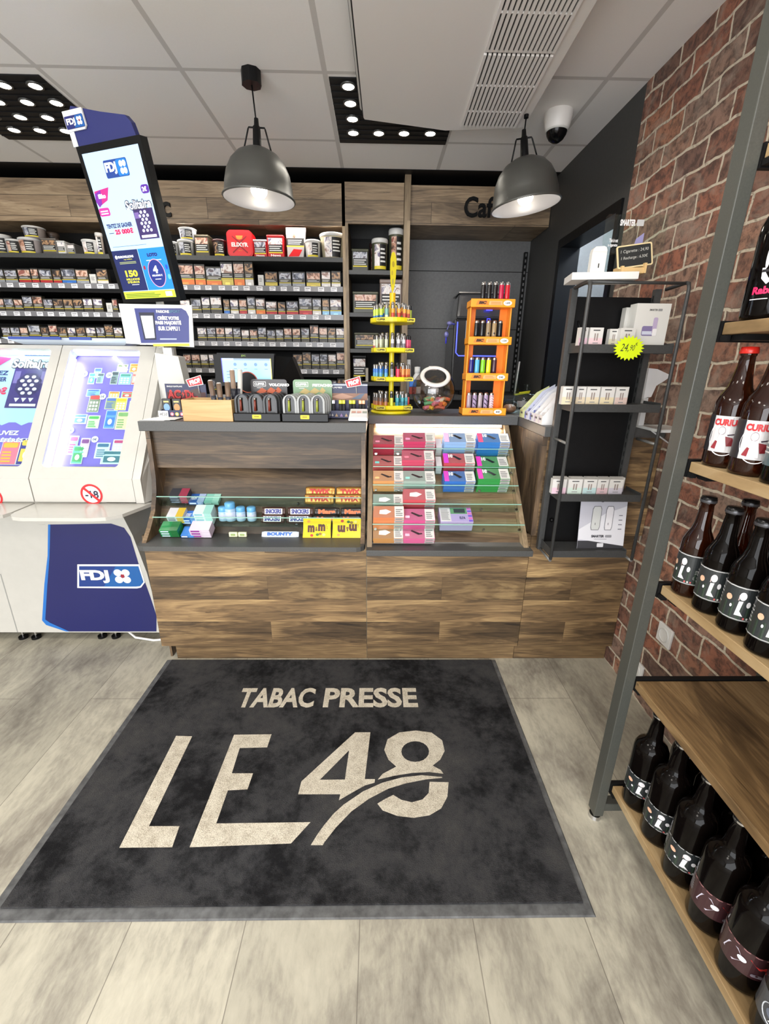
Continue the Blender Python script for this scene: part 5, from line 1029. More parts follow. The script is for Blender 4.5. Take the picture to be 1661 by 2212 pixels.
KND = {0: [('orange and grey', [(230, 130, 60), (180, 120, 90), (110, 100, 96)], MET)]*4+[('green and yellow', [(206, 220, 70), (200, 210, 80)], BLK)]+[('teal', [(90, 190, 190), (40, 120, 140), (70, 160, 170)], MET)]*3+[('red', [(200, 60, 60), (210, 90, 80)], BLK)],
       1: [('blue and green', [(150, 200, 120), (90, 160, 200), (60, 120, 200)], MET)]*4+[('grey patterned', [(160, 160, 166), (130, 130, 136)], BLK)]+[('red-pink', [(214, 50, 80), (226, 70, 96)], BLK)]+[('orange-red', [(214, 90, 50), (236, 150, 80)], MET)]*3,
       2: [('red and cream', [(170, 60, 60), (206, 200, 180)], BLK)]+[('pale green', [(170, 180, 150), (190, 196, 170)], MET)]*3+[('white and black', [(200, 200, 206), (120, 116, 122), (206, 206, 210)], MET)]*3+[('pink', [(206, 60, 100), (226, 90, 120)], BLK)]*2,
       3: [('blue and lime', [(40, 110, 180), (190, 214, 80)], MET)]*3+[('white and green', [(200, 210, 190), (120, 170, 160)], MET)]+[('orange over green', [(110, 160, 90), (190, 70, 50), (226, 160, 60)], MET)]*4+[('lime', [(190, 210, 60), (170, 190, 70)], BLK)]}
for k, z in enumerate(TIER):
    kn = KND[k]
    for ring, (R, dz, n0) in enumerate(((.083, .004, 9), (.058, .014, 7))):
        for i in range(n0):
            ang = radians(192)+radians(156)*i/(n0-1); nm_, cols, cap = kn[min(len(kn)-1, int(i*len(kn)/n0))]
            x, y = CAR[0]+R*cos(ang), CAR[1]+R*sin(ang); od = sum(1 for q in range(i+1) if kn[min(len(kn)-1, int(q*len(kn)/n0))][0] == nm_)
            clip(x, y, z+dz, cols, cap, 'lighter', '%s carousel lighter, %s tier up, %s row, %s of its colour' % (nm_, ORD[k], ('front', 'inner')[ring], ORD[od-1]), 'lighters on the yellow carousel')
# ---------------------------------------------------------------- sweet jar
JARG = glass('jar_acrylic', (226, 220, 216), .1); [setattr(n_.inputs[2], 'default_value', .10) for n_ in JARG.node_tree.nodes if n_.type == 'MATH' and n_.operation == 'MULTIPLY_ADD']
JC = Vector((.271, 2.215, WT+.105)); JR = .105
t = thing('sweet_jar', 'round clear sweet jar with tilted white rim full of candies', 'jar', (JC.x, JC.y, WT))
m = MB(); tl = Matrix.Translation(JC) @ Matrix.Rotation(radians(38), 4, 'X')
m.lathe([(.03, -.105)]+[(JR*sin(a), -JR*cos(a)) for a in [radians(18+8*i) for i in range(21)]]+[(JR, 0)], GLASS, 48) if 0 else None
pr = [(JR*sin(radians(a)), -JR*cos(radians(a))) for a in range(4, 180-34, 6)]
m.X = tl; m.lathe(pr, JARG, 48); m.build('bowl', t)
m = MB(); m.X = tl; rr0 = JR*sin(radians(142)); zz = -JR*cos(radians(142)); m.lathe([(rr0+.004, zz-.002), (rr0+.008, zz+.006), (rr0+.002, zz+.011), (rr0-.012, zz+.010), (rr0-.013, zz+.004), (rr0+.004, zz-.002)], C(226, 226, 222, .3), 48); m.build('rim', t)
m = MB(); m.cyl((JC.x, JC.y, WT), .04, .003, GLASS, 32); m.build('foot', t)
m = MB(); p = JC+Vector((.0, .06, .11)); m.box(p.x-.02, p.x+.02, p.y, p.y+.001, p.z-.014, p.z+.004, WHITE); d = front(m, p.x-.02, p.z-.012, p.y); d.text('1,50€', .006, .003, .034, .012, C(50, 50, 50), 1, .02); m.build('price_label', t)
cc = [((236, 190, 60), 'yellow'), ((226, 120, 90), 'coral'), ((110, 190, 140), 'green'), ((230, 140, 160), 'pink'), ((236, 214, 150), 'cream'), ((236, 150, 70), 'orange')]
random.seed(5); seen = {}
for k in range(20):
    a = random.uniform(0, 2*pi); lay = k//7; R = random.uniform(.015, .07); z = WT+.024+lay*.019
    x, y = JC.x+R*cos(a), JC.y+R*sin(a)*.8; c_, cn = cc[k % 6]; b = random.uniform(0, pi)
    rmax = sqrt(max(0, JR**2-(JC.z-z)**2))-.034
    if R > rmax: x, y = JC.x+rmax*cos(a), JC.y+rmax*sin(a)*.8
    dx, dy = cos(b)*.028, sin(b)*.028
    m = MB(); m.tube([(x-dx, y-dy, z), (x-dx*.5, y-dy*.5, z+.004), (x, y, z+.006), (x+dx*.5, y+dy*.5, z+.004), (x+dx, y+dy, z)], .0095, C(*c_, .25), 8, .008)
    seen[cn] = seen.get(cn, 0)+1
    tag(m.build('candy'), '%s gummy candy inside the round sweet jar' % cn, 'candy', '%s candies in the round jar' % cn)
# ---------------------------------------------------------------- orange lighter stand
bx0, bx1, by0, by1 = .408, .604, 2.125, 2.215
t = thing('lighter_stand', 'tall orange four-shelf lighter stand lettered BIC', 'display stand', ((bx0+bx1)/2, (by0+by1)/2, WT))
SZ = [WT+.0, WT+.158, WT+.315, WT+.470]; ORD2 = C(246, 132, 18, .4)
for s_, (xa, xb) in enumerate(((bx0+.008, bx0+.042), (bx1-.042, bx1-.008))):
    m = MB(); m.box(xa, xb, by1-.012, by1, WT, WT+.49, ORD2); m.build('upright', t, bevel=.002)
for xa in (bx0+.004, bx1-.010):
    m = MB(); m.box(xa, xa+.006, by0+.02, by1, WT, WT+.485, ORANGE); m.build('side_panel', t, bevel=.002)
for k, z in enumerate(SZ):
    e = .006 if k in (0,) else 0
    m = MB(); m.box(bx0-e, bx1+e, by0-.004, by1, z, z+.006, ORANGE); m.box(bx0-e, bx1+e, by0-.008, by0-.002, z, z+.034, ORANGE); m.box(bx0-e, bx0-e+.004, by0-.004, by1, z, z+.03, ORANGE); m.box(bx1+e-.004, bx1+e, by0-.004, by1, z, z+.03, ORANGE); sh = m.build('shelf', t, bevel=.002)
    m = MB(); d = front(m, bx0, z, by0-.0082); d.poly([(.022, .009), (.080, .009), (.070, .027), (.030, .027)], C(226, 130, 40), 1); d.text('BIC', .034, .012, .066, .024, C(60, 30, 16), 2, .08, .3); d.poly([(.078, .009), (.140, .009), (.138, .025), (.082, .025)], C(236, 180, 120), 1)
    d.lines(.088, .012, .132, .024, 2, C(206, 140, 70), 2, .5, .2); d.ell(.162, .017, .019, .0105, WHITE, 2, 24); d.text(('4€', '2€', '1,50€', '1,60€')[k], .152, .0125, .173, .0215, C(60, 60, 60), 3, .02); m.build('price_strip', sh)
BL = {3: [((20, 18, 20), 'black'), ((20, 18, 20), 'black'), ((24, 18, 20), 'black'), ((190, 30, 70), 'crimson'), ((196, 24, 40), 'red')], 2: [((22, 22, 24), 'black'), ((24, 24, 26), 'black'), ((150, 128, 96), 'tan'), ((160, 134, 96), 'tan'), ((26, 26, 28), 'black')],
      1: [((34, 34, 120), 'navy'), ((90, 180, 226), 'sky blue'), ((130, 206, 40), 'green'), ((236, 226, 40), 'yellow'), ((70, 40, 50), 'plum')], 0: [((160, 140, 150), 'grey-mauve'), ((150, 130, 160), 'striped violet'), ((166, 150, 156), 'grey-mauve'), ((160, 140, 170), 'striped violet'), ((196, 160, 170), 'pink wavy')]}
for k, L in BL.items():
    z = SZ[k]+.006
    for i, (c_, cn) in enumerate(L):
        x = bx0+.026+i*.0268+(.03 if k == 3 else .012 if k == 2 else 0); r = .0105; h = .066
        m = MB(); m.lathe([(.001, 0), (r, .001), (r*1.04, .02), (r, h), (r*.9, h+.003)], C(*c_, .22), 16, (x, by0+.018, z+.018), 0, 2*pi, True, 1, .7)
        m.lathe([(r*.92, h+.001), (r*.92, h+.010), (r*.5, h+.014), (.001, h+.014)], C(190, 186, 184, .2, .9), 16, (x, by0+.018, z+.018), 0, 2*pi, True, 1, .7)
        d = front(m, x-r, z+.018, by0+.018-r*.78)
        if 'striped' in cn:
            for q in range(3): d.poly([(.002, .05-.02*q), (r*2-.002, .035-.02*q), (r*2-.002, .041-.02*q), (.002, .056-.02*q)], C(60, 50, 70), 0)
        if cn == 'tan': d.ell(r, .025, .004, .004, C(50, 36, 26), 0, 10)
        if 'wavy' in cn:
            for q in range(5): d.poly([(.002, .008+.011*q), (r, .013+.011*q), (2*r-.002, .008+.011*q), (2*r-.002, .011+.011*q), (r, .016+.011*q), (.002, .011+.011*q)], C(236, 226, 226), 0)
        if k < 3: m.box(x-r, x+r, by0+.004, by0+.03, z, z+.018, ORANGE)
        else: m.box(x-r, x+r, by0+.004, by0+.03, z, z+.018, ORANGE)
        same = [q for q in range(5) if L[q][1] == cn]; pos = '' if len(same) == 1 else (', %s of its colour from left' % ORD[same.index(i)])
        tag(m.build('lighter'), '%s lighter on %s shelf of orange stand%s' % (cn, ('bottom', 'second', 'third', 'top')[k], pos), 'lighter', 'lighters in the orange stand')
# ---------------------------------------------------------------- card boxes on the right worktop
random.seed(3)
for k, (px, py_, c1, c2, nme) in enumerate(((1127, 2.06, (206, 212, 160), (180, 190, 130), 'pale green'), (1138, 1.99, (206, 210, 226), (120, 130, 200), 'lavender'), (1153, 1.92, (226, 228, 232), (110, 124, 196), 'blue and white'), (1168, 1.865, (228, 226, 226), (200, 190, 214), 'white'), (1181, 1.815, (230, 228, 228), (206, 200, 214), 'white and grey'))):
    x = XC+.006; y = py_; hh = (.09, .10, .10, .10, .10)[k]; Dp = .12; wd = .05
    t = thing('card_dispenser', '%s slanted cardboard dispenser, %s from the back on the right worktop' % (nme, ORD[k]), 'dispenser', (x+.06, y, WT), 'cardboard dispensers on the right worktop')
    m = MB(); P = [(0, 0), (Dp, 0), (Dp, hh+.05), (Dp*.55, hh+.02), (0, .035)]
    m.prism(P, ((x, y-wd/2, WT), (1, 0, 0), (0, 0, 1)), (0, .003, 0), C(*c1, .4)); m.prism(P, ((x, y+wd/2-.003, WT), (1, 0, 0), (0, 0, 1)), (0, .003, 0), C(*c1, .4)); m.build('side_panel', t)
    m = MB(); m.box(x-.002, x, y-wd/2, y+wd/2, WT, WT+.036, C(*c1, .4)); d = Decal(m, (x-.002, y+wd/2, WT), (0, -1, 0), (0, 0, 1), (-1, 0, 0)); d.rect(.004, .004, .024, .032, C(*c2, .4), 1); d.rr(.014, .018, .040, .026, .002, C(90, 90, 96), 2); m.build('front_panel', t)
    m = MB()
    for q in range(5): m.box(x+.012+q*.02, x+.028+q*.02, y-wd/2+.005, y+wd/2-.005, WT+.001, WT+.045+.016*q, C(*c2, .35) if k in (1, 2) else C(224, 222, 224, .35))
    m.build('packs', t)
# ---------------------------------------------------------------- coffee machine and the niche
NZ = 1.1802; y = 3.36
mx0, mx1 = ony(972, 850, y).x, ony(1086, 850, y).x; zt = ony(985, 632, y+.02).z
t = thing('coffee_machine', 'black coffee machine with glowing blue edge in the niche', 'coffee machine', ((mx0+mx1)/2, y+.17, NZ))
m = MB(); W = mx1-mx0
m.hexa([(mx0, y, NZ+.02), (mx1, y, NZ+.02), (mx1, y+.36, NZ+.02), (mx0-.0, y+.36, NZ+.02)], [(mx0, y, zt-.17), (mx1, y, zt-.17), (mx1, y+.36, zt-.17), (mx0, y+.36, zt-.17)], C(38, 38, 41, .25, 0, 0, .4)); m.build('body', t, bevel=.012)
m = MB(); m.hexa([(mx0+.02, y+.03, zt-.168), (mx1-.02, y+.03, zt-.168), (mx1-.02, y+.33, zt-.168), (mx0+.02, y+.33, zt-.168)], [(mx0+.03, y+.04, zt), (mx1-.03, y+.04, zt), (mx1-.04, y+.32, zt), (mx0+.04, y+.32, zt)], C(70, 70, 72, .12, 0, 0, .6)); hop = m.build('bean_hopper', t, bevel=.02)
m = MB(); m.box(mx0+.03, mx1-.03, y+.036, y+.325, zt, zt+.008, C(150, 150, 150, .2, .7)); m.build('lid', hop)
m = MB(); blue = C(70, 80, 255, .3, 0, 3.0); q = .004; zb = NZ+.27; zu = zt-.19
m.tube([(mx0+.025, y-.002, zu), (mx0+.025, y-.002, zb+.02), (mx0+.045, y-.002, zb), (mx1-.045, y-.002, zb), (mx1-.025, y-.002, zb+.02), (mx1-.025, y-.002, zu)], .0035, blue, 8); m.build('light_line', t)
m = MB(); m.box(mx0+.085, mx0+.125, y-.004, y+.002, zb+.07, zu+.01, STEEL); m.box(mx0+.085, mx1-.10, y-.004, y+.002, zb+.07, zb+.095, STEEL); m.build('trim', t, bevel=.002)
m = MB(); m.box(mx0+.13, mx1-.03, y-.003, y+.001, zb+.10, zu+.01, C(10, 10, 14, .1)); d = front(m, mx0+.2, zb, y-.003); d.rect(.02, .30, .065, .36, C(60, 60, 255, .3, 0, 3.0), 1); d.rect(.03, .22, .055, .25, C(60, 60, 255, .3, 0, 2.0), 1); d.rect(.035, .225, .05, .245, BLACK, 2); m.build('front_screen', t)
m = MB(); m.box(mx0+.06, mx1-.06, y-.05, y, NZ, NZ+.025, BLACK); m.build('drip_tray', t, bevel=.004)
m = MB(); m.box(mx0+.02, mx1-.02, y+.02, y+.34, NZ, NZ+.02, BLACK); m.build('foot', t)
m = MB(); c_ = C(130, 130, 190, .3, .2); m.tube([(mx0, y-.004, zb+.21), (mx0-.03, y-.03, zb+.215)], .007, c_, 8); m.ball((mx0-.036, y-.03, zb+.213), .020, c_, 12, 8, .7); m.tube([(mx0-.04, y-.03, zb+.20), (mx0-.052, y-.03, zb+.17)], .004, c_, 6); m.ball((mx0-.055, y-.03, zb+.14), .016, c_, 12, 8, 1.3); m.tube([(mx0-.055, y-.03, zb+.13), (mx0-.055, y-.03, zb+.08)], .005, C(70, 70, 230, .3), 6); m.build('key', t)
def bottle_white():
    p = ony(901, 842, 3.36); t = thing('cleaner_bottle', 'small white bottle with black label between carousel and sweet jar', 'bottle', (p.x, 3.4, NZ))
    m = MB(); m.lathe([(.001, 0), (.03, 0), (.031, .01), (.031, .12), (.018, .145), (.016, .15)], WHITE, 24, (p.x, 3.4, NZ)); m.lathe([(.0315, .05), (.0315, .10)], C(60, 60, 62), 12, (p.x, 3.4, NZ), pi*1.15, pi*1.85); m.build('body', t)
    m = MB(); m.lathe([(.02, .148), (.021, .15), (.021, .19), (.001, .192)], WHITE, 20, (p.x, 3.4, NZ)); m.build('cap', t)
bottle_white()
p = ony(886, 840, 3.36); m = MB(); m.lathe([(.001, 0), (.028, 0), (.02, .2), (.017, .24), (.001, .24)], C(214, 214, 212, .4), 20, (p.x-.015, 3.42, NZ)); tag(m.build('paper_cups'), 'tall stack of upturned white paper cups behind the yellow carousel', 'paper cups')
a = ony(884, 838, 3.34).x; b = ony(899, 838, 3.34).x; m = MB(); m.box(a, b, 3.33, 3.36, NZ+.0, NZ+.05, C(150, 50, 40, .4)); tag(m.build('sugar_box', bevel=.002), 'small rust-red box on the niche worktop behind the carousel', 'box')
m = MB(); m.box(a, b, 3.33, 3.36, NZ+.0505, NZ+.10, C(60, 130, 230, .35)); tag(m.build('sponge', bevel=.004), 'bright blue sponge lying on the rust-red box', 'sponge')
# things beside the coffee machine
p = ony(1118, 800, 3.34); x = ony(1113, 855, 3.34).x
t = thing('straw_holder', 'clear cellophane-wrapped holder with a white straw beside the coffee machine', 'holder', (x, 3.36, NZ)); m = MB(); m.lathe([(.001, 0), (.028, 0), (.03, .09), (.03, .10)], GLASS, 20, (x, 3.36, NZ)); m.build('cup', t)
m = MB(); m.tube([(x+.0, 3.36, NZ+.01), (x+.012, 3.36, NZ+.235)], .006, C(206, 206, 206, .4), 10); m.build('straw', t)
m = MB(); m.add([(x-.035, 3.33, NZ+.10), (x+.01, 3.33, NZ+.12), (x-.01, 3.35, NZ+.17), (x-.04, 3.35, NZ+.15), (x+.04, 3.34, NZ+.14), (x+.03, 3.36, NZ+.17)], [(0, 1, 2, 3), (1, 4, 5, 2)], GLASS); m.build('wrapper', t)
m = MB(); x2 = ony(1128, 856, 3.33).x; m.X = Matrix.Translation((x2, 3.33, NZ+.006)) @ Matrix.Rotation(radians(-8), 4, 'Y'); m.box(-.06, .05, -.012, .012, 0, .012, C(216, 220, 50, .4)); m.box(-.02, .06, .0, .02, .010, .018, C(226, 226, 60, .4)); tag(m.build('yellow_cloth', bevel=.003), 'folded bright yellow cloth beside the coffee machine', 'cloth')
x3 = ony(1139, 855, 3.34).x; m = MB(); m.lathe([(.018, 0), (.022, .075)], GLASS, 20, (x3, 3.37, NZ)); m.lathe([(.001, .001), (.018, 0)], GLASS, 20, (x3, 3.37, NZ)); tag(m.build('glass_tumbler'), 'small clear plastic tumbler at the right end of the niche worktop', 'tumbler')
# clear bags at the foot of the orange stand
t = thing('snack_bag', 'clear bag of brown sweets lying right of the orange lighter stand', 'bag', (.655, 2.22, WT)); m = MB(); m.ball((.655, 2.22, WT+.034), .044, GLASS, 16, 8, .75); m.build('wrapper', t); m = MB(); m.ball((.655, 2.22, WT+.024), .034, C(120, 84, 66, .5), 12, 6, .65); m.build('sweets', t)
t = thing('plastic_tub', 'clear plastic tub with grey label behind the slanted dispensers', 'tub', (.74, 2.27, WT)); m = MB(); m.lathe([(.001, 0), (.05, 0), (.055, .06), (.05, .09), (.001, .095)], GLASS, 24, (.74, 2.27, WT)); m.build('tub', t); m = MB(); m.lathe([(.0545, .03), (.0555, .06)], C(110, 110, 112), 12, (.74, 2.27, WT), pi*1.2, pi*1.7); m.build('label_band', t)
# ================================================================ STOCK ON THE TOBACCO SHELVES
PB = [C(66, 62, 50, .4), C(40, 38, 38, .4), C(54, 50, 44, .4)]
KC = {'o': ((226, 120, 50), 'orange-based'), 'k': ((70, 66, 54), 'olive'), 'r': ((176, 40, 44), 'red-based'), 'b': ((50, 110, 190), 'blue-based'), 'g': ((150, 154, 160), 'grey-based'), 'w': ((214, 210, 206), 'white-based'), 'y': ((206, 186, 80), 'gold-based'), 'c': ((140, 190, 226), 'pale-blue-based'), 'x': ((200, 200, 196), 'plain white')}
RN = ['top', 'second', 'third', 'fourth', 'fifth', 'sixth', 'seventh']
PN = ['skin-toned', 'grey', 'pale', 'dark']
def pack(px0, px1, vt, row, kind, pi_, name_side, idx, group):
    y = 3.43; z = ROWZ[row]+.001
    a = ony(px0, 700, y).x; b = ony(px1, 700, y).x
    h = max(.05, ony((px0+px1)/2, vt, y).z-z); w_ = b-a-.003; x = (a+b)/2
    m = MB(); body = PB[(idx+row) % 3] if kind != 'x' else C(206, 206, 202, .4)
    m.box(x-w_/2, x+w_/2, y, y+.035, z, z+h, body)
    d = front(m, x-w_/2, z, y)
    if kind == 'x': d.lines(w_*.2, h*.55, w_*.8, h*.85, 3, C(120, 120, 120), 1, .4, .3)
    else:
        kc = C(*KC[kind][0], .4); d.rect(w_*.04, h*.60, w_*.96, h*.93, PH[pi_], 1)
        d.rect(0, h*.955, w_, h, C(40, 40, 38), 1); d.lines(w_*.1, h*.46, w_*.92, h*.58, 2, C(200, 200, 196), 2, .45, .3)
        d.rect(0, h*.38, w_, h*.415, C(214, 196, 60), 1)
        if kind != 'k': d.rect(0, 0, w_, h*.37, kc, 1); d.rr(w_*.3, h*.12, w_*.7, h*.26, h*.03, C(*[min(255, int(q*1.15)+20) for q in KC[kind][0]], .4), 2)
        else: d.rect(w_*.3, h*.16, w_*.7, h*.20, C(120, 116, 100), 1)
    return tag(m.build('cigarette_pack'), '%s pack with %s picture, %s from the %s on the %s shelf' % (KC[kind][1], PN[pi_], ORD[idx], name_side, RN[row]) if kind != 'x' else 'plain white pack, %s from the %s on the %s shelf' % (ORD[idx], name_side, RN[row]), 'cigarette pack', group)
def cv2(L, vt): return [(380+a*.31306, 380+b*.31306, 440+c*.31306, k, p) for a, b, c, k, p in L]
def cv1(L): return [(a/3.955, b/3.955, 380+c/3.955, k, p) for a, b, c, k, p in L]
R = {1: cv2([(25, 165, 415, 'o', 0), (168, 240, 418, 'o', 0), (243, 350, 435, 'o', 1), (343, 425, 403, 'y', 2), (428, 500, 403, 'o', 0), (502, 560, 403, 'w', 3), (588, 628, 492, 'x', 0), (635, 720, 470, 'y', 3), (728, 812, 470, 'g', 1), (817, 905, 470, 'g', 1), (912, 1008, 470, 'y', 0), (1013, 1075, 465, 'w', 2), (1080, 1143, 465, 'w', 3)], 0),
     2: cv2([(45, 115, 660, 'k', 2), (118, 190, 655, 'k', 1), (192, 250, 643, 'k', 2), (252, 330, 640, 'k', 2), (340, 382, 658, 'b', 3), (386, 443, 658, 'w', 2), (446, 500, 658, 'r', 0), (503, 558, 643, 'w', 1), (560, 625, 652, 'o', 2), (628, 705, 672, 'r', 2), (710, 762, 678, 'r', 3), (767, 850, 672, 'r', 1), (854, 944, 648, 'r', 1), (946, 1007, 652, 'w', 1), (1012, 1062, 655, 'c', 3), (1065, 1145, 655, 'c', 2)], 0),
     3: cv2([(140, 205, 852, 'k', 2), (207, 268, 852, 'k', 1), (270, 330, 852, 'k', 0), (332, 386, 852, 'k', 2), (388, 442, 855, 'k', 1), (445, 500, 868, 'k', 2), (503, 558, 866, 'k', 0), (560, 620, 852, 'k', 1), (622, 682, 870, 'k', 1), (684, 738, 866, 'k', 1), (740, 796, 856, 'k', 0), (799, 856, 858, 'k', 0), (860, 918, 856, 'k', 1), (922, 982, 838, 'k', 0), (985, 1043, 852, 'k', 0), (1045, 1100, 855, 'k', 3), (1102, 1160, 855, 'k', 2)], 0),
     4: cv2([(20, 75, 1035, 'k', 0), (77, 138, 1035, 'k', 0), (140, 196, 1035, 'k', 2), (198, 262, 1035, 'k', 2), (795, 860, 1038, 'k', 3), (862, 922, 1025, 'k', 3), (925, 982, 1036, 'k', 1), (984, 1040, 1034, 'k', 1), (1042, 1100, 1036, 'k', 2), (1102, 1160, 1022, 'k', 0)], 0),
     5: cv2([(195, 235, 1204, 'k', 1), (237, 262, 1204, 'w', 1), (1040, 1100, 1218, 'k', 1), (1103, 1160, 1206, 'k', 3)], 0)}
Lf = {1: cv1([(0, 28, 795, 'r', 1), (30, 135, 795, 'g', 1), (138, 243, 800, 'g', 1), (250, 356, 795, 'r', 0), (358, 421, 790, 'r', 0), (425, 530, 795, 'r', 1), (535, 606, 800, 'r', 3), (608, 725, 792, 'b', 1), (727, 832, 798, 'g', 0), (838, 893, 840, 'x', 0), (900, 992, 795, 'w', 3)]),
      2: cv1([(0, 78, 1045, 'k', 0), (80, 158, 1045, 'k', 1), (160, 235, 1050, 'k', 0), (237, 320, 1025, 'k', 1), (322, 405, 1025, 'k', 0), (407, 490, 1050, 'k', 1), (492, 575, 1050, 'k', 3), (577, 657, 1050, 'k', 3), (659, 740, 1050, 'k', 3), (742, 824, 1045, 'k', 2), (826, 908, 1045, 'k', 2), (935, 985, 1085, 'x', 0), (988, 1032, 1050, 'k', 0)]),
      3: cv1([(0, 72, 1290, 'k', 1), (75, 153, 1290, 'k', 1), (155, 225, 1290, 'k', 0), (228, 333, 1270, 'k', 1), (335, 403, 1290, 'k', 3), (405, 480, 1270, 'k', 0), (482, 557, 1290, 'k', 3), (560, 635, 1290, 'k', 2), (637, 717, 1290, 'k', 3), (720, 806, 1290, 'k', 2), (810, 883, 1290, 'k', 1), (885, 957, 1270, 'k', 3), (960, 1036, 1290, 'k', 2)]),
      4: cv1([(4+82*i, 80+82*i, 1470, 'k', i % 4) for i in range(13)])}
for row, L in R.items():
    for i, (a, b, vt, k, p) in enumerate(L): pack(a, b, vt, row, k, p, 'screen', i, 'cigarette packs on the %s shelf right of the screen' % RN[row])
for row, L in Lf.items():
    for i, (a, b, vt, k, p) in enumerate(L): pack(a, b, vt, row, k, p, 'left edge', i, 'cigarette packs on the %s shelf left of the screen' % RN[row])
# ---------------------------------------------------------------- tubs and tins on the top shelf
def roundtub(name, label, px0, px1, vt, body, lid, bot=None, z=None, y=3.47, text=None, ph=0, cat='tobacco tub', taper=.9, group=None, yel=True):
    z = ROWZ[0]+.001 if z is None else z
    a, b = ony(px0, 540, y).x, ony(px1, 540, y).x; r = (b-a)/2; x = (a+b)/2; h = ony((px0+px1)/2, vt, y-r*.5).z-z
    t = thing(name, label, cat, (x, y+.0, z), group)
    rf = lambda u: r*(taper+(1-taper)*u)
    m = MB(); m.lathe([(.001, 0), (rf(0), 0), (rf(.9), h*.88)], body, 28, (x, y, z)); b_ = m.build('body', t)
    m = MB()
    def cylf(a0, a1):
        def fn(u, v, l): q = a0+(a1-a0)*u; rr_ = rf(v)+.0006+l; return Vector((x+rr_*cos(q), y+rr_*sin(q), z+v*h*.88))
        return fn
    d = Decal(m, fn=cylf(-pi*.72, -pi*.22)); d.rect(0, .06, 1, .92, PH[ph], 0); d.rect(.45, .06, 1, .92, C(24, 24, 26), 1)
    for i in range(4): d.rect(.5, .3+.14*i, .93-.07*(i % 2), .36+.14*i, C(220, 220, 216), 2)
    if yel: d.rect(0, .06, 1, .17, C(214, 196, 50), 2)
    m.build('warning_label', t)
    m = MB(); m.lathe([(r*1.0, h*.86), (r*1.05, h*.88), (r*1.05, h*.97), (r*.98, h), (.001, h)], lid, 28, (x, y, z)); m.build('lid', t)
    return t, x, y, z, h, r
def boxtub(name, label, px0, px1, vt, body, lid, z=None, y=3.45, ph=0, cat='tobacco tin', base=None, text=None, dep=.09):
    z = ROWZ[0]+.001 if z is None else z
    a, b = ony(px0, 540, y).x, ony(px1, 540, y).x; h = ony((px0+px1)/2, vt, y).z-z; w_ = b-a
    t = thing(name, label, cat, ((a+b)/2, y+dep/2, z))
    m = MB(); m.box(a, b, y, y+dep, z, z+h*.9, body); m.build('body', t, bevel=.006)
    m = MB(); m.box(a-.002, b+.002, y-.002, y+dep+.002, z+h*.88, z+h, lid); m.build('lid', t, bevel=.006)
    m = MB(); d = front(m, a, z, y-.0005); d.rect(w_*.08, h*.58, w_*.92, h*.86, PH[ph], 1); d.rect(w_*.08, h*.26, w_*.92, h*.57, C(24, 24, 26), 1)
    for i in range(3): d.rect(w_*.12, h*(.30+.09*i), w_*(.86-.1*(i % 2)), h*(.34+.09*i), C(220, 220, 216), 2)
    d.rect(w_*.08, h*.2, w_*.92, h*.255, C(214, 196, 50), 1)
    if base: d.rect(w_*.06, h*.03, w_*.94, h*.19, base, 1)
    if text: d.text(text, w_*.2, h*.06, w_*.8, h*.16, WHITE, 2, .03)
    m.build('warning_label', t); return t
TK = dict(C=C)
W_ = C(206, 206, 204, .35); BE = C(190, 180, 150, .4); DK = C(56, 54, 48, .4); RD = C(190, 30, 36, .3)
c2 = lambda a: 380+a*.31306
k2 = lambda a: 440+a*.31306
roundtub('tobacco_tub', 'pale round tub half hidden behind the advertising screen edge', c2(-60), c2(20), k2(262), W_, W_, ph=1)
_, x, y, z, h, r = roundtub('tobacco_tub', 'white-lidded grey tub carrying another tub, right of the screen', c2(22), c2(132), k2(250), C(150, 150, 146, .4), W_, ph=1)
roundtub('tobacco_tub', 'white and blue tub stacked on the grey tub right of screen', c2(40), c2(152), k2(168), C(190, 196, 206, .4), W_, z=z+h+.0005, ph=1)
boxtub('tobacco_tin', 'olive tin with skin-toned picture on the top shelf', c2(132), c2(232), k2(213), C(70, 64, 48, .4), C(80, 74, 58, .4), ph=0)
roundtub('tobacco_tub', 'black round tub with red band lettered ELIXYR', c2(258), c2(352), k2(248), C(40, 26, 26, .35), C(60, 30, 30, .3), ph=3)
# red square tub with lettering
y = 3.44; a, b = ony(c2(357), 540, y).x, ony(c2(532), 540, y).x; zt = ony(500, k2(180), y).z; z = ROWZ[0]+.001; w_, h = b-a, zt-z
t = thing('tobacco_tub', 'large bright red square tub lettered ELIXYR', 'tobacco tub', ((a+b)/2, y+.05, z))
def rrect(w_, h, r): return [(cx+r*cos(q+pi/2*i/5), cy+r*sin(q+pi/2*i/5)) for cx, cy, q in ((w_-r, r, -pi/2), (w_-r, h-r, 0), (r, h-r, pi/2), (r, r, pi)) for i in range(6)]
m = MB(); m.prism(rrect(w_, h, .03), ((a, y, z), (1, 0, 0), (0, 0, 1)), (0, .10, 0), C(206, 24, 30, .3)); m.build('body', t, bevel=.003)
m = MB(); m.prism(rrect(w_-.016, h-.016, .026), ((a+.008, y-.002, z+.008), (1, 0, 0), (0, 0, 1)), (0, .002, 0), C(226, 30, 36, .3)); d = front(m, a, z, y-.002)
d.poly([(w_*.2, h*.75), (w_*.5, h*.5), (w_*.8, h*.75), (w_*.78, h*.8), (w_*.5, h*.56), (w_*.22, h*.8)], C(150, 16, 24), 1); d.poly([(w_*.2, h*.18), (w_*.5, h*.44), (w_*.8, h*.18), (w_*.78, h*.13), (w_*.5, h*.38), (w_*.22, h*.13)], C(150, 16, 24), 1)
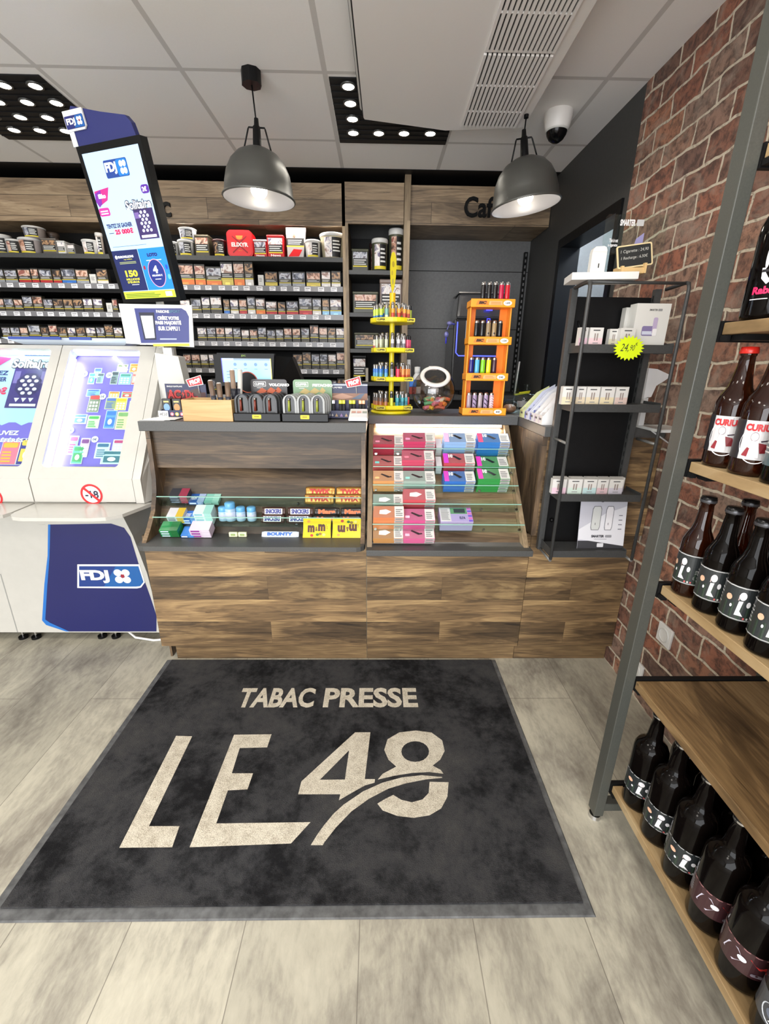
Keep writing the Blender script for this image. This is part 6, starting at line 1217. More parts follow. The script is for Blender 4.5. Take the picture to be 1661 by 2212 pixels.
d.text('ELIXYR', w_*.17, h*.38, w_*.83, h*.54, WHITE, 2, .05); d.poly([(w_*.36, h*.79), (w_*.64, h*.79), (w_*.6, h*.67), (w_*.5, h*.64), (w_*.4, h*.67)], C(226, 150, 60), 2); d.text('AMERICAN', w_*.42, h*.22, w_*.58, h*.25, C(236, 150, 60), 2); m.build('lid', t)
boxtub('tobacco_tin', 'red and white box with black warning beside the ELIXYR tub', c2(535), c2(628), k2(246), RD, C(206, 200, 200, .3), ph=1, base=RD, text='News')
boxtub('tobacco_tin', 'red cube tub with white front lettered News', c2(631), c2(745), k2(214), RD, RD, ph=2, base=RD, text='News', dep=.11)
# pouch
a, b = ony(c2(760), 540, 3.46).x, ony(c2(900), 540, 3.46).x; zt = ony(640, k2(156), 3.46).z; z = ROWZ[0]+.001; w_, h = b-a, zt-z; y = 3.46
t = thing('tobacco_pouch', 'upright glossy foil pouch in white, red and black on top shelf', 'tobacco pouch', ((a+b)/2, y+.03, z)); m = MB()
m.hexa([(a+.01, y-.01, z), (b-.02, y-.01, z), (b-.02, y+.06, z), (a+.01, y+.06, z)], [(a, y+.02, zt), (b, y+.02, zt), (b, y+.03, zt), (a, y+.03, zt)], C(190, 184, 184, .2, .3)); m.build('pouch', t, bevel=.004)
m = MB(); d = Decal(m, (a+.005, y-.010, z), (1, 0, 0), Vector((0, .03, h)).normalized(), (0, -1, .15)); w_ -= .02; d.rect(.01, h*.66, w_*.8, h*.93, PH[0], 1); d.rect(.0, h*.42, w_, h*.65, C(24, 24, 26), 1); d.lines(.01, h*.45, w_*.9, h*.63, 3, C(226, 226, 222), 2, .45, .2); d.rect(0, h*.37, w_, h*.41, C(214, 196, 50), 1); d.poly([(.01, h*.05), (w_*.4, h*.3), (w_*.9, h*.28), (w_*.7, h*.06)], RD, 1); m.build('warning_label', t)
roundtub('tobacco_tub', 'small white round tub between foil pouch and bucket', c2(893), c2(998), k2(250), W_, W_, ph=2)
roundtub('tobacco_bucket', 'big beige bucket with white lid at the right end of top shelf', c2(997), c2(1168), k2(205), BE, W_, y=3.50, ph=2, cat='tobacco bucket', taper=.82, yel=False)
c1 = lambda a: a/3.955
k1 = lambda a: 380+a/3.955
roundtub('tobacco_tub', 'pale tub cut by the left picture edge on the top shelf', c1(-30), c1(108), k1(500), W_, W_, y=3.53, ph=2)
roundtub('tobacco_tub', 'dark tapered tub with red picture, leftmost dark one', c1(78), c1(200), k1(542), DK, W_, ph=0)
_, x, y, z, h, r = roundtub('tobacco_bucket', 'white-lidded bucket with red picture carrying a second bucket', c1(190), c1(358), k1(530), C(170, 160, 158, .4), W_, ph=0, cat='tobacco bucket', y=3.49)
roundtub('tobacco_bucket', 'brown-grey bucket stacked on the other bucket at top left', c1(246), c1(408), k1(432), C(150, 140, 134, .4), W_, z=z+h+.0005, ph=1, cat='tobacco bucket', y=3.49)
boxtub('tobacco_tin', 'grey cube tin with round black emblem beside the stacked buckets', c1(362), c1(490), k1(530), C(90, 84, 78, .4), C(110, 104, 98, .4), ph=3)
boxtub('tobacco_tin', 'white box turned sideways on the top shelf at left', c1(492), c1(560), k1(552), W_, W_, ph=2, dep=.12)
boxtub('tobacco_tin', 'small grey box behind the white box on the top shelf', c1(562), c1(640), k1(575), C(110, 108, 106, .4), C(120, 118, 116, .4), ph=2, dep=.1, y=3.48)
roundtub('tobacco_tub', 'dark brown tub standing behind the grey cube tin', c1(418), c1(520), k1(482), C(80, 66, 58, .4), C(90, 76, 66, .4), y=3.62, ph=3)
roundtub('tobacco_tub', 'white-lidded round tub just left of the screen', c1(718), c1(842), k1(545), W_, W_, ph=2)
roundtub('tobacco_tub', 'tall slim pale tub touching the left edge of the screen', c1(836), c1(892), k1(485), C(170, 160, 150, .4), W_, ph=2, y=3.48)
# ---------------------------------------------------------------- shelf tower
k3 = lambda a: 380+a*.31306
c3 = lambda a: 740+a*.31306
OL = C(74, 76, 58, .35); OLD = C(56, 58, 46, .35)
boxtub('tobacco_tin', 'square dark tin with blue-grey picture on the upper tower shelf', c3(62), c3(178), k3(502), OLD, OL, z=TZ[0]+.0005, ph=1)
roundtub('tobacco_can', 'tall olive can with white rim in the middle of the upper tower shelf', c3(202), c3(310), k3(432), OL, W_, z=TZ[0]+.0005, ph=2, cat='tobacco can', taper=1.0)
roundtub('tobacco_can', 'tallest olive can at the right of the upper tower shelf', c3(318), c3(418), k3(364), OL, W_, z=TZ[0]+.0005, ph=0, cat='tobacco can', taper=1.0, y=3.50)
roundtub('tobacco_can', 'dark can half hidden behind the middle olive can', c3(186), c3(262), k3(462), C(60, 40, 38, .35), C(60, 40, 38, .35), z=TZ[0]+.0005, ph=0, y=3.60, cat='tobacco can', taper=1.0)
boxtub('tobacco_tin', 'wide olive tub with lid on the second tower shelf', c3(66), c3(246), k3(798), OLD, OL, z=TZ[1]+.0005, ph=0)
boxtub('tobacco_pouch', 'large black and beige foil pouch behind the carousel sign', c3(258), c3(416), k3(712), C(120, 104, 96, .3), C(140, 120, 110, .25), z=TZ[1]+.0005, ph=2, y=3.47)
boxtub('tobacco_tin', 'low wide olive tub on the third tower shelf', c3(74), c3(250), k3(1082), OLD, OL, z=TZ[2]+.0005, ph=3)
boxtub('tobacco_tin', 'upright black box with skin-toned picture on the lowest visible tower shelf', c3(58), c3(162), k3(1236), BLACK, BLACK, z=TZ[3]+.0005, ph=2)
m = MB(); a = ony(782, 790, 3.43).x; m.box(a, a+.045, 3.45, 3.49, TZ[3]+.0005, TZ[3]+.10, C(170, 164, 150, .4)); tag(m.build('cardboard_box'), 'narrow pale box right of the black box in the tower', 'box')
for k in range(2):
    a = ony(778, 865, 2.30).x; m = MB(); m.box(a+.0, a+.05, 2.29, 2.33, WT+.0+k*.037, WT+.036+k*.037, C(40, 40, 42, .3)); d = front(m, a, WT+k*.037, 2.29)
    for q in (.015, .034): d.ell(q, .018, .007, .008, C(200, 200, 200), 1, 12, .45)
    tag(m.build('filter_box'), '%s small black box with white rings beside the carousel base' % ('lower', 'upper')[k], 'box', 'small black boxes beside the carousel')
# ================================================================ VAPING RACK ON THE RIGHT CABINET
t = thing('wall_rack', 'dark grey metal rack with four shelves and tubular front frame', 'rack', (.85, 1.66, .66))
bx0, bx1, yb, yf = .684, 1.005, 1.733, 1.588
m = MB(); m.box(bx0+.022, bx1-.02, yb-.004, yb, .665, 1.63, BLACKM); m.build('back_panel', t)
for xa in (bx0, bx1-.022):
    m = MB(); m.box(xa, xa+.022, yb-.026, yb-.0045, .652, 1.655, DARKSH)
    for k in range(28): m.box(xa+.0225 if xa < .8 else xa-.0006, xa+.0231 if xa < .8 else xa, yb-.018, yb-.014, .67+k*.035, .69+k*.035, BLACK)
    m.build('slotted_post', t)
fx0, fx1 = .694, 1.022
for xf in (fx0, fx1):
    m = MB(); m.tube([(xf, yb-.02, 1.655), (xf, yf+.02, 1.66), (xf, yf+.006, 1.656), (xf, yf, 1.64), (xf, yf, .66)], .0062, DARKSH, 10); m.build('front_rod', t)
    for z in (.655, 1.125):
        m = MB(); m.tube([(xf, yb-.02, z+.0), (xf, yf, z)], .0055, C(150, 150, 148, .3, .6), 8); m.build('side_bar', t)
m = MB(); m.tube([(fx0, yf+.015, 1.658), (fx1, yf+.015, 1.658)], .005, DARKSH, 8); m.build('top_bar', t)
RS = [.690, .925, 1.262, 1.462]
SHX = [(.697, 1.0), (.700, 1.012), (.700, 1.015), (.700, 1.017)]
for k, z in enumerate(RS):
    m = MB(); m.box(SHX[k][0], SHX[k][1], yf+.008, yb-.028, z-.003, z, DARKSH); m.box(SHX[k][0], SHX[k][1], yf+.006, yf+.009, z-.024, z+.004, DARKSH); m.box(SHX[k][0]-.002, SHX[k][0], yf+.008, yb-.028, z-.024, z+.010, DARKSH); m.box(SHX[k][1]-.002, SHX[k][1], yf+.008, yb-.028, z-.024, z+.010, DARKSH); m.build('shelf', t, bevel=.001)
m = MB(); m.tube([(bx0+.045, yb-.006, 1.55), (bx0+.05, yb-.012, 1.53), (bx0+.055, yb-.008, 1.51)], .004, BLACK, 6); m.ball((bx0+.058, yb-.012, 1.505), .009, BLACK, 10, 6); m.ball((bx0+.05, yb-.012, .78), .009, BLACK, 10, 6); m.build('clip', t)
# small e-cigarette boxes
def ecig(px0, px1, row, v, col, label, y=None, h=.058, rot=0.0, n=1):
    y = yf+.03 if y is None else y; z = RS[row]+.0004
    a, b = ony(px0, v, y).x, ony(px1, v, y).x; w_ = b-a
    m = MB(); m.box(a, b, y, y+.022, z, z+h, C(214, 212, 208, .35)); d = front(m, a, z, y)
    d.rect(0, 0, w_, h*.42, C(*col, .4), 1); d.rect(w_*.25, h*.82, w_*.75, h*.88, C(70, 70, 72), 1); d.rect(w_*.36, h*.28, w_*.46, h*.68, C(150, 136, 130), 2); d.rect(w_*.54, h*.28, w_*.64, h*.68, C(150, 136, 130), 2); d.rect(w_*.3, h*.12, w_*.7, h*.17, C(140, 140, 140), 2)
    return tag(m.build('refill_box'), label, 'refill box', 'small refill boxes on the dark rack')
MINT, TEAL, PNK, GRY, SAND, ROSE = (200, 216, 204), (180, 206, 206), (210, 180, 184), (196, 190, 200), (220, 206, 176), (224, 190, 204)
for k, (a, b, c_, n_) in enumerate(((1192, 1222, ROSE, 'rose-edged'), (1226, 1256, MINT, 'pale green'), (1259, 1287, TEAL, 'pale teal'), (1289, 1312, PNK, 'dusty pink'), (1315, 1344, GRY, 'lilac grey'))):
    ecig(a, b, 1, 1058, c_, '%s refill box in the front row of the second rack shelf' % n_)
    ecig(a+3, b+2, 1, 1058, c_, '%s refill box in the back row of the second rack shelf' % n_, yf+.058)
for k, (a, b, c_, n_) in enumerate(((1214, 1240, SAND, 'sand-edged, leftmost'), (1243, 1264, (216, 200, 172), 'sand and white, second'), (1266, 1294, SAND, 'sand, middle'), (1297, 1326, (222, 208, 172), 'sand, fourth'), (1329, 1355, (214, 190, 180), 'dusty rose, rightmost'))):
    ecig(a, b, 2, 858, c_, '%s refill box in the front row of the third rack shelf' % n_, h=.062)
    ecig(a+3, b+1, 2, 858, c_, '%s refill box in the back row of the third rack shelf' % n_, yf+.058, h=.062)
ecig(1250, 1268, 3, 733, ROSE, 'pink-edged refill box behind the front rod on the top rack shelf')
ecig(1272, 1301, 3, 733, (226, 196, 200), 'pink and white refill box on the top rack shelf')
ecig(1315, 1334, 3, 733, (206, 200, 176), 'sand refill box beside the yellow star tag', yf+.05, .056)
ecig(1338, 1370, 3, 733, (210, 204, 190), 'grey-beige refill box behind the yellow star tag', h=.058)
# starter kit box
y = yf+.05; a, b = ony(1364, 733, y).x, ony(1436, 733, y).x; z = RS[3]+.0005; w_ = b-a; h = .138
t = thing('starter_kit_box', 'large white kit box lettered SMARTER on the top rack shelf', 'box', ((a+b)/2, y, z))
m = MB(); m.box(a, b, y, y+.045, z, z+h, C(220, 219, 214, .35)); d = front(m, a, z, y); d.text('SMARTER', w_*.38, h*.83, w_*.62, h*.875, C(60, 60, 60), 1, .03); d.rr(w_*.63, h*.825, w_*.76, h*.88, .002, C(150, 150, 150), 1)
d.rr(w_*.25, h*.25, w_*.62, h*.48, .006, C(130, 118, 160), 1); d.poly([(w_*.27, h*.28), (w_*.6, h*.28), (w_*.6, h*.36), (w_*.27, h*.36)], C(206, 210, 226), 2); d.rr(w_*.55, h*.3, w_*.68, h*.68, .005, C(186, 170, 200), 3); d.rr(w_*.57, h*.25, w_*.7, h*.42, .004, C(236, 234, 234), 4)
m.build('carton', t, bevel=.0015)
a2 = a-.012; m = MB(); m.box(a2, b-.03, y+.047, y+.075, z, z+h*.94, C(206, 205, 200, .4)); tag(m.build('starter_kit_box'), 'second white kit box standing behind the SMARTER kit box', 'box')
# star price tag
y = yf-.004; cxy = ony(1358, 752, y)
m = MB(); P = []
for i in range(44):
    q = 2*pi*i/44; r = (.048 if i % 2 == 0 else .0375); P.append((r*cos(q)*1.12, r*sin(q)*.85))
m.prism(P, ((cxy.x, y-.0015, cxy.z), (1, 0, 0), (0, 0, 1)), (0, .0012, 0), C(214, 236, 20, .5)); d = front(m, cxy.x, cxy.z, y-.0015)
d.text('24,', -.030, -.014, -.002, .014, C(40, 50, 40), 1, .0, .2); d.text('90', .002, -.008, .018, .010, C(40, 50, 40), 1, .0, .2); d.text('€', .020, .008, .028, .018, C(40, 50, 40), 1, .0)
tag(m.build('star_price_tag'), 'fluorescent yellow star price tag 24,90€ on the rack', 'price tag')
# poster card
y = yf+.06; pts = [(1241, 1184), (1338, 1188), (1357, 1080), (1257, 1076)]
q = [ony(a, b, y) for a, b in pts]; z0 = RS[0]+.0006; BLp = Vector((q[0].x, y-.02, z0)); wv = Vector((q[1].x-q[0].x, 0, 0)); hv = Vector((0, .035, .232)); w_ = wv.length; h = hv.length
t = thing('poster_card', 'grey and white poster card lettered SMARTER leaning on bottom rack shelf', 'poster', BLp)
ux = wv.normalized(); uy = hv.normalized(); un = Vector((0, -uy.z, uy.y))
m = MB(); m.prism([(0, 0), (w_, 0), (w_, h), (0, h)], (BLp, ux, uy), -un*.002, C(196, 196, 206, .35)); d = Decal(m, BLp, ux, uy, un)
d.poly([(0, h*.16), (w_, h*.16), (w_, h*.75), (w_*.55, h*.62), (0, h*.34)], C(226, 226, 232), 1); d.rect(0, 0, w_, h*.14, C(60, 60, 64), 1); d.poly([(0, h*.14), (w_, h*.02), (w_, 0), (0, 0)], C(60, 60, 64), 2); d.poly([(0, h*.17), (w_, h*.05), (w_, h*.3), (0, h*.3)], C(226, 226, 232), 3)
d.text("Ceci n'est pas", w_*.22, h*.87, w_*.80, h*.91, C(40, 40, 46), 3, .03); d.text('une cigarette...', w_*.20, h*.815, w_*.80, h*.855, C(40, 40, 46), 3, .03)
for px_, c_, w2 in ((.34, (206, 208, 206), .20), (.62, (230, 228, 232), .17)):
    d.poly([(w_*(px_+sx*w2/2*kx+.06*(vy-.3)), h*vy) for sx, kx, vy in ((-1, .8, .33), (1, .8, .33), (1, 1, .38), (1, 1, .70), (1, .7, .75), (-1, .7, .75), (-1, 1, .70), (-1, 1, .38))], C(120, 120, 126), 4)
    d.poly([(w_*(px_+sx*(w2/2-.012)*kx+.06*(vy-.3)), h*vy) for sx, kx, vy in ((-1, .8, .34), (1, .8, .34), (1, 1, .39), (1, 1, .69), (1, .7, .74), (-1, .7, .74), (-1, 1, .69), (-1, 1, .39))], C(*c_), 5); d.rect(w_*px_-.001, h*.42, w_*px_+.001, h*.46, C(60, 60, 60), 6)
for k in range(4): d.rect(w_*.84, h*(.34+.08*k), w_*.92, h*(.355+.08*k), C(130, 130, 140), 4)
d.text('SMARTER', w_*.28, h*.20, w_*.56, h*.245, C(50, 50, 56), 5, .05); d.rr(w_*.58, h*.2, w_*.72, h*.245, .003, C(150, 150, 156), 5); d.rect(w_*.35, h*.17, w_*.62, h*.176, C(120, 120, 126), 5); d.rr(w_*.42, h*.03, w_*.56, h*.1, .003, C(226, 226, 230), 5); m.build('card', t)
# things on top of the rack
m = MB(); y0, y1 = yf+.0, yf+.085; a = ony(1244, 612, y0).x; b = ony(1382, 600, y0).x; z0 = 1.6645
m.X = Matrix.Translation(((a+b)/2, y0+.06, z0)) @ Matrix.Rotation(radians(-9), 4, 'Z'); w_ = (b-a)/2; m.box(-w_, w_, -.055, .055, 0, .022, C(222, 221, 218, .4)); m.X = None; pl = tag(m.build('display_plinth', bevel=.001), 'flat white display plinth lying on top of the dark rack', 'plinth')
zt = z0+.0225
a, b = ony(1272, 600, y0+.03).x, ony(1303, 600, y0+.03).x
t = thing('vaping_device', 'upright white pocket vaping device on the plinth', 'vaping device', ((a+b)/2, y0+.04, zt)); m = MB(); W = b-a; zz = ony(1295, 531, y0+.03).z-zt
m.prism([(0, 0), (W, 0), (W, zz-.012), (W-.004, zz-.003), (W-.012, zz), (.010, zz-.002), (.003, zz-.008), (0, zz-.02)], ((a, y0+.03, zt), (1, 0, 0), (0, 0, 1)), (0, .02, 0), C(228, 227, 222, .25)); m.build('body', t, bevel=.004); m = MB(); d = front(m, a, zt, y0+.0297); d.rect(W*.5, .015, W*.58, .028, C(50, 50, 50), 1); d.rect(0, zz*.78, W, zz*.785, C(150, 150, 148), 1); m.build('button', t)
# chalk board on its easel
t = thing('chalk_board', 'small slate price board in a pale wooden frame on the plinth', 'price board', (.93, y0+.05, zt)); q = [ony(a, b, y0+.03) for a, b in ((1327, 582), (1404, 570), (1417, 526), (1341, 536))]
cx_ = sum(p.x for p in q)/4; cz_ = sum(p.z for p in q)/4; W, H = .115, .070; zz = zt+.016
m = MB(); m.X = Matrix.Translation((cx_, y0+.035, zz+H/2+.002)) @ Matrix.Rotation(radians(-8), 4, 'Y') @ Matrix.Rotation(radians(-10), 4, 'X')
m.prism([rrect(W, H, .006), [(p+.004, q_+.004) for p, q_ in rrect(W-.008, H-.008, .004)][::-1]], ((-W/2, -.002, -H/2), (1, 0, 0), (0, 0, 1)), (0, .005, 0), C(226, 206, 160, .5)); m.build('frame', t)
m = MB(); m.X = Matrix.Translation((cx_, y0+.035, zz+H/2+.002)) @ Matrix.Rotation(radians(-8), 4, 'Y') @ Matrix.Rotation(radians(-10), 4, 'X'); m.box(-W/2+.003, W/2-.003, -.0005, .003, -H/2+.003, H/2-.003, C(34, 36, 36, .7)); d = Decal(m, (-W/2, -.0005, -H/2), (1, 0, 0), (0, 0, 1), (0, -1, 0))
d.text('1 Cigarette : 24,90', .012, .044, .102, .056, C(196, 196, 190), 1, 0, .2); d.text('1 Recharge : 6,50€', .012, .024, .098, .036, C(196, 196, 190), 1, 0, .2); m.build('slate', t)
m = MB(); 
m.box(cx_-.04, cx_+.035, y0+.02, y0+.024, zt, zt+.016, C(220, 186, 130, .5)); m.box(cx_-.044, cx_-.036, y0+.018, y0+.075, zt, zt+.02, C(220, 186, 130, .5)); m.box(cx_+.03, cx_+.038, y0+.018, y0+.075, zt, zt+.03, C(220, 186, 130, .5)); m.build('easel', t)
# clear acrylic header
y = y0+.10; q = [ony(a, b, y) for a, b in ((1303, 520), (1302, 468), (1312, 462), (1412, 448))]; xa = ony(1300, 540, y).x; xb = ony(1424, 580, y).x; zb = zt; ztp = ony(1320, 462, y).z
t = thing('acrylic_sign', 'clear acrylic sign lettered SMARTER standing behind the slate board', 'sign', ((xa+xb)/2, y, zb))
m = MB(); m.prism([(0, 0), (xb-xa, 0), (xb-xa, ztp-zb), (.008, ztp-zb), (0, ztp-zb-.008)], ((xa, y, zb), (1, 0, 0), (0, 0, 1)), (0, .004, 0), GLASS); m.build('panel', t)
m = MB(); d = front(m, xa, zb, y-.0005); HH = ztp-zb; d.text('SMARTER', .048, HH*.82, .10, HH*.92, C(226, 226, 226), 1, .05); d.rr(.104, HH*.82, .128, HH*.92, .002, C(190, 190, 190), 1); d.text('This is not', .020, HH*.56, .050, HH*.62, C(226, 226, 226), 1, .03); d.text('a cigarette', .018, HH*.48, .050, HH*.54, C(226, 226, 226), 1, .03)
d.rect(.075, HH*.40, .135, HH*.50, C(214, 214, 222), 1); d.poly([(.105, HH*.5), (.135, HH*.5), (.135, HH*.72), (.11, HH*.62)], C(150, 146, 190), 1); m.build('lettering', t)
# white bracket shelf and paper at the brick wall
m = MB(); y1 = 1.70; zb = 1.15; p0 = onx(1360, 917, 1.149); m.box(1.03, 1.149, 1.60, 1.75, 1.166, 1.176, C(196, 198, 196, .4)); m.tube([(1.145, 1.66, 1.10), (1.04, 1.66, 1.165)], .003, C(190, 190, 190, .3), 6); tag(m.build('bracket_shelf'), 'small white bracket shelf at the brick wall right of rack', 'shelf')
y = 1.75; L = [(1392, 795), (1410, 797), (1440, 811), (1425, 822), (1408, 832), (1397, 856), (1381, 860)]
q = [ony(a, b, y) for a, b in L]; m = MB(); m.prism([(p.x, p.z) for p in q]+[(q[-1].x, 1.1765), (1.06, 1.1765)][::1], ((0, y-.03, 0), (1, 0, 0), (0, 0, 1)), (0, .02, 0), C(206, 206, 206, .5)) if 0 else m.prism([(p.x, p.z) for p in q], ((0, y-.03, 0), (1, 0, 0), (0, 0, 1)), (0, .015, 0), C(216, 216, 216, .5))
m.prism([(q[-1].x, q[-1].z), (q[-2].x-.01, q[-2].z), (q[-1].x+.02, 1.1762), (q[-1].x, 1.1762)], ((0, y-.03, 0), (1, 0, 0), (0, 0, 1)), (0, .015, 0), C(200, 200, 200, .5)); tag(m.build('torn_paper'), 'torn white paper sticking out behind the rack at the brick wall', 'paper')
# ================================================================ BOTTLE RACK AT THE BRICK WALL
t = thing('bottle_rack', 'tall grey tube-frame rack with oak shelves for beer bottles', 'rack', (.92, 0.3, 0))
PXA, PXB = .703, .733
def post(x0, x1, y0, y1, z0, z1, nmx): m = MB(); m.box(x0, x1, y0, y1, z0, z1, RACKM); return m.build(nmx, t, bevel=.002)
post(PXA, PXB, 1.008, 1.048, .022, 2.45, 'post'); post(1.115, 1.145, 1.008, 1.048, .022, 2.45, 'post'); post(PXA, PXB, -.65, -.61, .022, 2.45, 'post'); post(1.115, 1.145, -.65, -.61, .022, 2.45, 'post')
post(PXB, 1.115, 1.012, 1.044, .04, .07, 'cross_rail'); post(PXB, 1.115, 1.012, 1.044, 2.42, 2.45, 'cross_rail')
for x in (PXA+.015, 1.13):
    for y in (1.028, -.63): m = MB(); m.cyl((x, y, 0), .02, .012, CHROME, 20, .017); m.cyl((x, y, .012), .007, .012, CHROME, 12); m.build('foot', t)
BS = [.165, .56, .862, 1.187, 1.487, 1.80]
BW = [(.735, 1.10), (.730, 1.135), (.738, 1.13), (.735, 1.13), (.735, 1.13), (.735, 1.13)]
for k, z in enumerate(BS):
    x0, x1 = BW[k]
    m = MB(); m.box(x0, x1, -.60, 1.0, z-.024, z, WOOD_TABLE if k == 1 else WOOD_SHELF); s = m.build('shelf_board', t, bevel=.0015)
    m = MB(); m.box(PXB, 1.12, 1.003, 1.016, z-.038, z+.004, BLACKM); m.box(PXB, x0+.01, .985, 1.0, z-.036, z-.025, BLACKM); m.build('shelf_bracket', s)
    m = MB(); m.box(x0+.012, x1-.01, .955, .985, z-.036, z-.0245, BLACKM); m.build('under_rail', s); m = MB(); m.box(x0+.012, x1-.01, .4, .43, z-.036, z-.0245, BLACKM); m.build('under_rail', s)
def bottle(kind, x, y, z, rz, label, group, s=1.0):
    t = thing('beer_bottle', label, 'bottle', (x, y, z), group); t.rotation_euler = (0, 0, rz)
    def mk(name, mb, par=t): o = mb.build(name, par, local=True); return o
    m = MB()
    if kind in ('long', 'cap', 'dark', 'rabbit', 'teal'):
        R, H = {'cap': (.0365, .250), 'teal': (.0365, .250), 'rabbit': (.0445, .300)}.get(kind, (.033, .250))
        pr = [(.001, .004), (R*.7, 0), (R*.94, .003), (R, .010), (R, H*.5), (R*.97, H*.56), (R*.84, H*.62), (R*.62, H*.68), (R*.50, H*.752), (.0148, H-.035), (.0135, H-.018), (.0150, H-.016), (.0150, H-.010), (.0135, H-.008), (.0135, H)]
    else:
        R = .0445; H = .330
        pr = [(.001, .006), (R*.7, 0), (R*.95, .003), (R, .012), (R, .190), (R*.97, .208), (R*.84, .222), (R*.62, .232), (R*.47, .240), (.019, .256), (.0165, .285), (.0150, .310), (.0168, .313), (.0168, .322), (.0145, .330)]
    m.lathe(pr, AMBER if kind in ('cap', 'long') else DARKG, 40); mk('glass', m)
    m = MB(); capc = C(206, 40, 30, .3, .1) if kind in ('cap',) else C(20, 20, 22, .25, .3)
    if H < .32: m.lathe([(.0162, H-.012), (.0166, H-.006), (.0150, H+.001), (.001, H+.002)], capc, 24); m.lathe([(.0166, H-.012), (.0172, H-.011), (.0166, H-.006)], C(86, 86, 90, .35, .6) if kind != 'cap' else capc, 24)
    else: m.lathe([(.0178, H-.012), (.0182, H-.006), (.0165, H+.001), (.001, H+.002)], capc, 24); m.lathe([(.0182, H-.012), (.0188, H-.010), (.0182, H-.007)], CHROME, 24)
    mk('cap', m)
    m = MB(); z0, z1 = (.035, .112) if kind in ('long', 'cap', 'dark', 'rabbit', 'teal') else (.058, .125)
    a0, a1 = radians(130), radians(330)      # the label faces the aisle and the camera
    base = {'cap': C(206, 204, 206, .4), 'long': C(44, 48, 50, .35), 'dark': C(44, 48, 50, .35), 'rabbit': None, 'stout': C(40, 44, 46, .3), 'stoutred': C(60, 34, 38, .3), 'stoutpale': C(70, 72, 78, .3), 'teal': C(70, 90, 96, .3)}[kind]
    HH = z1-z0; LW = R*(a1-a0)
    def fn(u, v, l): q = a0+u/R; rr_ = R+.0003+l; return Vector((rr_*cos(q), rr_*sin(q), z0+v))
    d = Decal(m, fn=fn)
    if base:
        for i in range(3): d.rect(LW*i/3, 0, LW*(i+1)/3, HH, base, 0)
    W2, G2, BK = C(226, 224, 228, .4), C(60, 84, 60, .4), C(26, 24, 30, .4)
    if kind == 'cap':
        d.rect(0, 0, LW*.28, HH, BK, 1); d.ell(LW*.50, HH*.42, LW*.24, HH*.52, W2, 2, 30); d.poly([(LW*.55, HH*.95), (LW*.8, HH), (LW*.8, HH*.5), (LW*.72, HH*.5)], BK, 1)
        d.text('CURIUS', LW*.30, HH*.74, LW*.66, HH*.92, C(196, 40, 46), 3, .05); d.ell(LW*.44, HH*.60, LW*.045, HH*.10, C(236, 234, 236), 4, 14); d.ell(LW*.44, HH*.60, LW*.05, HH*.115, C(140, 120, 126), 3, 14)
        d.poly([(LW*.36, HH*.08), (LW*.42, HH*.5), (LW*.50, HH*.48), (LW*.54, HH*.06)], C(226, 220, 222), 4); d.poly([(LW*.50, HH*.45), (LW*.60, HH*.42), (LW*.64, HH*.2), (LW*.54, HH*.18)], C(120, 24, 34), 4); d.poly([(LW*.33, HH*.1), (LW*.38, HH*.32), (LW*.41, HH*.3), (LW*.40, HH*.08)], C(140, 40, 50), 5)
        d.poly([(LW*.52, HH*.5), (LW*.70, HH*.56), (LW*.70, HH*.53), (LW*.53, HH*.47)], C(60, 44, 60), 5); d.ell(LW*.68, HH*.36, LW*.02, HH*.12, C(90, 24, 34), 5, 12); d.lines(LW*.84, HH*.15, LW*.97, HH*.8, 8, C(120, 120, 124), 2, .4, .3); d.rect(LW*.86, HH*.42, LW*.95, HH*.55, BK, 3)
    elif kind in ('long', 'dark', 'stout'):
        d.rect(LW*.02, 0, LW*.98, HH*.5, C(44, 58, 48, .35), 1); d.ell(LW*.30, HH*.62, LW*.05, HH*.09, C(226, 180, 150), 2, 14); d.poly([(LW*.30, HH*.70), (LW*.46, HH*.76), (LW*.46, HH*.60), (LW*.32, HH*.56)], C(190, 170, 170), 1)
        d.ell(LW*.50, HH*.74, LW*.05, HH*.12, W2, 3, 14); d.poly([(LW*.44, HH*.16), (LW*.46, HH*.58), (LW*.52, HH*.60), (LW*.50, HH*.30), (LW*.56, HH*.16)], W2, 3); d.ell(LW*.60, HH*.52, LW*.03, HH*.09, W2, 3, 12); d.ell(LW*.36, HH*.40, LW*.018, HH*.05, W2, 3, 10)
        d.rect(LW*.04, HH*.955, LW*.98, HH*.985, C(190, 190, 190), 2); d.rect(LW*.04, HH*.02, LW*.98, HH*.05, C(170, 170, 170), 2); d.rr(LW*.70, HH*.2, LW*.86, HH*.32, .003, C(120, 124, 120), 2); d.lines(LW*.06, HH*.35, LW*.16, HH*.85, 5, C(190, 190, 190), 2, .35, .3); d.lines(LW*.72, HH*.4, LW*.88, HH*.55, 3, C(150, 150, 150), 2, .35, .3)
        for i in range(3): d.ell(LW*(.58+.05*i), HH*.10, LW*.016, HH*.035, (C(190, 90, 90), C(200, 200, 200))[i % 2], 3, 10)
    elif kind == 'stoutred':
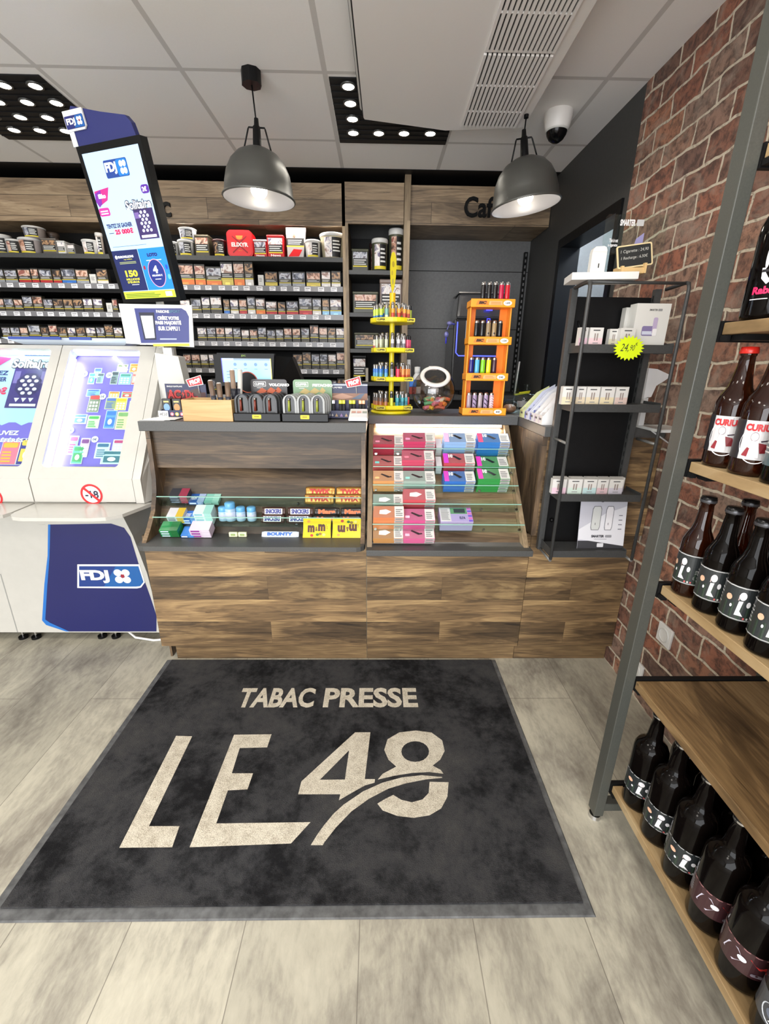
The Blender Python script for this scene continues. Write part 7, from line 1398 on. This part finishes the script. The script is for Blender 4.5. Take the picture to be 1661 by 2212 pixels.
        d.poly([(LW*.25, HH*.3), (LW*.3, HH*.7), (LW*.42, HH*.8), (LW*.5, HH*.5), (LW*.4, HH*.2)], C(196, 190, 204), 2); d.poly([(LW*.55, HH*.75), (LW*.75, HH*.62), (LW*.8, HH*.3), (LW*.66, HH*.5)], C(190, 50, 46), 2); d.ell(LW*.48, HH*.55, LW*.05, HH*.1, W2, 3, 14); d.rect(LW*.02, HH*.95, LW*.98, HH*.98, C(170, 120, 120), 2); d.rr(LW*.6, HH*.12, LW*.74, HH*.24, .003, C(120, 110, 120), 3); d.lines(LW*.04, HH*.3, LW*.16, HH*.85, 6, C(170, 170, 176), 2, .35, .3)
    elif kind == 'stoutpale':
        d.ell(LW*.34, HH*.45, LW*.15, HH*.38, C(196, 200, 206), 2, 24); d.ell(LW*.34, HH*.5, LW*.09, HH*.2, C(90, 96, 110), 3, 16); d.poly([(LW*.3, HH*.2), (LW*.5, HH*.2), (LW*.46, HH*.35), (LW*.32, HH*.32)], C(226, 226, 226), 4)
    elif kind == 'teal':
        d.rect(LW*.1, HH*.5, LW*.6, HH, C(70, 120, 124, .4), 1); d.ell(LW*.5, HH*.25, LW*.10, HH*.2, C(216, 170, 180), 2, 16); d.text('WH', LW*.44, HH*.66, LW*.6, HH*.84, C(200, 60, 70), 3, .04); d.lines(LW*.08, HH*.3, LW*.3, HH*.85, 5, C(200, 200, 200), 2, .35, .3)
    elif kind == 'rabbit':
        Wt = W2; c0 = LW*.42
        d.ell(c0-.006, HH*.98, .0035, .020, Wt, 2, 16); d.ell(c0+.007, HH*1.0, .0045, .020, Wt, 2, 16); d.poly([(c0-.012, HH*.74), (c0+.012, HH*.74), (c0+.010, HH*.50), (c0, HH*.36), (c0-.010, HH*.50)], Wt, 2); d.rect(c0-.011, HH*.64, c0+.011, HH*.70, BK, 3); d.poly([(c0+.004, HH*.5), (c0+.018, HH*.40), (c0+.018, HH*.38), (c0+.004, HH*.47)], Wt, 3)
        d.text('Rabbit', c0-.020, HH*.14, c0+.026, HH*.32, C(206, 30, 90), 2, .05); d.rect(c0-.022, HH*.02, c0+.008, HH*.04, Wt, 2)
    mk('paper_label', m)
    return t
# lowest shelf: stout bottles, front and rear row
KA = ['stout', 'stout', 'stout', 'stoutred', 'stoutred', 'stoutpale']
protos = {}
def place(kind, x, y, z, label, group, rz=0.0):
    if kind in protos: return copy_tree(protos[kind], (x, y, z), label, rz, group)
    protos[kind] = bottle(kind, x, y, z, rz, label, group); return protos[kind]
place('cap', .773, .960, BS[3], 'long-neck bottle with red cap and white CURIUS label, left one', 'red-capped CURIUS bottles', radians(-4))
place('cap', .773, .883, BS[3], 'long-neck bottle with red cap and white CURIUS label, nearer the picture edge', 'red-capped CURIUS bottles', radians(6))
place('teal', .776, .803, BS[3], 'bottle with dark teal and pink label at the picture edge', None)
place('rabbit', .781, .952, BS[4], 'black bottle with white rabbit head beside the rack post', 'black rabbit bottles')
place('rabbit', .783, .858, BS[4], 'black bottle with white rabbit head at the picture edge', 'black rabbit bottles', radians(8))
for i in range(5): place('long' if i < 1 else 'dark', .772, .963-.078*i, BS[2], 'amber long-neck bottle with green-grey label, %s from the post in the front row' % ORD[i], 'green-label long-neck bottles', radians((-26, -4, 0, 2, 0)[i]))
for i in range(4): place('long' if i < 1 else 'dark', .852, .940-.078*i, BS[2], 'long-neck bottle in the rear row behind green-label bottles, %s from the post' % ORD[i], 'rear long-neck bottles', radians(10*i))
for i in range(6): place(KA[i], .784, .950-.0965*i, BS[0], ('stout dark bottle with green label, nearest to the rack foot', 'stout dark bottle with green label, second from the rack foot', 'stout dark bottle with green label, third from the rack foot', 'stout dark bottle with red and grey label, fourth on the lowest shelf', 'stout dark bottle with bright red stripe label, fifth on lowest shelf', 'stout dark bottle with pale head on label, nearest the camera')[i], 'stout bottles on the lowest shelf', radians((0, -3, 0, 4, -12, 0)[i]))
for i in range(6): place('stout', .885, .935-.0965*i, BS[0], 'stout dark bottle in the rear row of the lowest shelf, %s from the post' % ORD[i], 'rear stout bottles on the lowest shelf', radians(30*i))
for i in range(5): place('stout', .985, .935-.0965*i, BS[0], 'stout dark bottle by the wall on the lowest shelf, %s from the post' % ORD[i], 'wall-side stout bottles on the lowest shelf', radians(20*i)) if i < 2 else None
# wall sockets
def socket(p, label):
    t = thing('wall_socket', label, 'socket', (WR, p.y, p.z))
    m = MB(); m.box(WR-.010, WR-.0005, p.y-.041, p.y+.041, p.z-.041, p.z+.041, C(226, 226, 224, .3)); m.build('plate', t, bevel=.002)
    m = MB(); m.X = Matrix.Translation((WR-.010, p.y, p.z)) @ Matrix.Rotation(radians(-90), 4, 'Y'); m.lathe([(.028, 0), (.028, .003), (.025, .003), (.023, -.004), (.001, -.004)], C(216, 216, 214, .3), 32); m.build('insert', t)
    m = MB(); m.box(WR-.0072, WR-.0062, p.y-.011, p.y-.007, p.z-.002, p.z+.002, BLACK); m.box(WR-.0072, WR-.0062, p.y+.007, p.y+.011, p.z-.002, p.z+.002, BLACK); m.build('holes', t)
socket(onx(1439, 1372, WR), 'square white wall socket on the brick wall under the bottle shelf')
q = onx(1378, 1446, WR); q.z = max(.05, q.z); socket(q, 'white wall socket low on the brick wall behind the rack post')
